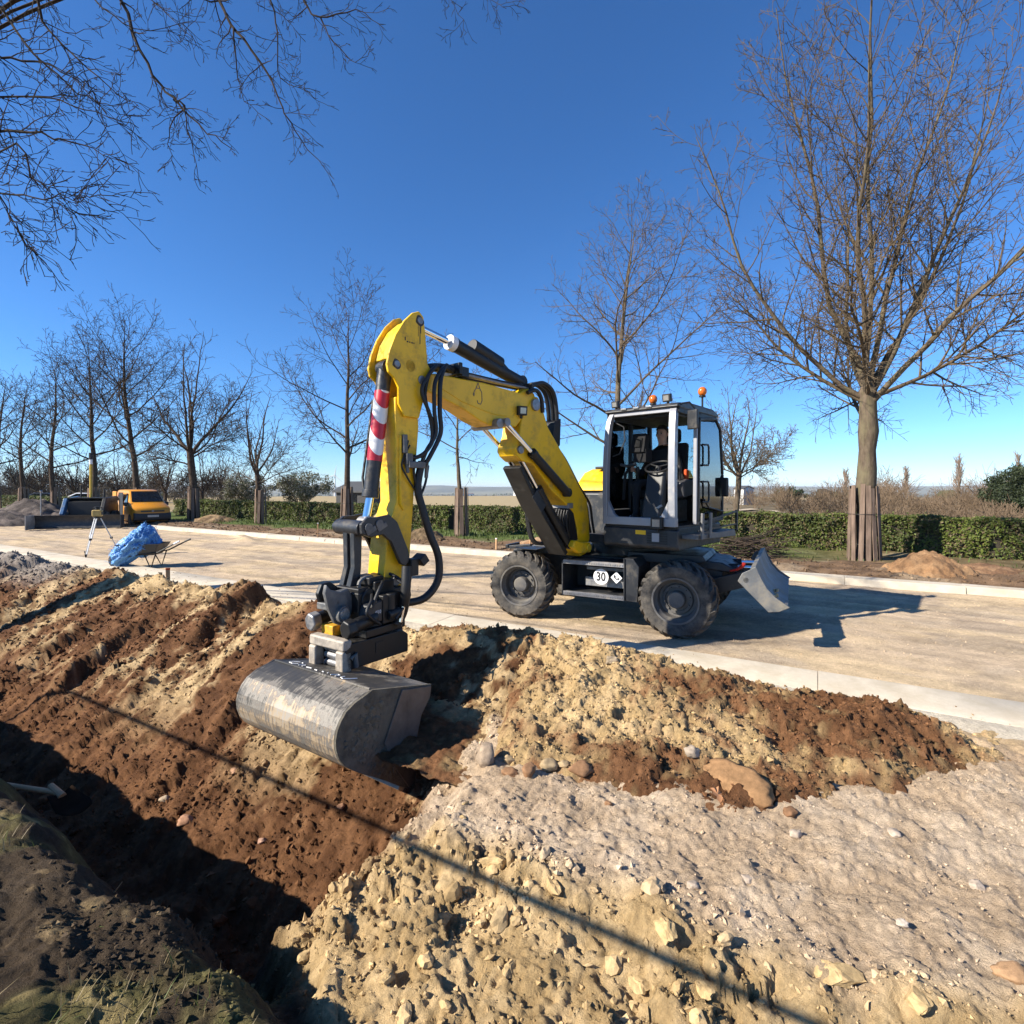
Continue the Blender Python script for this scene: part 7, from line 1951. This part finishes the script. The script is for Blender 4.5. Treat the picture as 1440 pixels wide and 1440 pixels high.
# ---- stones lying about the dig
def stone(px, py, z, size, col, label, seed, group=None, flat=0.8, elong=1.3, rz=0.0, tilt=0.0, sink=0.3, block=False):
    V0, F0 = ICO3
    n_ = fbm(V0[:, 0]*1.3+seed*3.1, V0[:, 1]*1.3+V0[:, 2]*1.7, 3, seed, 0.5)
    P = V0*(1+0.30*n_)[:, None]
    # knock flat facets
    g = np.random.default_rng(seed)
    for _ in range(16 if block else 7):
        d = g.standard_normal(3); d /= np.linalg.norm(d); h = P@d; lim = g.uniform(0.45, 0.8) if block else g.uniform(0.62, 0.85)
        P = P-np.clip(h-lim, 0, None)[:, None]*d*0.97
    if block: P = P*(1+0.07*g.standard_normal((len(P), 1)).clip(-1.5, 1.5))
    P = P*np.array([elong, 1.0, flat])*size
    c_ = gp(px, py, z)
    o = np_mesh("sand_block" if block else "stone", P, F0, M['clod'], smooth=not block, col=np.tile(np.array(col), (len(P), 1))*(1+0.25*n_[:, None]))
    o.location = c_+Vector((0, 0, size*flat*(1-2*sink)*0.5)); o.rotation_euler = (tilt, 0, rz)
    return tag(o, label, "sand block" if block else "stone", group)
BR = (0.25, 0.14, 0.075); GY = (0.30, 0.23, 0.165); TN = (0.38, 0.28, 0.16)
def hz_at(px, py, z0=0.2):
    z = z0
    for _ in range(12):
        c_ = gp(px, py, z); s = np.array([0.862*c_.x-0.508*c_.y]); t = np.array([0.508*c_.x+0.862*c_.y])
        zz = float(zf_front(s, t)[0][0])
        if -2.9 < s[0] < 1.4 and 3.0 < t[0] < 6.0: zz = max(zz, float(zf_heap(s, t)[0][0]))
        z = 0.5*z+0.5*zz
    return z
def sput(px, py, size, col, label, seed, **kw):
    return stone(px, py, hz_at(px, py), size, col, label, seed, **kw)
sput(1032, 1100, 0.135, (0.27, 0.155, 0.075), "long smooth brown slab of rock on the heap's front foot", 401, elong=2.0, flat=0.42, rz=-0.75, tilt=0.45, sink=0.2)
sput(974, 1060, 0.055, (0.36, 0.29, 0.22), "pale angular stone above the brown slab", 402, elong=1.2, rz=0.3)
sput(684, 1072, 0.085, GY, "large upright grey stone at the trench brink right of the bucket", 403, elong=0.9, flat=1.25, sink=0.1)
sput(716, 1070, 0.042, TN, "small tan stone next to the large upright grey stone", 404)
sput(718, 1088, 0.048, BR, "round brown stone in front of the small tan stone", 405)
sput(744, 1086, 0.058, BR, "upright reddish stone in the row at the heap's foot", 406, flat=1.2, elong=0.9)
sput(771, 1078, 0.058, TN, "yellowish stone in the middle of the row at the heap's foot", 407)
sput(792, 1076, 0.038, TN, "small sandy stone left of the round red-brown stone", 408)
sput(816, 1084, 0.068, BR, "round red-brown stone ending the row at the heap's foot", 409, elong=1.3)
sput(876, 1070, 0.03, BR, "brown pebble halfway up the heap above the stone row", 410)
sput(1112, 1143, 0.036, (0.2, 0.11, 0.06), "dark brown pebble right of the slab at the heap's edge", 411)
sput(855, 1130, 0.022, BR, "brown pebble lying on the pale ground left of the slab", 412)
sput(1120, 1175, 0.034, (0.43, 0.35, 0.27), "pale rounded stone on the light ground below the slab", 413)
sput(1258, 1172, 0.036, (0.43, 0.35, 0.27), "pale flat stone on the light ground in the right half", 414, flat=0.6)
sput(1050, 1238, 0.026, (0.42, 0.34, 0.265), "pale stone in the middle of the light ground", 415)
sput(975, 1246, 0.028, (0.42, 0.34, 0.265), "pale stone near the sand edge below the heap", 416)
sput(1372, 1247, 0.032, (0.42, 0.34, 0.265), "pale stone on the light ground near the right edge", 417)
sput(1268, 1300, 0.022, (0.52, 0.44, 0.35), "small white stone above the sand at the lower right", 418)
sput(1426, 1372, 0.05, (0.36, 0.22, 0.12), "rusty brown stone at the right edge on the sand", 419, elong=1.6)
sput(480, 1135, 0.03, (0.36, 0.2, 0.12), "reddish stone on the brown slope below the bucket", 420)
sput(262, 1155, 0.055, (0.34, 0.19, 0.12), "pinkish stone at the shade edge in the trench", 421, elong=1.4)
sput(232, 1125, 0.045, (0.36, 0.28, 0.2), "tan stone above the pinkish stone in the trench", 422)
sput(330, 1085, 0.04, (0.34, 0.2, 0.12), "brown stone on the slope left of the bar's shadow", 423)
sput(368, 1183, 0.03, (0.36, 0.22, 0.16), "small pale-red stone low on the trench slope", 424)
# big clods on the crest right of the stick and blocks in the sand face
sput(745, 895, 0.16, (0.17, 0.11, 0.065), "dark clod slab lying on the heap's crest right of the stick", 425, block=True, elong=1.5, flat=0.5, rz=-0.3)
sput(800, 908, 0.15, (0.24, 0.165, 0.095), "flat brown clod on the crest in front of the kerb", 426, block=True, elong=1.9, flat=0.38, rz=-0.5)
sput(860, 930, 0.075, (0.28, 0.22, 0.15), "grey-brown clod at the end of the crest slabs", 427, block=True, elong=1.3, flat=0.7)
SB = (0.46, 0.325, 0.16)
for i, (px, py, sz_, lab) in enumerate(((620, 1290, 0.085, "pointed sand block in the sand face below the bucket"), (560, 1190, 0.05, "sand block near the brink of the sand face"), (650, 1150, 0.045, "sand block on the brink left of the light ground"),
        (655, 1130, 0.035, "small sand block topmost on the brink"), (560, 1265, 0.05, "sand block in the middle of the sand face"), (545, 1375, 0.06, "square sand block low in the sand face"), (430, 1345, 0.06, "sand block at the left foot of the sand face"),
        (700, 1215, 0.12, "broad flat sand slab on the brow of the sand"), (720, 1360, 0.07, "sand block at the bottom centre"), (900, 1380, 0.09, "large rounded sand block under the bar's shadow"), (990, 1390, 0.075, "sand block at the bottom right of centre"),
        (940, 1310, 0.10, "flat sand slab behind the bar's shadow"), (1180, 1375, 0.13, "broad sand slab at the lower right"), (1290, 1410, 0.10, "sand block beside the broad slab at the lower right"))):
    sput(px, py, sz_*0.62, SB, lab, 440+i, elong=1.3, flat=0.6, rz=i*1.3, tilt=0.3*math.sin(i*2.1), sink=0.42, block=True)

# ---- shovel in the trench at the left edge
sh = thing("shovel", "old shovel with wooden handle lying in the shaded trench at the left edge", "shovel", at(45, 1110, 4.4))
a_ = at(-90, 1092, 4.5)-at(45, 1110, 4.4); b2 = at(82, 1115, 4.35)-at(45, 1110, 4.4); c2 = at(122, 1152, 4.2)-at(45, 1110, 4.4)
q = MB(); q.tube([a_, a_.lerp(b2, 0.5)+Vector((0, 0, 0.01)), b2], [0.019, 0.02, 0.021], 12); q.build("handle", M['freshwood'], sh)
d_ = (c2-b2).normalized(); sd_ = d_.cross(Vector((0, 0, 1))).normalized()
q = MB(); rows = []
for k in range(7):
    u_ = k/6; w_ = 0.12*(0.75+0.35*u_) if u_ < 0.75 else 0.12*(1.0-1.1*(u_-0.75))
    for j in range(5):
        v2 = (j-2)/2; rows.append(b2+d_*(0.02+0.30*u_)+sd_*w_*v2+Vector((0, 0, 0.03*v2*v2-0.05*math.sin(u_*3.1)*0.4)))
q.add(rows, [(k*5+j, k*5+j+1, (k+1)*5+j+1, (k+1)*5+j) for k in range(6) for j in range(4)]); bo_ = q.build("blade", mat('rusty_shovel', (0.018, 0.011, 0.007), 0.95, var=0.4, spec=0.05), sh); so_ = bo_.modifiers.new("solid", 'SOLIDIFY'); so_.thickness = 0.003
q = MB(); q.tube([b2-d_*0.12, b2+d_*0.06], [0.024, 0.03], 10); q.build("socket", M['freshwood'], sh)

# ---- twig, oak leaf, grass tuft
tw = MB(); p0 = at(140, 1275, 2.75); p1 = at(172, 1240, 2.75)
tw.tube([Vector((0, 0, 0)), (p1-p0)*0.5+Vector((0.01, 0, 0.0)), p1-p0], [0.005, 0.004, 0.002], 6); tw.tube([(p1-p0)*0.1, (p1-p0)*0.15+Vector((0.0, 0.02, 0.05))], [0.003, 0.002], 5)
o_ = tw.build("twig", M['freshwood']); o_.location = p0; tag(o_, "pale twig standing up from the near bank above the trench", "twig")
lf = MB(); pts = [(0, -0.04), (0.02, -0.02), (0.012, -0.01), (0.035, 0.005), (0.018, 0.015), (0.025, 0.035), (0.008, 0.03), (0, 0.055), (-0.008, 0.03), (-0.025, 0.035), (-0.018, 0.015), (-0.035, 0.005), (-0.012, -0.01), (-0.02, -0.02)]
vs = [(x*1.3, y*1.3, 0.02*abs(math.sin(i))) for i, (x, y) in enumerate(pts)]+[(0, 0, 0.012)]
lf.add(vs, [(i, (i+1) % 14, 14) for i in range(14)]); o_ = lf.build("oak_leaf", mat('dry_leaf', (0.42, 0.20, 0.09), 0.8, var=0.2), None, fix=False)
o_.location = gp(1008, 1118, hz_at(1008, 1118)+0.03); o_.rotation_euler = (0.7, 0.1, 0.4); tag(o_, "dry reddish oak leaf left of the brown slab on the heap", "leaf")

# ---- parked cars beyond the left hedge
def car(px, Y, mt, label, rz):
    o = thing("parked_car", label, "car", ((px-720)/F_PX*Y, Y, 0), rz, "cars parked behind the left hedge")
    q = MB(); q.prism([(2.1, 0.3), (2.15, 0.62), (1.9, 0.80), (1.0, 0.95), (0.35, 1.42), (-0.9, 1.47), (-1.7, 1.05), (-2.1, 0.95), (-2.15, 0.35)], -0.85, 0.85); q.build("body", mt, o, bevel=0.12, seg=3)
    for sd in (1, -1):
        q = MB(); q.prism([(0.85, 0.98), (0.33, 1.36), (-0.85, 1.40), (-1.45, 1.03)], 0.851*sd, 0.856*sd); q.build("side_window", M['darkglass'], o)
        for x in (1.35, -1.3):
            q = MB(); q.cyl((x, 0.68*sd, 0.31), (x, 0.87*sd, 0.31), 0.31, 18); q.build("wheel", M['tyre'], o, bevel=0.03)
    q = MB(); q.add([(0.98, -0.68, 0.97), (0.98, 0.68, 0.97), (0.40, 0.60, 1.41), (0.40, -0.60, 1.41)], [(0, 1, 2, 3)]); q.build("windscreen", M['darkglass'], o)
car(124, 58, M['white'], "white car roof showing over the hedge behind the yellow mast", 0.5)
car(66, 60, mat('dark_car_paint', (0.03, 0.035, 0.045), 0.3), "dark car half hidden behind the gravel heap and hedge", 0.4)

# ---- unseen tube rail on posts, added to throw the long thin shadow
bar_ = thing("shadow_rail", "tube rail out of view at the left, added to cast the long shadow", "shadow_rail", (-9.1, 5.5, 0))
p0 = Vector((-10.6, 5.3, 2.5)); p1 = Vector((1.6, -1.95, 2.72)); o0 = Vector((-9.1, 5.5, 0))
q = MB(); q.tube([p0-o0, p1-o0], 0.024, 12); q.build("rail", M['steel'], bar_)
for pp_ in (p0, p1):
    q = MB(); q.tube([Vector((pp_.x, pp_.y, -0.2))-o0, pp_-o0], 0.03, 10); q.build("post", M['steel'], bar_)

# ---- the air over the valley: far things fade in it
hz = MB(); hz.bx((-9600, -60, -38), (9600, 9600, 46))
hzo = hz.build("haze", [], None, smooth=0)
mh = bpy.data.materials.new("haze_air"); mh.use_nodes = True
mh.node_tree.nodes.remove(mh.node_tree.nodes["Principled BSDF"])
pv = mh.node_tree.nodes.new("ShaderNodeVolumePrincipled")
pv.inputs['Color'].default_value = (0.80, 0.90, 1.0, 1)
pv.inputs['Density'].default_value = 0.0001
mh.node_tree.links.new(pv.outputs[0], mh.node_tree.nodes["Material Output"].inputs['Volume'])
hzo.data.materials.append(mh)
tag(hzo, "thin bluish haze over the far valley", "haze", kind='stuff')
